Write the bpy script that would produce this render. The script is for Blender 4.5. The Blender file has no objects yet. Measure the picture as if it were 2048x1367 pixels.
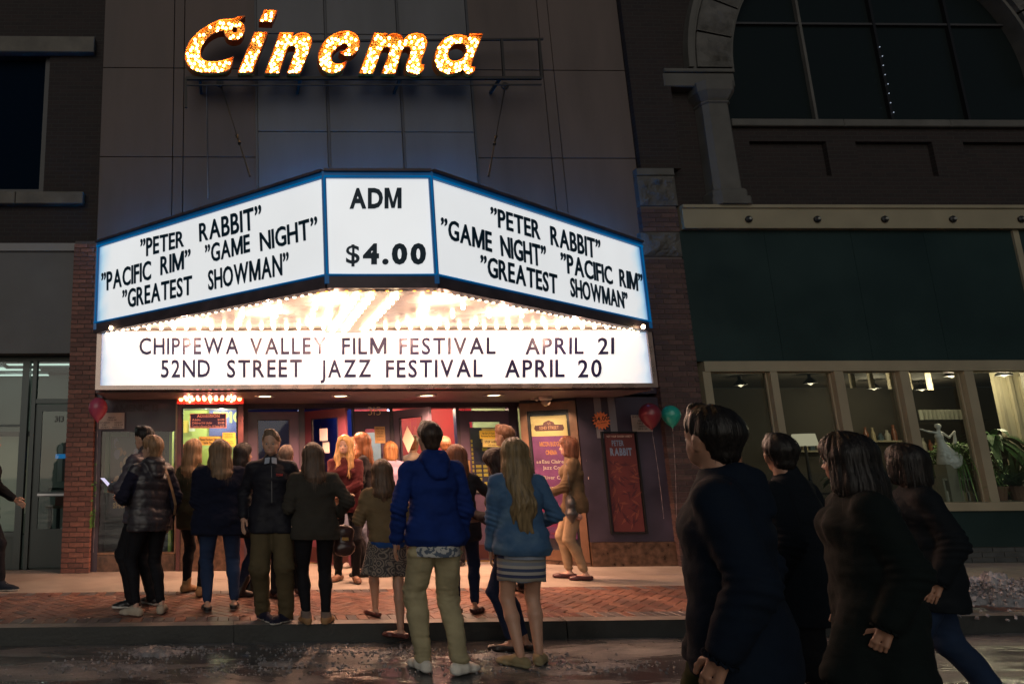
import bpy, math, random
import numpy as np
from mathutils import Vector, Matrix

random.seed(7); np.random.seed(7)
S = bpy.context.scene
COL = S.collection
rad = math.radians

# ---------------------------------------------------------------- camera
FPX, PITCH, YAW, ROLL, PPX = 1352.5, 0.18778, 0.022547, -0.0071736, 496.2
EYE = np.array([0.0, 0.0, 1.5])
_fw = np.array([math.sin(YAW)*math.cos(PITCH), math.cos(YAW)*math.cos(PITCH), math.sin(PITCH)])
_r = np.cross(_fw, [0, 0, 1]); _r /= np.linalg.norm(_r)
_u = np.cross(_r, _fw)
_r2 = _r*math.cos(ROLL) + _u*math.sin(ROLL)
_u2 = np.cross(_r2, _fw)
cd = bpy.data.cameras.new('camera')
cd.sensor_width = 36.0
cd.lens = FPX/2048*36.0
cd.shift_x = (1024-PPX)/2048
cd.clip_start = 0.05; cd.clip_end = 600
cam = bpy.data.objects.new('camera', cd); COL.objects.link(cam)
M = Matrix(((_r2[0], _u2[0], -_fw[0]), (_r2[1], _u2[1], -_fw[1]), (_r2[2], _u2[2], -_fw[2]))).to_4x4()
M.translation = Vector(EYE)
cam.matrix_world = M
S.camera = cam

# ---------------------------------------------------------------- world, sun, exposure
SUN_ELEV, SUN_AZ = rad(19), rad(196)       # the low light comes over the camera's shoulder
w = bpy.data.worlds.new('World'); S.world = w; w.use_nodes = True
nt = w.node_tree
sky = nt.nodes.new('ShaderNodeTexSky'); sky.sky_type = 'NISHITA'; sky.sun_disc = False
sky.sun_elevation = SUN_ELEV; sky.sun_rotation = SUN_AZ
nt.links.new(sky.outputs[0], nt.nodes['Background'].inputs[0])
nt.nodes['Background'].inputs[1].default_value = 0.013
sd = bpy.data.lights.new('sun', 'SUN'); sd.energy = 0.56; sd.angle = rad(50); sd.color = (1.0, 0.95, 0.86)
sun = bpy.data.objects.new('sun', sd); COL.objects.link(sun)
sdir = Vector((math.sin(SUN_AZ)*math.cos(SUN_ELEV), math.cos(SUN_AZ)*math.cos(SUN_ELEV), math.sin(SUN_ELEV)))
sun.rotation_euler = sdir.to_track_quat('Z', 'Y').to_euler()
S.view_settings.view_transform = 'Standard'; S.view_settings.look = 'None'
S.view_settings.gamma = 1.0; S.view_settings.exposure = 0.0
S.view_settings.use_curve_mapping = False
S.render.engine = 'CYCLES'
S.cycles.use_denoising = True
S.cycles.max_bounces = 6; S.cycles.diffuse_bounces = 3; S.cycles.glossy_bounces = 3
S.cycles.transmission_bounces = 4; S.cycles.transparent_max_bounces = 12
S.cycles.sample_clamp_indirect = 4.0
S.cycles.caustics_reflective = False; S.cycles.caustics_refractive = False

# ---------------------------------------------------------------- places: a point of the place seen along a sight line
def _ray(px, py): return _fw + (px-PPX)/FPX*_r2 - (py-683)/FPX*_u2
def atY(px, py, Y):
    d = _ray(px, py); return Vector(EYE + d*(Y-EYE[1])/d[1])
def atZ(px, py, z):
    d = _ray(px, py); return Vector(EYE + d*(z-EYE[2])/d[2])
def atPlane(px, py, p0, n):
    d = _ray(px, py); p0 = np.array(p0); n = np.array(n)
    return Vector(EYE + d*(np.dot(p0-EYE, n)/np.dot(d, n)))

# ---------------------------------------------------------------- materials
MATS = {}
def mat(name, col, rough=0.6, metal=0.0, emit=None, es=1.0, bump=None, var=None, spec=None, coat=0.0, alpha=None, stretch=None, sheen=0.0):
    """bump=(scale, strength, dist) ; var=(scale, amount) brightness mottling"""
    if name in MATS: return MATS[name]
    m = bpy.data.materials.new(name); m.use_nodes = True
    t = m.node_tree; b = t.nodes['Principled BSDF']
    b.inputs['Base Color'].default_value = (*col, 1); b.inputs['Roughness'].default_value = rough
    b.inputs['Metallic'].default_value = metal
    if coat: b.inputs['Coat Weight'].default_value = coat
    if sheen: b.inputs['Sheen Weight'].default_value = sheen; b.inputs['Sheen Roughness'].default_value = .5
    if spec is not None: b.inputs['Specular IOR Level'].default_value = spec
    if emit: b.inputs['Emission Color'].default_value = (*emit, 1); b.inputs['Emission Strength'].default_value = es
    co = None
    if bump or var:
        tc = t.nodes.new('ShaderNodeTexCoord'); mp = t.nodes.new('ShaderNodeMapping')
        t.links.new(tc.outputs['Object'], mp.inputs[0]); co = mp.outputs[0]
        if stretch: mp.inputs['Scale'].default_value = stretch
    if var:
        n = t.nodes.new('ShaderNodeTexNoise'); n.inputs['Scale'].default_value = var[0]; n.inputs['Detail'].default_value = 6
        t.links.new(co, n.inputs[0])
        mx = t.nodes.new('ShaderNodeMix'); mx.data_type = 'RGBA'
        mx.inputs[6].default_value = tuple(c*(1-var[1]) for c in col)+(1,); mx.inputs[7].default_value = tuple(min(1, c*(1+var[1])) for c in col)+(1,)
        mr = t.nodes.new('ShaderNodeMapRange'); mr.inputs[1].default_value = .3; mr.inputs[2].default_value = .7
        t.links.new(n.outputs[0], mr.inputs[0]); t.links.new(mr.outputs[0], mx.inputs[0]); t.links.new(mx.outputs[2], b.inputs['Base Color'])
        mr2 = t.nodes.new('ShaderNodeMapRange'); mr2.inputs[1].default_value = .3; mr2.inputs[2].default_value = .7
        mr2.inputs[3].default_value = max(.03, rough-.08); mr2.inputs[4].default_value = min(1, rough+.08)
        t.links.new(n.outputs[0], mr2.inputs[0]); t.links.new(mr2.outputs[0], b.inputs['Roughness'])
    if bump:
        n = t.nodes.new('ShaderNodeTexNoise'); n.inputs['Scale'].default_value = bump[0]; n.inputs['Detail'].default_value = 5
        t.links.new(co, n.inputs[0])
        bp = t.nodes.new('ShaderNodeBump'); bp.inputs['Strength'].default_value = bump[1]; bp.inputs['Distance'].default_value = bump[2]
        t.links.new(n.outputs[0], bp.inputs['Height']); t.links.new(bp.outputs[0], b.inputs['Normal'])
    MATS[name] = m
    return m
def glow(name, col, s):
    if name in MATS: return MATS[name]
    m = bpy.data.materials.new(name); m.use_nodes = True; t = m.node_tree
    t.nodes.remove(t.nodes['Principled BSDF']); e = t.nodes.new('ShaderNodeEmission')
    e.inputs[0].default_value = (*col, 1); e.inputs[1].default_value = s
    t.links.new(e.outputs[0], t.nodes['Material Output'].inputs[0]); MATS[name] = m
    return m
def glass(name='clear glass', refl=.9, tint=(.85, .9, .9)):
    if name in MATS: return MATS[name]
    m = bpy.data.materials.new(name); m.use_nodes = True; t = m.node_tree
    t.nodes.remove(t.nodes['Principled BSDF'])
    tr = t.nodes.new('ShaderNodeBsdfTransparent'); tr.inputs[0].default_value = (*tint, 1)
    gl = t.nodes.new('ShaderNodeBsdfGlossy'); gl.inputs['Roughness'].default_value = .02
    fr = t.nodes.new('ShaderNodeFresnel'); fr.inputs[0].default_value = 1.5
    mx = t.nodes.new('ShaderNodeMixShader'); ml = t.nodes.new('ShaderNodeMath'); ml.operation = 'MULTIPLY'; ml.inputs[1].default_value = refl*1.6
    ge = t.nodes.new('ShaderNodeNewGeometry'); sb = t.nodes.new('ShaderNodeMath'); sb.operation = 'SUBTRACT'; sb.inputs[0].default_value = 1; t.links.new(ge.outputs['Backfacing'], sb.inputs[1])
    m2 = t.nodes.new('ShaderNodeMath'); m2.operation = 'MULTIPLY'; t.links.new(ml.outputs[0], m2.inputs[0]); t.links.new(sb.outputs[0], m2.inputs[1])
    t.links.new(fr.outputs[0], ml.inputs[0]); t.links.new(m2.outputs[0], mx.inputs[0])
    t.links.new(tr.outputs[0], mx.inputs[1]); t.links.new(gl.outputs[0], mx.inputs[2]); t.links.new(mx.outputs[0], t.nodes['Material Output'].inputs[0])
    MATS[name] = m
    return m
def nodes_of(m): return m.node_tree, m.node_tree.nodes['Principled BSDF']

# ---------------------------------------------------------------- mesh building
class MB:
    def __init__(s): s.v = []; s.f = []; s.mi = []
    def add(s, vs, fs, mi=0):
        o = len(s.v); s.v += [tuple(v) for v in vs]; s.f += [tuple(i+o for i in f) for f in fs]; s.mi += [mi]*len(fs); return s
    def box(s, x0, x1, y0, y1, z0, z1, mi=0, b=0.0):
        if x0 > x1: x0, x1 = x1, x0
        if y0 > y1: y0, y1 = y1, y0
        if z0 > z1: z0, z1 = z1, z0
        if b <= 0:
            vs = [(x, y, z) for z in (z0, z1) for y in (y0, y1) for x in (x0, x1)]
            return s.add(vs, [(0, 2, 3, 1), (4, 5, 7, 6), (0, 1, 5, 4), (2, 6, 7, 3), (0, 4, 6, 2), (1, 3, 7, 5)], mi)
        # chamfered front (toward -Y) edges
        vs = [(x0, y1, z0), (x1, y1, z0), (x1, y1, z1), (x0, y1, z1), (x0, y0+b, z0), (x1, y0+b, z0), (x1, y0+b, z1), (x0, y0+b, z1),
              (x0+b, y0, z0+b), (x1-b, y0, z0+b), (x1-b, y0, z1-b), (x0+b, y0, z1-b)]
        return s.add(vs, [(3, 2, 1, 0), (0, 1, 5, 4), (1, 2, 6, 5), (2, 3, 7, 6), (3, 0, 4, 7), (4, 5, 9, 8), (5, 6, 10, 9), (6, 7, 11, 10), (7, 4, 8, 11), (8, 9, 10, 11)], mi)
    def quad(s, a, b, c, d, mi=0): return s.add([a, b, c, d], [(0, 1, 2, 3)], mi)
    def hexa(s, q, d, mi=0):
        """a slab: quad q (4 points, seen from outside counter-clockwise) thickened by vector d"""
        q = [Vector(p) for p in q]; d = Vector(d); vs = q+[p+d for p in q]
        return s.add(vs, [(0, 1, 2, 3), (7, 6, 5, 4), (0, 4, 5, 1), (1, 5, 6, 2), (2, 6, 7, 3), (3, 7, 4, 0)], mi)
    def bar(s, a, b, w, h=None, up=(0, 0, 1), mi=0):
        a = Vector(a); b = Vector(b); h = h or w; d = (b-a).normalized(); up = Vector(up)
        if abs(d.dot(up)) > .95: up = Vector((0, 1, 0))
        sx = d.cross(up).normalized()*w/2; sy = sx.cross(d).normalized()*h/2
        vs = [p+i*sx+j*sy for p in (a, b) for i, j in ((-1, -1), (1, -1), (1, 1), (-1, 1))]
        return s.add(vs, [(3, 2, 1, 0), (4, 5, 6, 7), (0, 1, 5, 4), (1, 2, 6, 5), (2, 3, 7, 6), (3, 0, 4, 7)], mi)
    def tube(s, pts, r, n=8, mi=0, cap=True):
        pts = [Vector(p) for p in pts]; rs = r if isinstance(r, (list, tuple)) else [r]*len(pts)
        rings = []; ref = None
        for i, p in enumerate(pts):
            d = (pts[min(i+1, len(pts)-1)]-pts[max(i-1, 0)]).normalized()
            if ref is None: ref = Vector((0, 0, 1)) if abs(d.z) < .9 else Vector((1, 0, 0))
            a = d.cross(ref).normalized(); b = d.cross(a).normalized(); ref = b.cross(d) if b.cross(d).length > .1 else ref
            ref = -b if False else ref
            rings.append([p+rs[i]*(a*math.cos(t)+b*math.sin(t)) for t in [2*math.pi*k/n for k in range(n)]])
            ref = b if abs(d.dot(b)) < .9 else ref
        vs = [v for rg in rings for v in rg]
        fs = [(i*n+k, i*n+(k+1) % n, (i+1)*n+(k+1) % n, (i+1)*n+k) for i in range(len(pts)-1) for k in range(n)]
        if cap: fs += [tuple(range(n-1, -1, -1)), tuple((len(pts)-1)*n+k for k in range(n))]
        return s.add(vs, fs, mi)
    def lathe(s, prof, n=12, c=(0, 0, 0), axis='Z', mi=0):
        """prof: list of (r, h)"""
        c = Vector(c); vs = []
        for r, h in prof:
            for k in range(n):
                t = 2*math.pi*k/n; x, y = r*math.cos(t), r*math.sin(t)
                vs.append(c+(Vector((x, y, h)) if axis == 'Z' else Vector((x, h, y)) if axis == 'Y' else Vector((h, x, y))))
        fs = [(i*n+k, i*n+(k+1) % n, (i+1)*n+(k+1) % n, (i+1)*n+k) for i in range(len(prof)-1) for k in range(n)]
        if prof[0][0] > 1e-4: fs.append(tuple(range(n-1, -1, -1)))
        if prof[-1][0] > 1e-4: fs.append(tuple((len(prof)-1)*n+k for k in range(n)))
        return s.add(vs, fs, mi)
    def mesh(s, name='m', smooth=False):
        me = bpy.data.meshes.new(name); me.from_pydata(s.v, [], s.f); 
        me.polygons.foreach_set('material_index', s.mi)
        if smooth: me.polygons.foreach_set('use_smooth', [True]*len(s.f))
        me.update(); return me
def put(name, me, mats=None, parent=None, loc=None, rot=None):
    if isinstance(me, MB): me = me.mesh(name)
    if mats is not None and len(me.materials) == 0:
        for m in (mats if isinstance(mats, (list, tuple)) else [mats]): me.materials.append(m)
    o = bpy.data.objects.new(name, me); COL.objects.link(o)
    if parent: o.parent = parent
    if loc is not None: o.location = loc
    if rot is not None: o.rotation_euler = rot
    return o
def tag(o, label=None, cat=None, group=None, kind=None):
    if label: o['label'] = label
    if cat: o['category'] = cat
    if group: o['group'] = group
    if kind: o['kind'] = kind
    return o
def thing(name, label, cat, loc=(0, 0, 0), rz=0.0, group=None):
    o = bpy.data.objects.new(name, None); COL.objects.link(o); o.location = loc; o.rotation_euler = (0, 0, rz); o.empty_display_size = .1
    return tag(o, label, cat, group)
def lamp(name, kind, loc, e, col, parent=None, size=.1, rot=None, sizey=None, spot=None):
    d = bpy.data.lights.new(name, kind); d.energy = e; d.color = col
    if kind == 'AREA':
        d.size = size
        if sizey: d.shape = 'RECTANGLE'; d.size_y = sizey
    elif kind in ('POINT', 'SPOT'): d.shadow_soft_size = size
    if spot: d.spot_size = spot; d.spot_blend = .6
    o = bpy.data.objects.new(name, d); COL.objects.link(o); o.location = loc
    if rot: o.rotation_euler = rot
    if parent: o.parent = parent
    return o

# ---------------------------------------------------------------- lettering (built from the font's outlines, kept as geometry)
_CH = {}
def glyph(c, bold=0.0, ext=0.0, res=3):
    k = (c, bold, ext)
    if k in _CH: return _CH[k]
    cu = bpy.data.curves.new('g', 'FONT'); cu.body = c; cu.offset = bold; cu.extrude = ext; cu.resolution_u = res
    o = bpy.data.objects.new('g', cu); COL.objects.link(o)
    me = bpy.data.meshes.new_from_object(o.evaluated_get(bpy.context.evaluated_depsgraph_get()))
    v = [tuple(x.co) for x in me.vertices]; f = [tuple(p.vertices) for p in me.polygons]
    COL.objects.unlink(o); bpy.data.objects.remove(o); bpy.data.curves.remove(cu); bpy.data.meshes.remove(me)
    _CH[k] = (v, f); return _CH[k]
def _gothic_M(bold, ext):
    t = .105+bold*2.0; w_ = .80; H_ = caph(bold)[1]; b0 = caph(bold)[0]; z0, z1 = -ext, ext
    o = [(0, 0), (t, 0), (t, .60), (w_/2-t*.42, .02), (w_/2+t*.42, .02), (w_-t, .60), (w_-t, 0), (w_, 0), (w_, 1), (w_-t*1.15, 1), (w_/2, .30), (t*1.15, 1), (0, 1)]
    o = [(x, b0+y*(H_-b0)) for x, y in o]; n = len(o)
    tri = [(0, 1, 2), (0, 2, 11), (0, 11, 12), (2, 3, 10), (2, 10, 11), (3, 4, 10), (4, 5, 9), (4, 9, 10), (5, 6, 8), (5, 8, 9), (6, 7, 8)]
    v = [(x, y, z1) for x, y in o]; f = list(tri)
    if ext > 0: v += [(x, y, z0) for x, y in o]; f += [(k, (k+n) , (k+1) % n+n, (k+1) % n) for k in range(n)]
    return v, f
def caph(bold=0.0):
    v, f = glyph('H', bold); ys = [p[1] for p in v]; return min(ys), max(ys)
def layout(text, bold=0.0, ext=0.0, gap=.09, space=.42):
    """[(glyph verts normalised to cap height 1 starting at x=0, faces, x offset, width)], total width"""
    y0, y1 = caph(bold); sc = 1/(y1-y0); out = []; x = 0.0
    for c in text:
        if c == ' ': x += space; continue
        v, f = _gothic_M(bold, ext) if (c == 'M' and bold > .005) else glyph(c, min(bold, .012) if c in '$&' else bold, ext)
        if not v: x += space; continue
        mn = min(p[0] for p in v); mxx = max(p[0] for p in v)
        vs = [((p[0]-mn)*sc, (p[1]-y0)*sc, p[2]*sc) for p in v]
        wd = (mxx-mn)*sc; out.append((vs, f, x, wd)); x += wd+gap
    return out, x-gap
def print_text(mb, text, org, right, up, h, width=None, bold=0.0, align='l', mi=0, gap=.09, space=.42):
    """flat lettering added to an MB; org = left (or centre) of the baseline"""
    lay, tot = layout(text, bold, 0.0, gap, space); right = Vector(right).normalized(); up = Vector(up).normalized(); org = Vector(org)
    sx = (width/tot) if width else h
    if align == 'c': org = org-right*tot*sx/2
    if align == 'r': org = org-right*tot*sx
    for vs, f, x, wd in lay:
        mb.add([org+right*((p[0]+x)*sx)+up*(p[1]*h) for p in vs], f, mi)
# ================================================================ THE SETTING: street, kerb, pavement
m_concrete = mat('pavement concrete', (.34, .30, .26), .75, bump=(45, .35, .004), var=(2.2, .22))
m_kerb = mat('kerb concrete stained dark by slush', (.026, .028, .027), .5, bump=(30, .5, .006), var=(3, .5))  # front face, much darker than the kerb top
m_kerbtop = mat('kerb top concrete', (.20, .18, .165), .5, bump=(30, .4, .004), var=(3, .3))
def asphalt():
    m = mat('wet asphalt', (.05, .048, .05), .5); t, b = nodes_of(m); N = t.nodes; L = t.links
    tc = N.new('ShaderNodeTexCoord'); mp = N.new('ShaderNodeMapping'); mp.inputs['Scale'].default_value = (.45, 1.5, 1); L.new(tc.outputs['Object'], mp.inputs[0])
    wet = N.new('ShaderNodeTexNoise'); wet.inputs['Scale'].default_value = 1.6; wet.inputs['Detail'].default_value = 8; wet.inputs['Roughness'].default_value = .62; wet.inputs['Distortion'].default_value = .6; L.new(mp.outputs[0], wet.inputs[0])
    rr = N.new('ShaderNodeValToRGB'); rr.color_ramp.elements[0].position = .44; rr.color_ramp.elements[0].color = (.10,)*3+(1,); rr.color_ramp.elements[1].position = .60; rr.color_ramp.elements[1].color = (.52,)*3+(1,)
    L.new(wet.outputs[0], rr.inputs[0]); L.new(rr.outputs[0], b.inputs['Roughness'])
    cr = N.new('ShaderNodeValToRGB'); cr.color_ramp.elements[0].position = .42; cr.color_ramp.elements[0].color = (.05, .048, .055, 1); cr.color_ramp.elements[1].position = .68; cr.color_ramp.elements[1].color = (.19, .18, .18, 1)
    L.new(wet.outputs[0], cr.inputs[0]); L.new(cr.outputs[0], b.inputs['Base Color'])
    n2 = N.new('ShaderNodeTexNoise'); n2.inputs['Scale'].default_value = 95; n2.inputs['Detail'].default_value = 3; L.new(tc.outputs['Object'], n2.inputs[0])
    gr = N.new('ShaderNodeMix'); gr.data_type = 'RGBA'; gr.blend_type = 'MULTIPLY'; gr.inputs[0].default_value = .55; g3 = N.new('ShaderNodeTexVoronoi'); g3.inputs['Scale'].default_value = 130; L.new(tc.outputs['Object'], g3.inputs[0]); L.new(cr.outputs[0], gr.inputs[6]); L.new(g3.outputs['Color'], gr.inputs[7]); hs = N.new('ShaderNodeHueSaturation'); hs.inputs['Saturation'].default_value = .15; hs.inputs['Value'].default_value = 1.35; L.new(gr.outputs[2], hs.inputs['Color']); L.new(hs.outputs[0], b.inputs['Base Color'])
    n3 = N.new('ShaderNodeTexNoise'); n3.inputs['Scale'].default_value = 9; n3.inputs['Detail'].default_value = 6; L.new(mp.outputs[0], n3.inputs[0])
    ad = N.new('ShaderNodeMath'); ad.operation = 'MULTIPLY_ADD'; ad.inputs[1].default_value = 4.0; L.new(n3.outputs[0], ad.inputs[0]); L.new(n2.outputs[0], ad.inputs[2])
    ml = N.new('ShaderNodeMath'); ml.operation = 'MULTIPLY'; L.new(rr.outputs[0], ml.inputs[0]); ml.inputs[1].default_value = 1.3
    bp = N.new('ShaderNodeBump'); bp.inputs['Distance'].default_value = .009; L.new(ml.outputs[0], bp.inputs['Strength']); L.new(ad.outputs[0], bp.inputs['Height']); L.new(bp.outputs[0], b.inputs['Normal'])
    return m
m_road = asphalt()
KY = 6.40      # kerb face
put('road', MB().quad((-150, -150, 0), (150, -150, 0), (150, 150, 0), (-150, 150, 0)), m_road)['kind'] = 'structure'
kerb = thing('kerb', None, None); del_ = None
kerb = bpy.data.objects['kerb']; kerb['kind'] = 'structure'
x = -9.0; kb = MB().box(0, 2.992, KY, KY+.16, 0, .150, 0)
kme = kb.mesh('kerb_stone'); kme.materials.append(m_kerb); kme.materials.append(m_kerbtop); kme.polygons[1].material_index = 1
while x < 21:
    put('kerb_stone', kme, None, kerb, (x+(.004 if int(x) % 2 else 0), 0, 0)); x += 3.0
pav = bpy.data.objects.new('pavement', None); COL.objects.link(pav); pav['kind'] = 'structure'
FLAG_Y = 8.16
put('pavement_bed', MB().box(-9, 21, KY+.16, 13.5, 0, .118), mat('mortar bed', (.05, .045, .04), .9), pav)
xs = [-9, -6.2, -4.6, -3.1, -1.05, .75, 2.55, 4.35, 6.15, 7.95, 9.75, 11.6, 14, 17, 21]
for i in range(len(xs)-1):
    put('paving_slab', MB().box(xs[i]+.004, xs[i+1]-.004, FLAG_Y, 9.0 if i > 3 else 10.02, .118, .15), m_concrete, pav)
    if i > 3: put('paving_slab', MB().box(xs[i]+.004, xs[i+1]-.004, 9.008, 10.9, .118, .15), m_concrete, pav)
m_pv = [mat('paver red brick %d' % i, c, .42, bump=(60, .5, .003), var=(9, .3)) for i, c in enumerate([(.22, .105, .075), (.18, .085, .065), (.25, .13, .095), (.15, .085, .07)])]
m_pg = [mat('paver grey %d' % i, c, .42, bump=(60, .5, .003), var=(9, .3)) for i, c in enumerate([(.10, .095, .10), (.14, .125, .125)])]
def pmesh(w, d, m):
    b = .004
    me = MB().add([(-w/2, -d/2, 0), (w/2, -d/2, 0), (w/2, d/2, 0), (-w/2, d/2, 0), (-w/2, -d/2, .026), (w/2, -d/2, .026), (w/2, d/2, .026), (-w/2, d/2, .026), (-w/2+b, -d/2+b, .03), (w/2-b, -d/2+b, .03), (w/2-b, d/2-b, .03), (-w/2+b, d/2-b, .03)],
                  [(0, 1, 5, 4), (1, 2, 6, 5), (2, 3, 7, 6), (3, 0, 4, 7), (4, 5, 9, 8), (5, 6, 10, 9), (6, 7, 11, 10), (7, 4, 8, 11), (8, 9, 10, 11)]).mesh('paver'); me.materials.append(m); return me
pvm = [pmesh(.194, .094, m) for m in m_pv]; pgm = [pmesh(.194, .094, m) for m in m_pg]
cand = []
L_, W_ = .2, .1
for i in range(-160, 260):
    for j in range(-90, 130):
        # 45 degree herringbone lattice: an L of one horizontal and one vertical brick
        for k in (0, 1):
            if k == 0: bx, by, a = (i*1)*W_+L_/2, j*W_+W_/2, 0
            else: bx, by, a = i*W_-W_/2+0.0, j*W_+L_/2, 90
            if (i-j) % 4 != 0: continue
            cx, cy = bx*.7071-by*.7071, bx*.7071+by*.7071
            cy += 6.6
            if KY+.335 < cy < FLAG_Y-.13 and -4.2 < cx < 12.5: cand.append((cx, cy, a+45, random.choice(pvm), random.uniform(-.0016, .0008)))
for x in np.arange(-4.2, 12.5, .1):
    cand.append((x, KY+.26, 90, random.choice(pgm+pgm+pvm), .0012)); cand.append((x, FLAG_Y-.1, 90, random.choice(pgm+pgm+pvm), .0012))
cand = [c for c in cand if c[0] < 7.6 or True]
def vis(c):   # how large a paver shows
    return (abs(c[0]-2.4)*.14+c[1])
cand.sort(key=vis)
rest = MB(); rest_m = []
for n, (cx, cy, a, me, dz) in enumerate(cand):
    if n < 290:
        put('paver', me, None, pav, (cx, cy, .12+dz), (random.uniform(-.006, .006), random.uniform(-.006, .006), rad(a+random.uniform(-.8, .8))))
    else:
        R = Matrix.Rotation(rad(a+random.uniform(-.8, .8)), 4, 'Z'); o = Vector((cx, cy, .12+dz))
        mi = (pvm+pgm).index(me)
        rest.add([R @ v.co+o for v in me.vertices], [tuple(p.vertices) for p in me.polygons], mi)
ro = put('paver_field', rest, m_pv+m_pg, pav); ro['kind'] = 'stuff'

# ---------------------------------------------------------------- numpy noise and iso-surfaces
def _h(i, j, k, s):
    n = (i*374761393+j*668265263+k*2147483647+s*1274126177) & 0xffffffff
    n = ((n ^ (n >> 13))*1274126177) & 0xffffffff
    return ((n ^ (n >> 16)) & 0xffff)/65535.0
def noise3(p, s=0):
    p = np.asarray(p, dtype=np.float64); i = np.floor(p).astype(np.int64); f = p-i; f = f*f*(3-2*f); r = 0
    for a in (0, 1):
        for b in (0, 1):
            for c in (0, 1):
                wgt = (f[:, 0] if a else 1-f[:, 0])*(f[:, 1] if b else 1-f[:, 1])*(f[:, 2] if c else 1-f[:, 2])
                r = r+wgt*_h(i[:, 0]+a, i[:, 1]+b, i[:, 2]+c, s)
    return r*2-1
def fbm(p, o=3, s=0):
    r = 0; a = 1.0; p = np.asarray(p)
    for k in range(o): r = r+a*noise3(p*(2**k), s+k); a *= .5
    return r
def surface_net(V, lo, h):
    nx, ny, nz = V.shape; ins = V < 0
    cn = np.zeros((nx-1)*(ny-1)*(nz-1)); cp = np.zeros((3, cn.size)); quads = []
    cid = lambda i, j, k: (i*(ny-1)+j)*(nz-1)+k
    for ax in range(3):
        sl0 = [slice(None)]*3; sl1 = [slice(None)]*3; sl0[ax] = slice(0, -1); sl1[ax] = slice(1, None)
        A, B = V[tuple(sl0)], V[tuple(sl1)]
        I = np.argwhere(ins[tuple(sl0)] != ins[tuple(sl1)])
        o1, o2 = [(1, 2), (2, 0), (0, 1)][ax]
        ok = (I[:, o1] > 0) & (I[:, o2] > 0) & (I[:, o1] < V.shape[o1]-1) & (I[:, o2] < V.shape[o2]-1); I = I[ok]
        a = A[tuple(I.T)].astype(float); b = B[tuple(I.T)]; t = a/(a-b); P = I.astype(float); P[:, ax] += t
        q = []
        for d1, d2 in ((1, 1), (0, 1), (0, 0), (1, 0)):
            J = I.copy(); J[:, o1] -= d1; J[:, o2] -= d2; c = cid(J[:, 0], J[:, 1], J[:, 2]); q.append(c)
            cn += np.bincount(c, minlength=cn.size)
            for z in range(3): cp[z] += np.bincount(c, P[:, z], minlength=cn.size)
        q = np.stack(q, 1); fl = a > 0; q[fl] = q[fl][:, ::-1]; quads.append(q)
    Q = np.concatenate(quads); used = np.nonzero(cn)[0]; mp = np.zeros(cn.size, int); mp[used] = np.arange(len(used))
    v = (cp[:, used]/cn[used]).T*h+lo
    return v, mp[Q]
def normals(v, q):
    n = np.cross(v[q[:, 2]]-v[q[:, 0]], v[q[:, 3]]-v[q[:, 1]]); N = np.zeros_like(v)
    for k in range(4):
        for z in range(3): N[:, z] += np.bincount(q[:, k], n[:, z], minlength=len(v))
    return N/np.maximum(np.linalg.norm(N, axis=1), 1e-9)[:, None]
def relax(v, q, it=1, a=.5):
    for _ in range(it):
        s = np.zeros_like(v); c = np.zeros(len(v))
        for k in range(4):
            for kk in (1, 3):
                idx = q[:, k]; nb = v[q[:, (k+kk) % 4]]
                for z in range(3): s[:, z] += np.bincount(idx, nb[:, z], minlength=len(v))
                c += np.bincount(idx, minlength=len(v))
        v = v*(1-a)+a*s/c[:, None]
    return v
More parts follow.
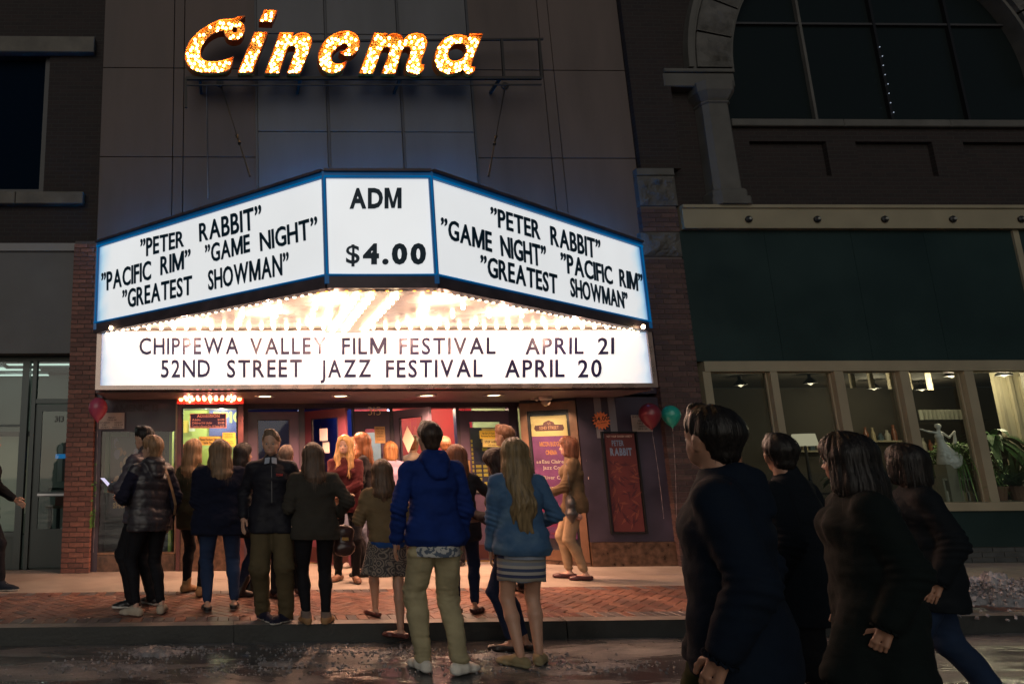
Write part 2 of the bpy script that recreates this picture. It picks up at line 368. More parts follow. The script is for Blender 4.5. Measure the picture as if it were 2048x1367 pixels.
def sdf(prims, h, cuts=(), pad=.03):
    """prims: (a, b, ra, rb, wide_axis|None, widen, blend, sign). Rounded tapered limbs melted together -> vertices, quads.
       cuts: planes (point, normal); the side the normal points to is removed."""
    pos = [p for p in prims if p[7] > 0]
    mx = [max(p[2], p[3])*max(1, p[5])+pad for p in pos]
    lo = np.min([np.minimum(p[0], p[1])-m for p, m in zip(pos, mx)], axis=0); hi = np.max([np.maximum(p[0], p[1])+m for p, m in zip(pos, mx)], axis=0)
    n = np.ceil((hi-lo)/h).astype(int)+2
    ax = [lo[k]+h*np.arange(n[k]) for k in range(3)]
    V = np.full(n, .2, dtype=np.float32)
    for a, b, ra, rb, wa, wf, bl, sg in prims:
        a = np.asarray(a, float); b = np.asarray(b, float)
        m = max(ra, rb)*max(1, wf)+bl+2.5*h
        l = np.clip(np.floor((np.minimum(a, b)-m-lo)/h).astype(int), 0, n); u = np.clip(np.ceil((np.maximum(a, b)+m-lo)/h).astype(int)+1, 0, n)
        if np.any(u <= l): continue
        X = ax[0][l[0]:u[0], None, None]; Y = ax[1][None, l[1]:u[1], None]; Z = ax[2][None, None, l[2]:u[2]]
        d = b-a; dd = max(d @ d, 1e-9)
        t = np.clip(((X-a[0])*d[0]+(Y-a[1])*d[1]+(Z-a[2])*d[2])/dd, 0, 1)
        qx = X-a[0]-t*d[0]; qy = Y-a[1]-t*d[1]; qz = Z-a[2]-t*d[2]
        if wa is not None:
            wv = np.asarray(wa, float); wv = wv/np.linalg.norm(wv); c = (qx*wv[0]+qy*wv[1]+qz*wv[2])*(1-1/wf); qx = qx-wv[0]*c; qy = qy-wv[1]*c; qz = qz-wv[2]*c
        D = np.sqrt(qx*qx+qy*qy+qz*qz)-(ra+t*(rb-ra))
        sub = V[l[0]:u[0], l[1]:u[1], l[2]:u[2]]
        if sg > 0:
            k = max(bl, 1e-4); hh = np.maximum(k-np.abs(sub-D), 0)/k; V[l[0]:u[0], l[1]:u[1], l[2]:u[2]] = np.minimum(sub, D)-hh*hh*k*.25
        else:
            D = -D; k = max(bl, 1e-4); hh = np.maximum(k-np.abs(sub-D), 0)/k; V[l[0]:u[0], l[1]:u[1], l[2]:u[2]] = np.maximum(sub, D)+hh*hh*k*.25
    for p, nn in cuts:
        nn = np.asarray(nn, float); nn = nn/np.linalg.norm(nn)
        D = (ax[0][:, None, None]-p[0])*nn[0]+(ax[1][None, :, None]-p[1])*nn[1]+(ax[2][None, None, :]-p[2])*nn[2]
        V = np.maximum(V, D)
    V[0] = V[-1] = .2; V[:, 0] = V[:, -1] = .2; V[:, :, 0] = V[:, :, -1] = .2
    return surface_net(V, lo, h)
def np_mesh(name, v, q, mats, mi=None, smooth=True):
    me = bpy.data.meshes.new(name); nv, nf = len(v), len(q)
    me.vertices.add(nv); me.vertices.foreach_set('co', np.asarray(v, np.float32).ravel())
    me.loops.add(nf*4); me.loops.foreach_set('vertex_index', np.asarray(q, np.int32).ravel())
    me.polygons.add(nf); me.polygons.foreach_set('loop_start', np.arange(0, nf*4, 4, dtype=np.int32))
    if mi is not None: me.polygons.foreach_set('material_index', np.asarray(mi, np.int32))
    me.update(calc_edges=True)
    me.polygons.foreach_set('use_smooth', [smooth]*nf)
    for m in mats: me.materials.append(m)
    me.validate(); return me

# ---------------------------------------------------------------- snow left on the road and heaped on the kerb
m_snow = mat('dirty old snow', (.50, .50, .52), .6, bump=(40, .8, .012), var=(7, .45))
def snow(name, label, cx, cy, rx, ry, hgt, z0, seed, n=70, m2=70, group=None, rough=.5, m=None):
    X, Y = np.meshgrid(np.linspace(-1, 1, n), np.linspace(-1, 1, m2), indexing='ij'); P = np.stack([X.ravel()*rx+cx, Y.ravel()*ry+cy, np.zeros(n*m2)+seed], 1)
    r = np.sqrt(X**2+Y**2).ravel()
    nz = fbm(P*[3.0, 3.0, 1], 3, seed)*.5; n2 = fbm(P*[14, 14, 1], 3, seed+5)
    n3 = fbm(P*[38, 38, 1], 3, seed+7)
    z = hgt*(.35-r**2*1.0+nz*(rough+.35)*1.9)+hgt*.22*n2*(.5+rough)+min(hgt*.12, .02)*n3
    z = np.where(r > 1, -.03, z); z = np.maximum(z, -.03)
    jx = .5*rx/n*fbm(P*[22, 22, 1], 2, seed+9); V = np.stack([P[:, 0]+jx, P[:, 1]+jx*.7, z0+z], 1)
    I = np.arange(n*m2).reshape(n, m2); Q = np.stack([I[:-1, :-1], I[1:, :-1], I[1:, 1:], I[:-1, 1:]], -1).reshape(-1, 4)
    keep = (z[Q].max(1) > -.029); o = put(name, np_mesh(name, V, Q[keep], [m or m_snow])); 
    o['kind'] = 'stuff'
    if label: o['label'] = label
    return o
for i, (px, py, rx, ry, hh) in enumerate([(330, 1303, .30, .10, .035), (440, 1304, .13, .07, .02), (255, 1333, .22, .08, .018), (135, 1330, .05, .03, .03), (1010, 1312, .42, .10, .022),
                                          (800, 1312, .35, .08, .02), (560, 1325, .26, .07, .008), (1215, 1330, .2, .06, .01), (835, 1295, .09, .05, .05), (760, 1305, .14, .06, .025), (640, 1300, .3, .05, .01), (1120, 1345, .2, .05, .012)]):
    c = atZ(px, py, 0); snow('slush_patch', None, c.x, c.y, rx*1.35, ry*1.5, hh*1.3, 0.0, 11+i, 110, 64, m=mat('grey slush', (.24, .235, .245), .35, bump=(70, .9, .01), var=(16, .5)))
snow('snow_bank', None, 8.5, 6.82, 2.6, .55, .38, .12, 41, 320, 90, rough=.5, m=mat('grey ploughed snow', (.29, .29, .31), .65, bump=(30, .9, .02), var=(5, .55)))

def chunks(name, pts, m, seed):
    """loose crumbs of ice: lumpy eight-faced bits, joined"""
    rg = random.Random(seed); mb = MB()
    for x, y, z, r in pts:
        q = [(1, 0, 0), (-1, 0, 0), (0, 1, 0), (0, -1, 0), (0, 0, 1), (0, 0, -1)]; R = Matrix.Rotation(rg.uniform(0, 6.28), 3, Vector((rg.random(), rg.random(), rg.random()+.1)))
        mb.add([Vector((x, y, z))+R @ (Vector(v)*r*rg.uniform(.6, 1.25)) for v in q], [(0, 2, 4), (2, 1, 4), (1, 3, 4), (3, 0, 4), (2, 0, 5), (1, 2, 5), (3, 1, 5), (0, 3, 5)])
    o = put(name, mb, m); o['kind'] = 'stuff'; return o
rg = random.Random(77); pts = []
for px, py, sx_, n_ in ((330, 1303, .42, 330), (255, 1333, .32, 160), (135, 1330, .16, 60), (1010, 1312, .5, 260), (800, 1305, .4, 240), (560, 1325, .4, 120), (1215, 1330, .4, 120), (640, 1300, .5, 160), (1000, 1335, 1.6, 260), (400, 1340, 1.4, 260)):
    c = atZ(px, py, 0)
    for _ in range(n_): pts.append((c.x+rg.gauss(0, sx_*.6), min(KY-.02, c.y+rg.gauss(0, .10)), rg.uniform(0, .006), rg.uniform(.003, .016)*(1.7 if rg.random() < .06 else 1)))
chunks('ice_crumbs', pts, mat('grey slush', (.24, .235, .245), .35), 5)
pts = []
for _ in range(3000):
    x = rg.uniform(6.1, 11.0); y = 6.82+rg.gauss(0, .23); e = 1-((x-8.5)/2.6)**2-((y-6.82)/.55)**2
    if e > -.25: pts.append((x, y, .15+max(0, e*.22)+rg.uniform(-.03, .04), rg.uniform(.006, .024)*(1.8 if rg.random() < .05 else 1)))
chunks('snow_crumbs', pts, mat('grey ploughed snow', (.30, .30, .32), .65), 6)
# ================================================================ CINEMA BUILDING
FY = 9.75      # its front plane
m_panel = mat('brown facade panel', (.108, .082, .074), .7, bump=(25, .2, .004), var=(2.2, .22), stretch=(1, 1, .22))
m_panel2 = mat('grey facade panel', (.125, .125, .132), .6, bump=(25, .2, .004), var=(2.0, .18), stretch=(1, 1, .22))
m_seam = mat('dark seam', (.02, .018, .018), .9)
m_mull = mat('grey metal strip', (.07, .07, .075), .5, .4)
cin = thing('cinema_building', 'tall cinema front of brown and grey panels behind the marquee', 'building', (2.1, FY, .15))
def rel(o, root):  # parent keeping world coordinates
    o.parent = root; o.matrix_parent_inverse = Matrix.Translation(root.location).inverted() if root.rotation_euler.z == 0 else root.matrix_basis.inverted(); return o
def part(name, mb, m, root): return rel(put(name, mb, m), root)
colx = [atY(x, 250, FY).x for x in (201, 346, 367, 513, 657, 806, 950, 1097, 1119, 1264)]
ZT = 9.6
part('wall', MB().box(colx[0], colx[-1], FY+.06, FY+.4, 3.2, ZT+.1), m_seam, cin)
rowS = [3.2, atY(270, 313, FY).z, atY(270, 135, FY).z, ZT]
rowC = [3.2, 4.9, atY(730, 263, FY).z, atY(730, 75, FY).z+.06, ZT]
for i in range(9):
    rows = rowC if 3 <= i <= 5 else rowS
    x0, x1 = colx[i], colx[i+1]
    g = .006 if not 3 <= i <= 5 else .022
    for a, b in zip(rows[:-1], rows[1:]):
        dy = random.uniform(0, .004)
        part('facade_panel', MB().box(x0+g, x1-g, FY+dy, FY+.058, a+.006, b-.006, 0, .004), m_panel2 if 3 <= i <= 5 else m_panel, cin)
for i in (3, 4, 5, 6): part('mullion', MB().box(colx[i]-.018, colx[i]+.018, FY-.012, FY+.05, 3.2, ZT), m_mull, cin)
# lower front: walls round the shop window, booth, doors
m_plum = mat('dark plum paint', (.048, .036, .056), .42, var=(3, .25), bump=(40, .1, .002))
m_plum2 = mat('aubergine door paint', (.10, .068, .115), .38, var=(3, .2))
m_bronze = mat('bronze trim', (.24, .13, .08), .35, .6, var=(8, .3))
m_granite = mat('brown granite', (.10, .055, .035), .35, bump=(18, .5, .006), var=(14, .6))
m_dark = mat('black metal', (.015, .015, .017), .4, .3)
DY = 10.45     # doors
zs = .15; zl = 2.515   # pavement level, soffit level
PX0 = atY(193, 900, FY).x
part('end_wall', MB().box(colx[0], PX0+.06, FY-.01, DY+.3, zs, 3.2), m_plum, cin)
part('transom_wall', MB().box(PX0, 6.45, DY, DY+.25, 2.44, 3.2), m_plum, cin)
# upper panel over the poster window with faded lettering
# ---- left poster window
wx0, wx1 = atY(192, 900, FY).x, atY(352, 900, FY).x
z_top = atY(250, 787, FY).z; z_b = atY(200, 1106, FY).z
pw = thing('poster_window', 'dark display window with thin bronze frame beside the brick pillar', 'window', (wx0, FY, zs))
part('backing', MB().box(wx0, wx1, FY+.5, FY+.54, zs, zl), mat('window back board', (.09, .075, .085), .7, var=(2, .3)), pw)
part('upper_panel', MB().box(wx0, wx1, FY+.02, FY+.05, atY(250, 862, FY).z, zl), m_plum, pw)
part('base', MB().box(wx0, wx1, FY, FY+.5, zs, z_b-.02), m_granite, pw)
part('pane', MB().box(wx0, wx1, FY+.025, FY+.031, z_b, atY(250, 862, FY).z), glass(), pw)
fr = MB()
for a, b in (((wx0, z_b), (wx1, z_b)), ((wx0, z_b), (wx0, z_top)), ((wx1, z_b), (wx1, z_top)), ((wx0, z_top), (wx1, z_top))):
    fr.bar((a[0], FY+.01, a[1]), (b[0], FY+.01, b[1]), .022, .03)
part('frame', fr, m_bronze, pw)
part('curtain', MB().box(wx0+.03, atY(256, 900, FY+.35).x, FY+.35, FY+.37, atY(200, 985, FY+.3).z, zl-.2), mat('pale green curtain', (.20, .30, .20), .8, bump=(9, .8, .02), stretch=(6, 6, .3)), pw)
tx = MB(); print_text(tx, 'AMENIC 13', atY(225, 822, FY+.015), (1, 0, 0), (0, 0, 1), .10, bold=.02)
part('faded_lettering', tx, mat('faded letters', (.035, .022, .030), .5), pw)

# ---- generic printed sheets
def sheet(name, label, cat, px0, py0, px1, py1, Y, col, lines=(), border=None, ink=(.02, .02, .03), rz=0, tilt=0, rough=.6, thick=.006, emit=0, group=None):
    """a flat card at its place; lines: (text, u centre 0-1 or 'l', v 0-1 from top, height as share, width share|None, bold)"""
    a = atY(px0, py0, Y); b = atY(px1, py1, Y); wd, ht = b.x-a.x, a.z-b.z; c = Vector(((a.x+b.x)/2, Y, b.z))
    r = thing(name, label, cat, c, rz, group); r.rotation_euler[1] = tilt
    base = mat('%s %s' % (name, tuple(round(q, 3) for q in col)), col, rough, var=(6, .12), **({'emit': col, 'es': emit} if emit else {}))
    put('card', MB().box(-wd/2, wd/2, 0, thick, 0, ht, 0), base, r)
    if border:
        mb = MB(); t = border[1]
        for q in ((-wd/2, wd/2, 0, t), (-wd/2, wd/2, ht-t, ht), (-wd/2, -wd/2+t, t, ht-t), (wd/2-t, wd/2, t, ht-t)): mb.box(q[0], q[1], -.003, -.0005, q[2], q[3])
        put('border', mb, mat('border %s' % (border[0],), border[0], .5), r)
    bym = {}
    for ln in lines:
        text, u, v, hs, ws, bold = ln[:6]; ic = ln[6] if len(ln) > 6 else ink
        mb = bym.setdefault(ic, MB())
        z = ht*(1-v)-hs*ht/2
        if u == 'l': print_text(mb, text, (-wd*.44, -.002, z), (1, 0, 0), (0, 0, 1), hs*ht, ws*wd if ws else None, bold)
        elif u == 'r': print_text(mb, text, (wd*.44, -.002, z), (1, 0, 0), (0, 0, 1), hs*ht, ws*wd if ws else None, bold, 'r')
        else:
            if ws: print_text(mb, text, (wd*(u-.5)-ws*wd/2, -.002, z), (1, 0, 0), (0, 0, 1), hs*ht, ws*wd, bold)
            else: print_text(mb, text, (wd*(u-.5), -.002, z), (1, 0, 0), (0, 0, 1), hs*ht, None, bold, 'c')
    for ic, mb in bym.items():
        if mb.v: put('printed_lettering', mb, mat('ink %s' % (ic,), ic, .6), r)
    return r, wd, ht
sheet('showtimes_notice', 'cream showtimes card high on the left poster window, half behind the pink balloon', 'notice', 197, 823, 250, 858, FY-.012, (.62, .52, .45),
      [('SHOWTIMES', .5, .10, .13, .95, .02, (.6, .5, .4)), ('FRIDAY', .5, .32, .09, None, .01), ('7:00 & 9:10', .5, .45, .09, None, 0), ('SATURDAY', .25, .60, .08, None, .01), ('SUNDAY', .75, .60, .08, None, .01), ('12:40', .22, .73, .09, None, 0), ('1:00 & 3:10', .76, .73, .09, None, 0), ('MONDAY - THURSDAY', .5, .87, .08, None, .01)], border=((.10, .06, .08), .012))
# film poster in the left window: plain stand-in art
r, wd, ht = sheet('film_poster', 'dark film poster with gold lettering inside the left display window', 'poster', 222, 872, 300, 1030, FY+.30, (.055, .035, .05),
      [('THE', .5, .73, .03, None, .01), ('GREATEST', .5, .79, .05, .72, .02), ('SHOWMAN', .5, .87, .07, .8, .03)], ink=(.55, .34, .16))
art = MB(); random.seed(3)
for k in range(26):
    x = random.uniform(-.42, .42)*wd; z = ht*random.uniform(.30, .93); rr = random.uniform(.03, .09)*wd
    art.add([(x+rr*math.cos(t)*random.uniform(.7, 1.2), -.001-.0004*k, z+1.7*rr*math.sin(t)*random.uniform(.7, 1.2)) for t in np.linspace(0, 6.28, 9)[:-1]], [tuple(range(7, -1, -1))[::-1]], k % 4)
put('printed_art', art, [mat('poster ink %d' % i, c, .5) for i, c in enumerate([(.30, .12, .06), (.16, .12, .2), (.45, .25, .16), (.08, .03, .04)])], r)

# ---- ticket booth
bx0, bx1 = atY(354, 900, FY-.02).x, atY(487, 900, FY-.02).x
BY = FY-.03
bo = thing('ticket_booth', 'ticket booth with lit window, row of bulbs above and brown granite base', 'booth', ((bx0+bx1)/2, BY, zs))
wz0, wz1 = atY(420, 968, BY).z, atY(420, 812, BY).z
ix0, ix1 = atY(363, 850, BY).x, atY(476, 850, BY).x
part('side_post', MB().box(bx0, ix0, BY, BY+.2, zs, zl), m_bronze if False else mat('booth maroon paint', (.10, .035, .035), .35, var=(6, .3)), bo)
part('side_post', MB().box(ix1, bx1, BY, BY+.75, zs, zl), MATS['booth maroon paint'], bo)
part('lintel', MB().box(ix0, ix1, BY, BY+.2, wz1, zl), MATS['booth maroon paint'], bo)
gz = np.linspace(zs, wz0-.05, 3)
for k in range(2):
    for xa, xb in ((ix0, (ix0+ix1)/2), ((ix0+ix1)/2, ix1)):
        part('granite_slab', MB().box(xa+.004, xb-.004, BY-.01, BY+.12, gz[k]+.004, gz[k+1]-.004, 0, .004), m_granite, bo)
part('counter', MB().box(ix0-.03, ix1+.03, BY-.10, BY+.2, wz0-.045, wz0), m_bronze, bo)
part('pane', MB().box(ix0, ix1, BY+.05, BY+.056, wz0, wz1), glass(), bo)
part('window_frame', MB().bar((ix0+.012, BY+.03, wz0), (ix0+.012, BY+.03, wz1), .024).bar((ix1-.012, BY+.03, wz0), (ix1-.012, BY+.03, wz1), .024).bar((ix0, BY+.03, wz1-.012), (ix1, BY+.03, wz1-.012), .024), m_dark, bo)
# booth interior
m_lime = mat('lime green booth wall', (.42, .50, .14), .7, var=(2, .1))
part('interior_wall', MB().box(ix0-.15, ix1+.06, BY+1.3, BY+1.35, zs, zl).box(ix0-.19, ix0-.15, BY+.21, BY+1.35, zs, zl), m_lime, bo)
part('interior_ceiling', MB().box(ix0-.15, ix1, BY+.21, BY+1.3, zl-.02, zl), mat('booth ceiling', (.5, .5, .45), .7), bo)
bt = MB().box(-.3, .3, 0, .02, 0, .42)
eb = part('blue_banner', MB().box(ix0+.35, ix1+.04, BY+1.24, BY+1.26, 2.05, 2.5), mat('blue banner', (.04, .05, .22), .5), bo)
tx = MB(); print_text(tx, 'EPIC', (ix0+.42, BY+1.236, 2.26), (1, 0, 0), (0, 0, 1), .18, bold=.03)
part('banner_lettering', tx, mat('lime letters', (.45, .5, .12), .5), bo)
for k, (c, xx, zz, ww, hh) in enumerate([((.7, .12, .12), .02, 1.7, .12, .22), ((.1, .2, .6), .03, 1.42, .12, .16), ((.75, .55, .1), .02, 2.1, .10, .2), ((.55, .55, .5), .14, 2.12, .09, .16), ((.6, .2, .5), .16, 1.75, .11, .14)]):
    part('pinned_flyer', MB().box(ix0-.1+xx, ix0-.1+xx+ww, BY+1.2-.1*(k % 2), BY+1.205-.1*(k % 2), zz, zz+hh), mat('flyer %d' % k, c, .6), bo)
part('ticket_clerk_screen', MB().box(ix0+.5, ix0+.85, BY+.8, BY+.84, 1.1, 1.36).box(ix0+.66, ix0+.69, BY+.8, BY+.83, 1.0, 1.1), m_dark, bo)
part('shelf', MB().box(ix0-.1, ix1, BY+.21, BY+.6, wz0-.05, wz0-.02), MATS['booth maroon paint'], bo)
[lamp('booth_lamp', 'POINT', (a_, b_, zl-.3), 22, (1, .93, .62), bo, .03) for a_, b_ in ((-.1, .5), (.15, .9))]
# bulbs over the booth window, on a red backing
bz = atY(420, 797, BY-.08).z
part('bulb_board', MB().box(bx0-.005, bx1+.01, BY-.03, BY-.001, bz-.075, bz+.075).box(bx0-.005, bx1+.01, BY-.10, BY-.031, bz+.062, bz+.075).box(bx0-.005, bx1+.01, BY-.10, BY-.031, bz-.075, bz-.062), mat('glossy red enamel', (.42, .03, .03), .2), bo)
g_amber = glow('amber bulb light', (1, .47, .14), 9)
g_pink = glow('pink red bulb light', (1, .25, .22), 5)
g_bulb = glow('warm bulb light', (1, .62, .28), 15)
bulb = MB().lathe([(0, .055), (.017, .048), (.025, .03), (.023, .014), (.012, 0)], 8, axis='Z')
def mkbulb(mat_, nm='bulb'):
    me = bulb.mesh(nm, True); me.materials.append(mat_); return me
bm_amber, bm_pink, bm_warm = mkbulb(g_amber), mkbulb(g_pink), mkbulb(g_bulb)
for i in range(11):
    x = atY(362+i*11.7, 797, BY-.08).x
    o = put('bulb', bm_amber, None, bo, (x-bo.location.x, BY-.035-BY, bz-zs), (rad(90), 0, 0)); o.scale = (1.25,)*3
for i in range(9):
    x = atY(370+i*12.4, 776, 9.0).x
    put('bulb', bm_pink, None, bo, (x-bo.location.x, 9.05-BY, zl-.02-zs), (rad(180), 0, 0))
[lamp('booth_bulb_glow', 'POINT', (a_, -.13, bz-zs-.02), 4, (1, .32, .16), bo, .01) for a_ in (-.3, 0, .3)]
sheet('admission_sign', 'dark blue ADMISSION price board in the ticket booth window', 'sign', 380, 826, 453, 855, BY-.012, (.035, .03, .10),
      [('ADMISSION', .5, .17, .21, .62, .04), ('Adults', 'l', .42, .15, None, .02), ('. . . . . . . . . . . . . . .', .55, .46, .05, .5, 0), ('$4.00', 'r', .42, .14, None, .02), ('Children 11 & Under', 'l', .64, .15, .55, .02), ('. . . . . . .', .72, .68, .05, .2, 0), ('$3.00', 'r', .64, .14, None, .02), ('Tuesday Is Bargain Day All Seats $3.00', .5, .86, .14, .88, .01)], border=((.75, .35, .28), .012), ink=(.85, .5, .42))
sheet('ticket_notice', 'yellow notice reading please purchase tickets inside, low in booth window', 'notice', 398, 872, 441, 889, BY-.012, (.80, .55, .12), [('Please Purchase Tickets', .5, .33, .28, .9, .02), ('Inside Theatre', .5, .72, .28, .55, .02)])
sheet('yellow_notice', 'orange yellow sheet of small print beside the purchase notice in booth', 'notice', 445, 864, 471, 891, BY-.012, (.85, .48, .07), [('THIS IS THE ONLY', .5, .12, .07, .7, .01), ('WE WILL NOT HAVE', .5, .24, .07, .6, .01), ('ANOTHER SHOWING', .5, .36, .07, .7, .01), ('WE WILL ACCEPT', .5, .66, .07, .6, .01), ('CASH OR CARD ONLY', .5, .80, .07, .75, .01)])

# ---- doors and lobby
g = glass()
m_gold = mat('brass', (.5, .32, .12), .25, .9)
m_steel = mat('brushed steel', (.4, .4, .42), .3, .9)
def door(label, hinge, wd, ang, glz=(.9, 2.12), gx=(.14, .14), m=None, bar_=True, extra=None):
    """hinge: world point at the pavement; ang: 0 = closed, leaf along +X; negative swings toward the street"""
    d = thing('door', label, 'door', hinge, rad(ang)); m = m or m_plum2; H = 2.24; T = .045
    f = MB(); f.box(0, gx[0], 0, T, .02, H).box(wd-gx[1], wd, 0, T, .02, H).box(gx[0], wd-gx[1], 0, T, .02, glz[0]).box(gx[0], wd-gx[1], 0, T, glz[1], H)
    put('leaf', f, m, d)
    put('pane', MB().box(gx[0], wd-gx[1], T/2-.003, T/2+.003, glz[0], glz[1]), g, d)
    b = MB(); 
    for a0, a1, b0, b1 in ((gx[0], gx[0]+.015, glz[0], glz[1]), (wd-gx[1]-.015, wd-gx[1], glz[0], glz[1]), (gx[0]+.015, wd-gx[1]-.015, glz[0], glz[0]+.015), (gx[0]+.015, wd-gx[1]-.015, glz[1]-.015, glz[1])): b.box(a0, a1, -.006, 0, b0, b1)
    put('glazing_bead', b, m_plum, d)
    if bar_: put('push_bar', MB().box(gx[0]-.02, wd-gx[1]+.02, -.03, -.008, glz[0]+.02, glz[0]+.06), m_steel, d)
    put('kick_plate', MB().box(.03, wd-.03, -.004, -.0005, .04, .24), mat('dark red kick plate', (.09, .03, .03), .4, .3), d)
    return d
def dx(px): return atY(px, 970, DY).x
def jamb(px0, px1): part('door_jamb', MB().box(dx(px0), dx(px1), DY-.02, DY+.12, zs, 2.44), m_plum, cin)
jamb(486, 497); jamb(600, 612); jamb(672+38, 714); jamb(785, 792); jamb(920, 927); jamb(1028, 1046)
D1 = door('closed aubergine door with dark glass right of the ticket booth', (dx(497), DY, zs), dx(600)-dx(497), 0)
D2 = door('open door leaf, pink light put into its colour, with papers taped on its glass', (dx(612), DY, zs), .80, -48, m=mat('door paint with pink light put in', (.16, .045, .07), .4))  # plum leaf; the pink light on it is put into the base colour
D3 = door('closed door with gold house number 315 above its glass', (dx(714), DY, zs), dx(785)-dx(714), 0, glz=(.9, 1.98))
D4 = door('open lavender grey door leaf holding a white diamond card', (dx(792), DY, zs), .78, -62, m=mat('door paint lavender grey', (.27, .23, .32), .4))
D5 = door('closed door with yellow stickers left of the poster case', (dx(927), DY, zs), dx(1028)-dx(927), 0, glz=(.98, 2.08))
n = MB(); print_text(n, '315', atY(749, 829, DY-.004), (1, 0, 0), (0, 0, 1), .125, bold=-.012, align='c', gap=.2)
nn = thing('house_number', 'thin gold house number 315 on the middle door', 'number', atY(762, 829, DY)); part('numeral', n, mat('gold numerals', (.95, .78, .42), .4), nn)
part('door_sill', MB().box(dx(497), dx(1028), DY-.06, DY+.1, zs, zs+.02), m_gold, cin)
# lobby shell
m_blue = mat('royal blue lobby wall', (.02, .05, .33), .6, var=(2, .2)); m_red = mat('crimson lobby wall', (.36, .02, .03), .6, var=(2, .2)); m_lobby = mat('grey green lobby wall', (.25, .27, .18), .7, var=(2, .2))
lx0, lx1, LY = dx(497)-.1, atY(1070, 900, DY+2).x, DY+3.4
rl, rr_ = atY(712, 900, LY-.8).x, atY(938, 900, LY-.8).x
part('lobby_floor', MB().box(lx0, lx1, DY+.1, LY, zs-.02, zs), mat('dark carpet', (.08, .03, .03), .9, bump=(60, .5, .01)), cin)
part('lobby_ceiling', MB().box(lx0, lx1, DY+.13, LY, 2.75, 2.8), mat('lobby ceiling', (.35, .33, .32), .8), cin)
part('lobby_wall', MB().box(lx0, rl+.3, LY, LY+.05, zs, 2.8).box(lx0-.05, lx0, DY+.26, LY, zs, 2.8), m_blue, cin)
part('lobby_wall', MB().box(rl, rr_, LY-.8, LY-.75, zs, 2.8).box(rr_-.05, rr_, LY-1.3, LY-.8, zs, 2.8), m_red, cin)
part('lobby_wall', MB().box(rr_-.1, lx1, LY-1.4, LY-1.35, zs, 2.8).box(lx1, lx1+.05, DY+.26, LY, zs, 2.8), m_lobby, cin)
part('lobby_partition', MB().box(dx(704), dx(708), DY+.4, LY, zs, 2.8), mat('ribbed blue panel', (.03, .08, .45), .5), cin)
for (px, Y, e, c) in ((560, DY+1.2, 5, (.5, .6, 1)), (690, DY+1.5, 45, (.6, .7, 1)), (850, DY+1.3, 90, (1, .78, .5)), (985, DY+1.0, 70, (1, .88, .5))):
    l = thing('lobby_lamp', {560: 'round ceiling lamp behind the closed left door', 690: 'round ceiling lamp in the blue corridor', 850: 'round ceiling lamp before the red lobby wall', 985: 'round ceiling lamp behind the stickered door'}[px], 'lamp', (atY(px, 800, Y).x, Y, 2.74))
    put('diffuser', MB().lathe([(0, -.05), (.10, -.045), (.14, -.01), (.14, .005)], 16), glow('lobby lamp light %d' % px, c, 3.5), l)
    lamp('lobby_light', 'POINT', (0, 0, -.16), e, c, l, .1)
part('concession_counter', MB().box(dx(800), dx(915), DY+2.2, DY+2.55, zs, 1.15), mat('counter wood', (.3, .15, .06), .4), cin)
part('wall_picture', MB().box(rl+.1, rl+.55, LY-.83, LY-.801, 1.6, 2.2), mat('framed picture', (.4, .4, .38), .4), cin)
# ribbed tiles of yellow cards seen through the right door
ycard = MB().box(0, .085, 0, .004, 0, .045).mesh('yellow_card'); ycard.materials.append(mat('yellow card', (.75, .58, .10), .6))
cb = thing('card_board', 'board of rows of small yellow cards behind the right door glass', 'board', (dx(945)+.0, DY+.35, zs))
put('board', MB().box(-.05, .62, .01, .03, .8, 2.0), mat('slate board', (.06, .06, .13), .6), cb)
for r_ in range(15):
    for c_ in range(4):
        if c_ != 1 and r_ > 8 and c_ != 3: continue
        if (r_, c_) in ((3, 2), (5, 3), (9, 3), (11, 3), (13, 3)): continue
        put('yellow_card', ycard, None, cb, (-.03+c_*.115, 0, .84+r_*.066))
sheet('food_notice', 'yellow notice about food and beverages on the right door glass', 'notice', 959, 860, 999, 876, DY-.012, (.85, .66, .08), [('No Carry In Food Or', .5, .35, .24, .72, .02), ('Beverages Are Permitted.', .5, .68, .24, .86, .02)])
sheet('door_flyer', 'pale yellow flyer with dark bars under the food notice on right door', 'notice', 963, 855, 1011, 893, DY-.002, (.72, .66, .22), [('STOP AND READ', .5, .72, .12, .8, .04), ('NO REFUNDS', .5, .9, .06, .5, .01)], border=((.2, .2, .1), .006))
sheet('door_poster', 'small orange poster taped in the glass of door 315', 'notice', 749, 852, 771, 885, DY-.012, (.80, .50, .20), [('NOTICE', .5, .12, .10, .8, .03), ('THEATRE', .5, .3, .07, .7, .01), ('RULES', .5, .42, .07, .6, .01), ('NO SMOKING', .5, .6, .06, .7, .01), ('THANK YOU', .5, .8, .06, .6, .01)], ink=(.3, .1, .05))
q = thing('diamond_card', 'white diamond shaped card on the glass of the open lavender door', 'notice', atY(817, 905, DY-.36))
put('card', MB().add([(0, 0, 0), (.07, -.10, .2), (0, 0, .40), (-.06, .08, .2), (0, .006, 0), (.07, -.094, .2), (0, .006, .40), (-.06, .086, .2)], [(0, 1, 2, 3), (7, 6, 5, 4), (0, 4, 5, 1), (1, 5, 6, 2), (2, 6, 7, 3), (3, 7, 4, 0)]), mat('white card', (.8, .68, .55), .6), q)
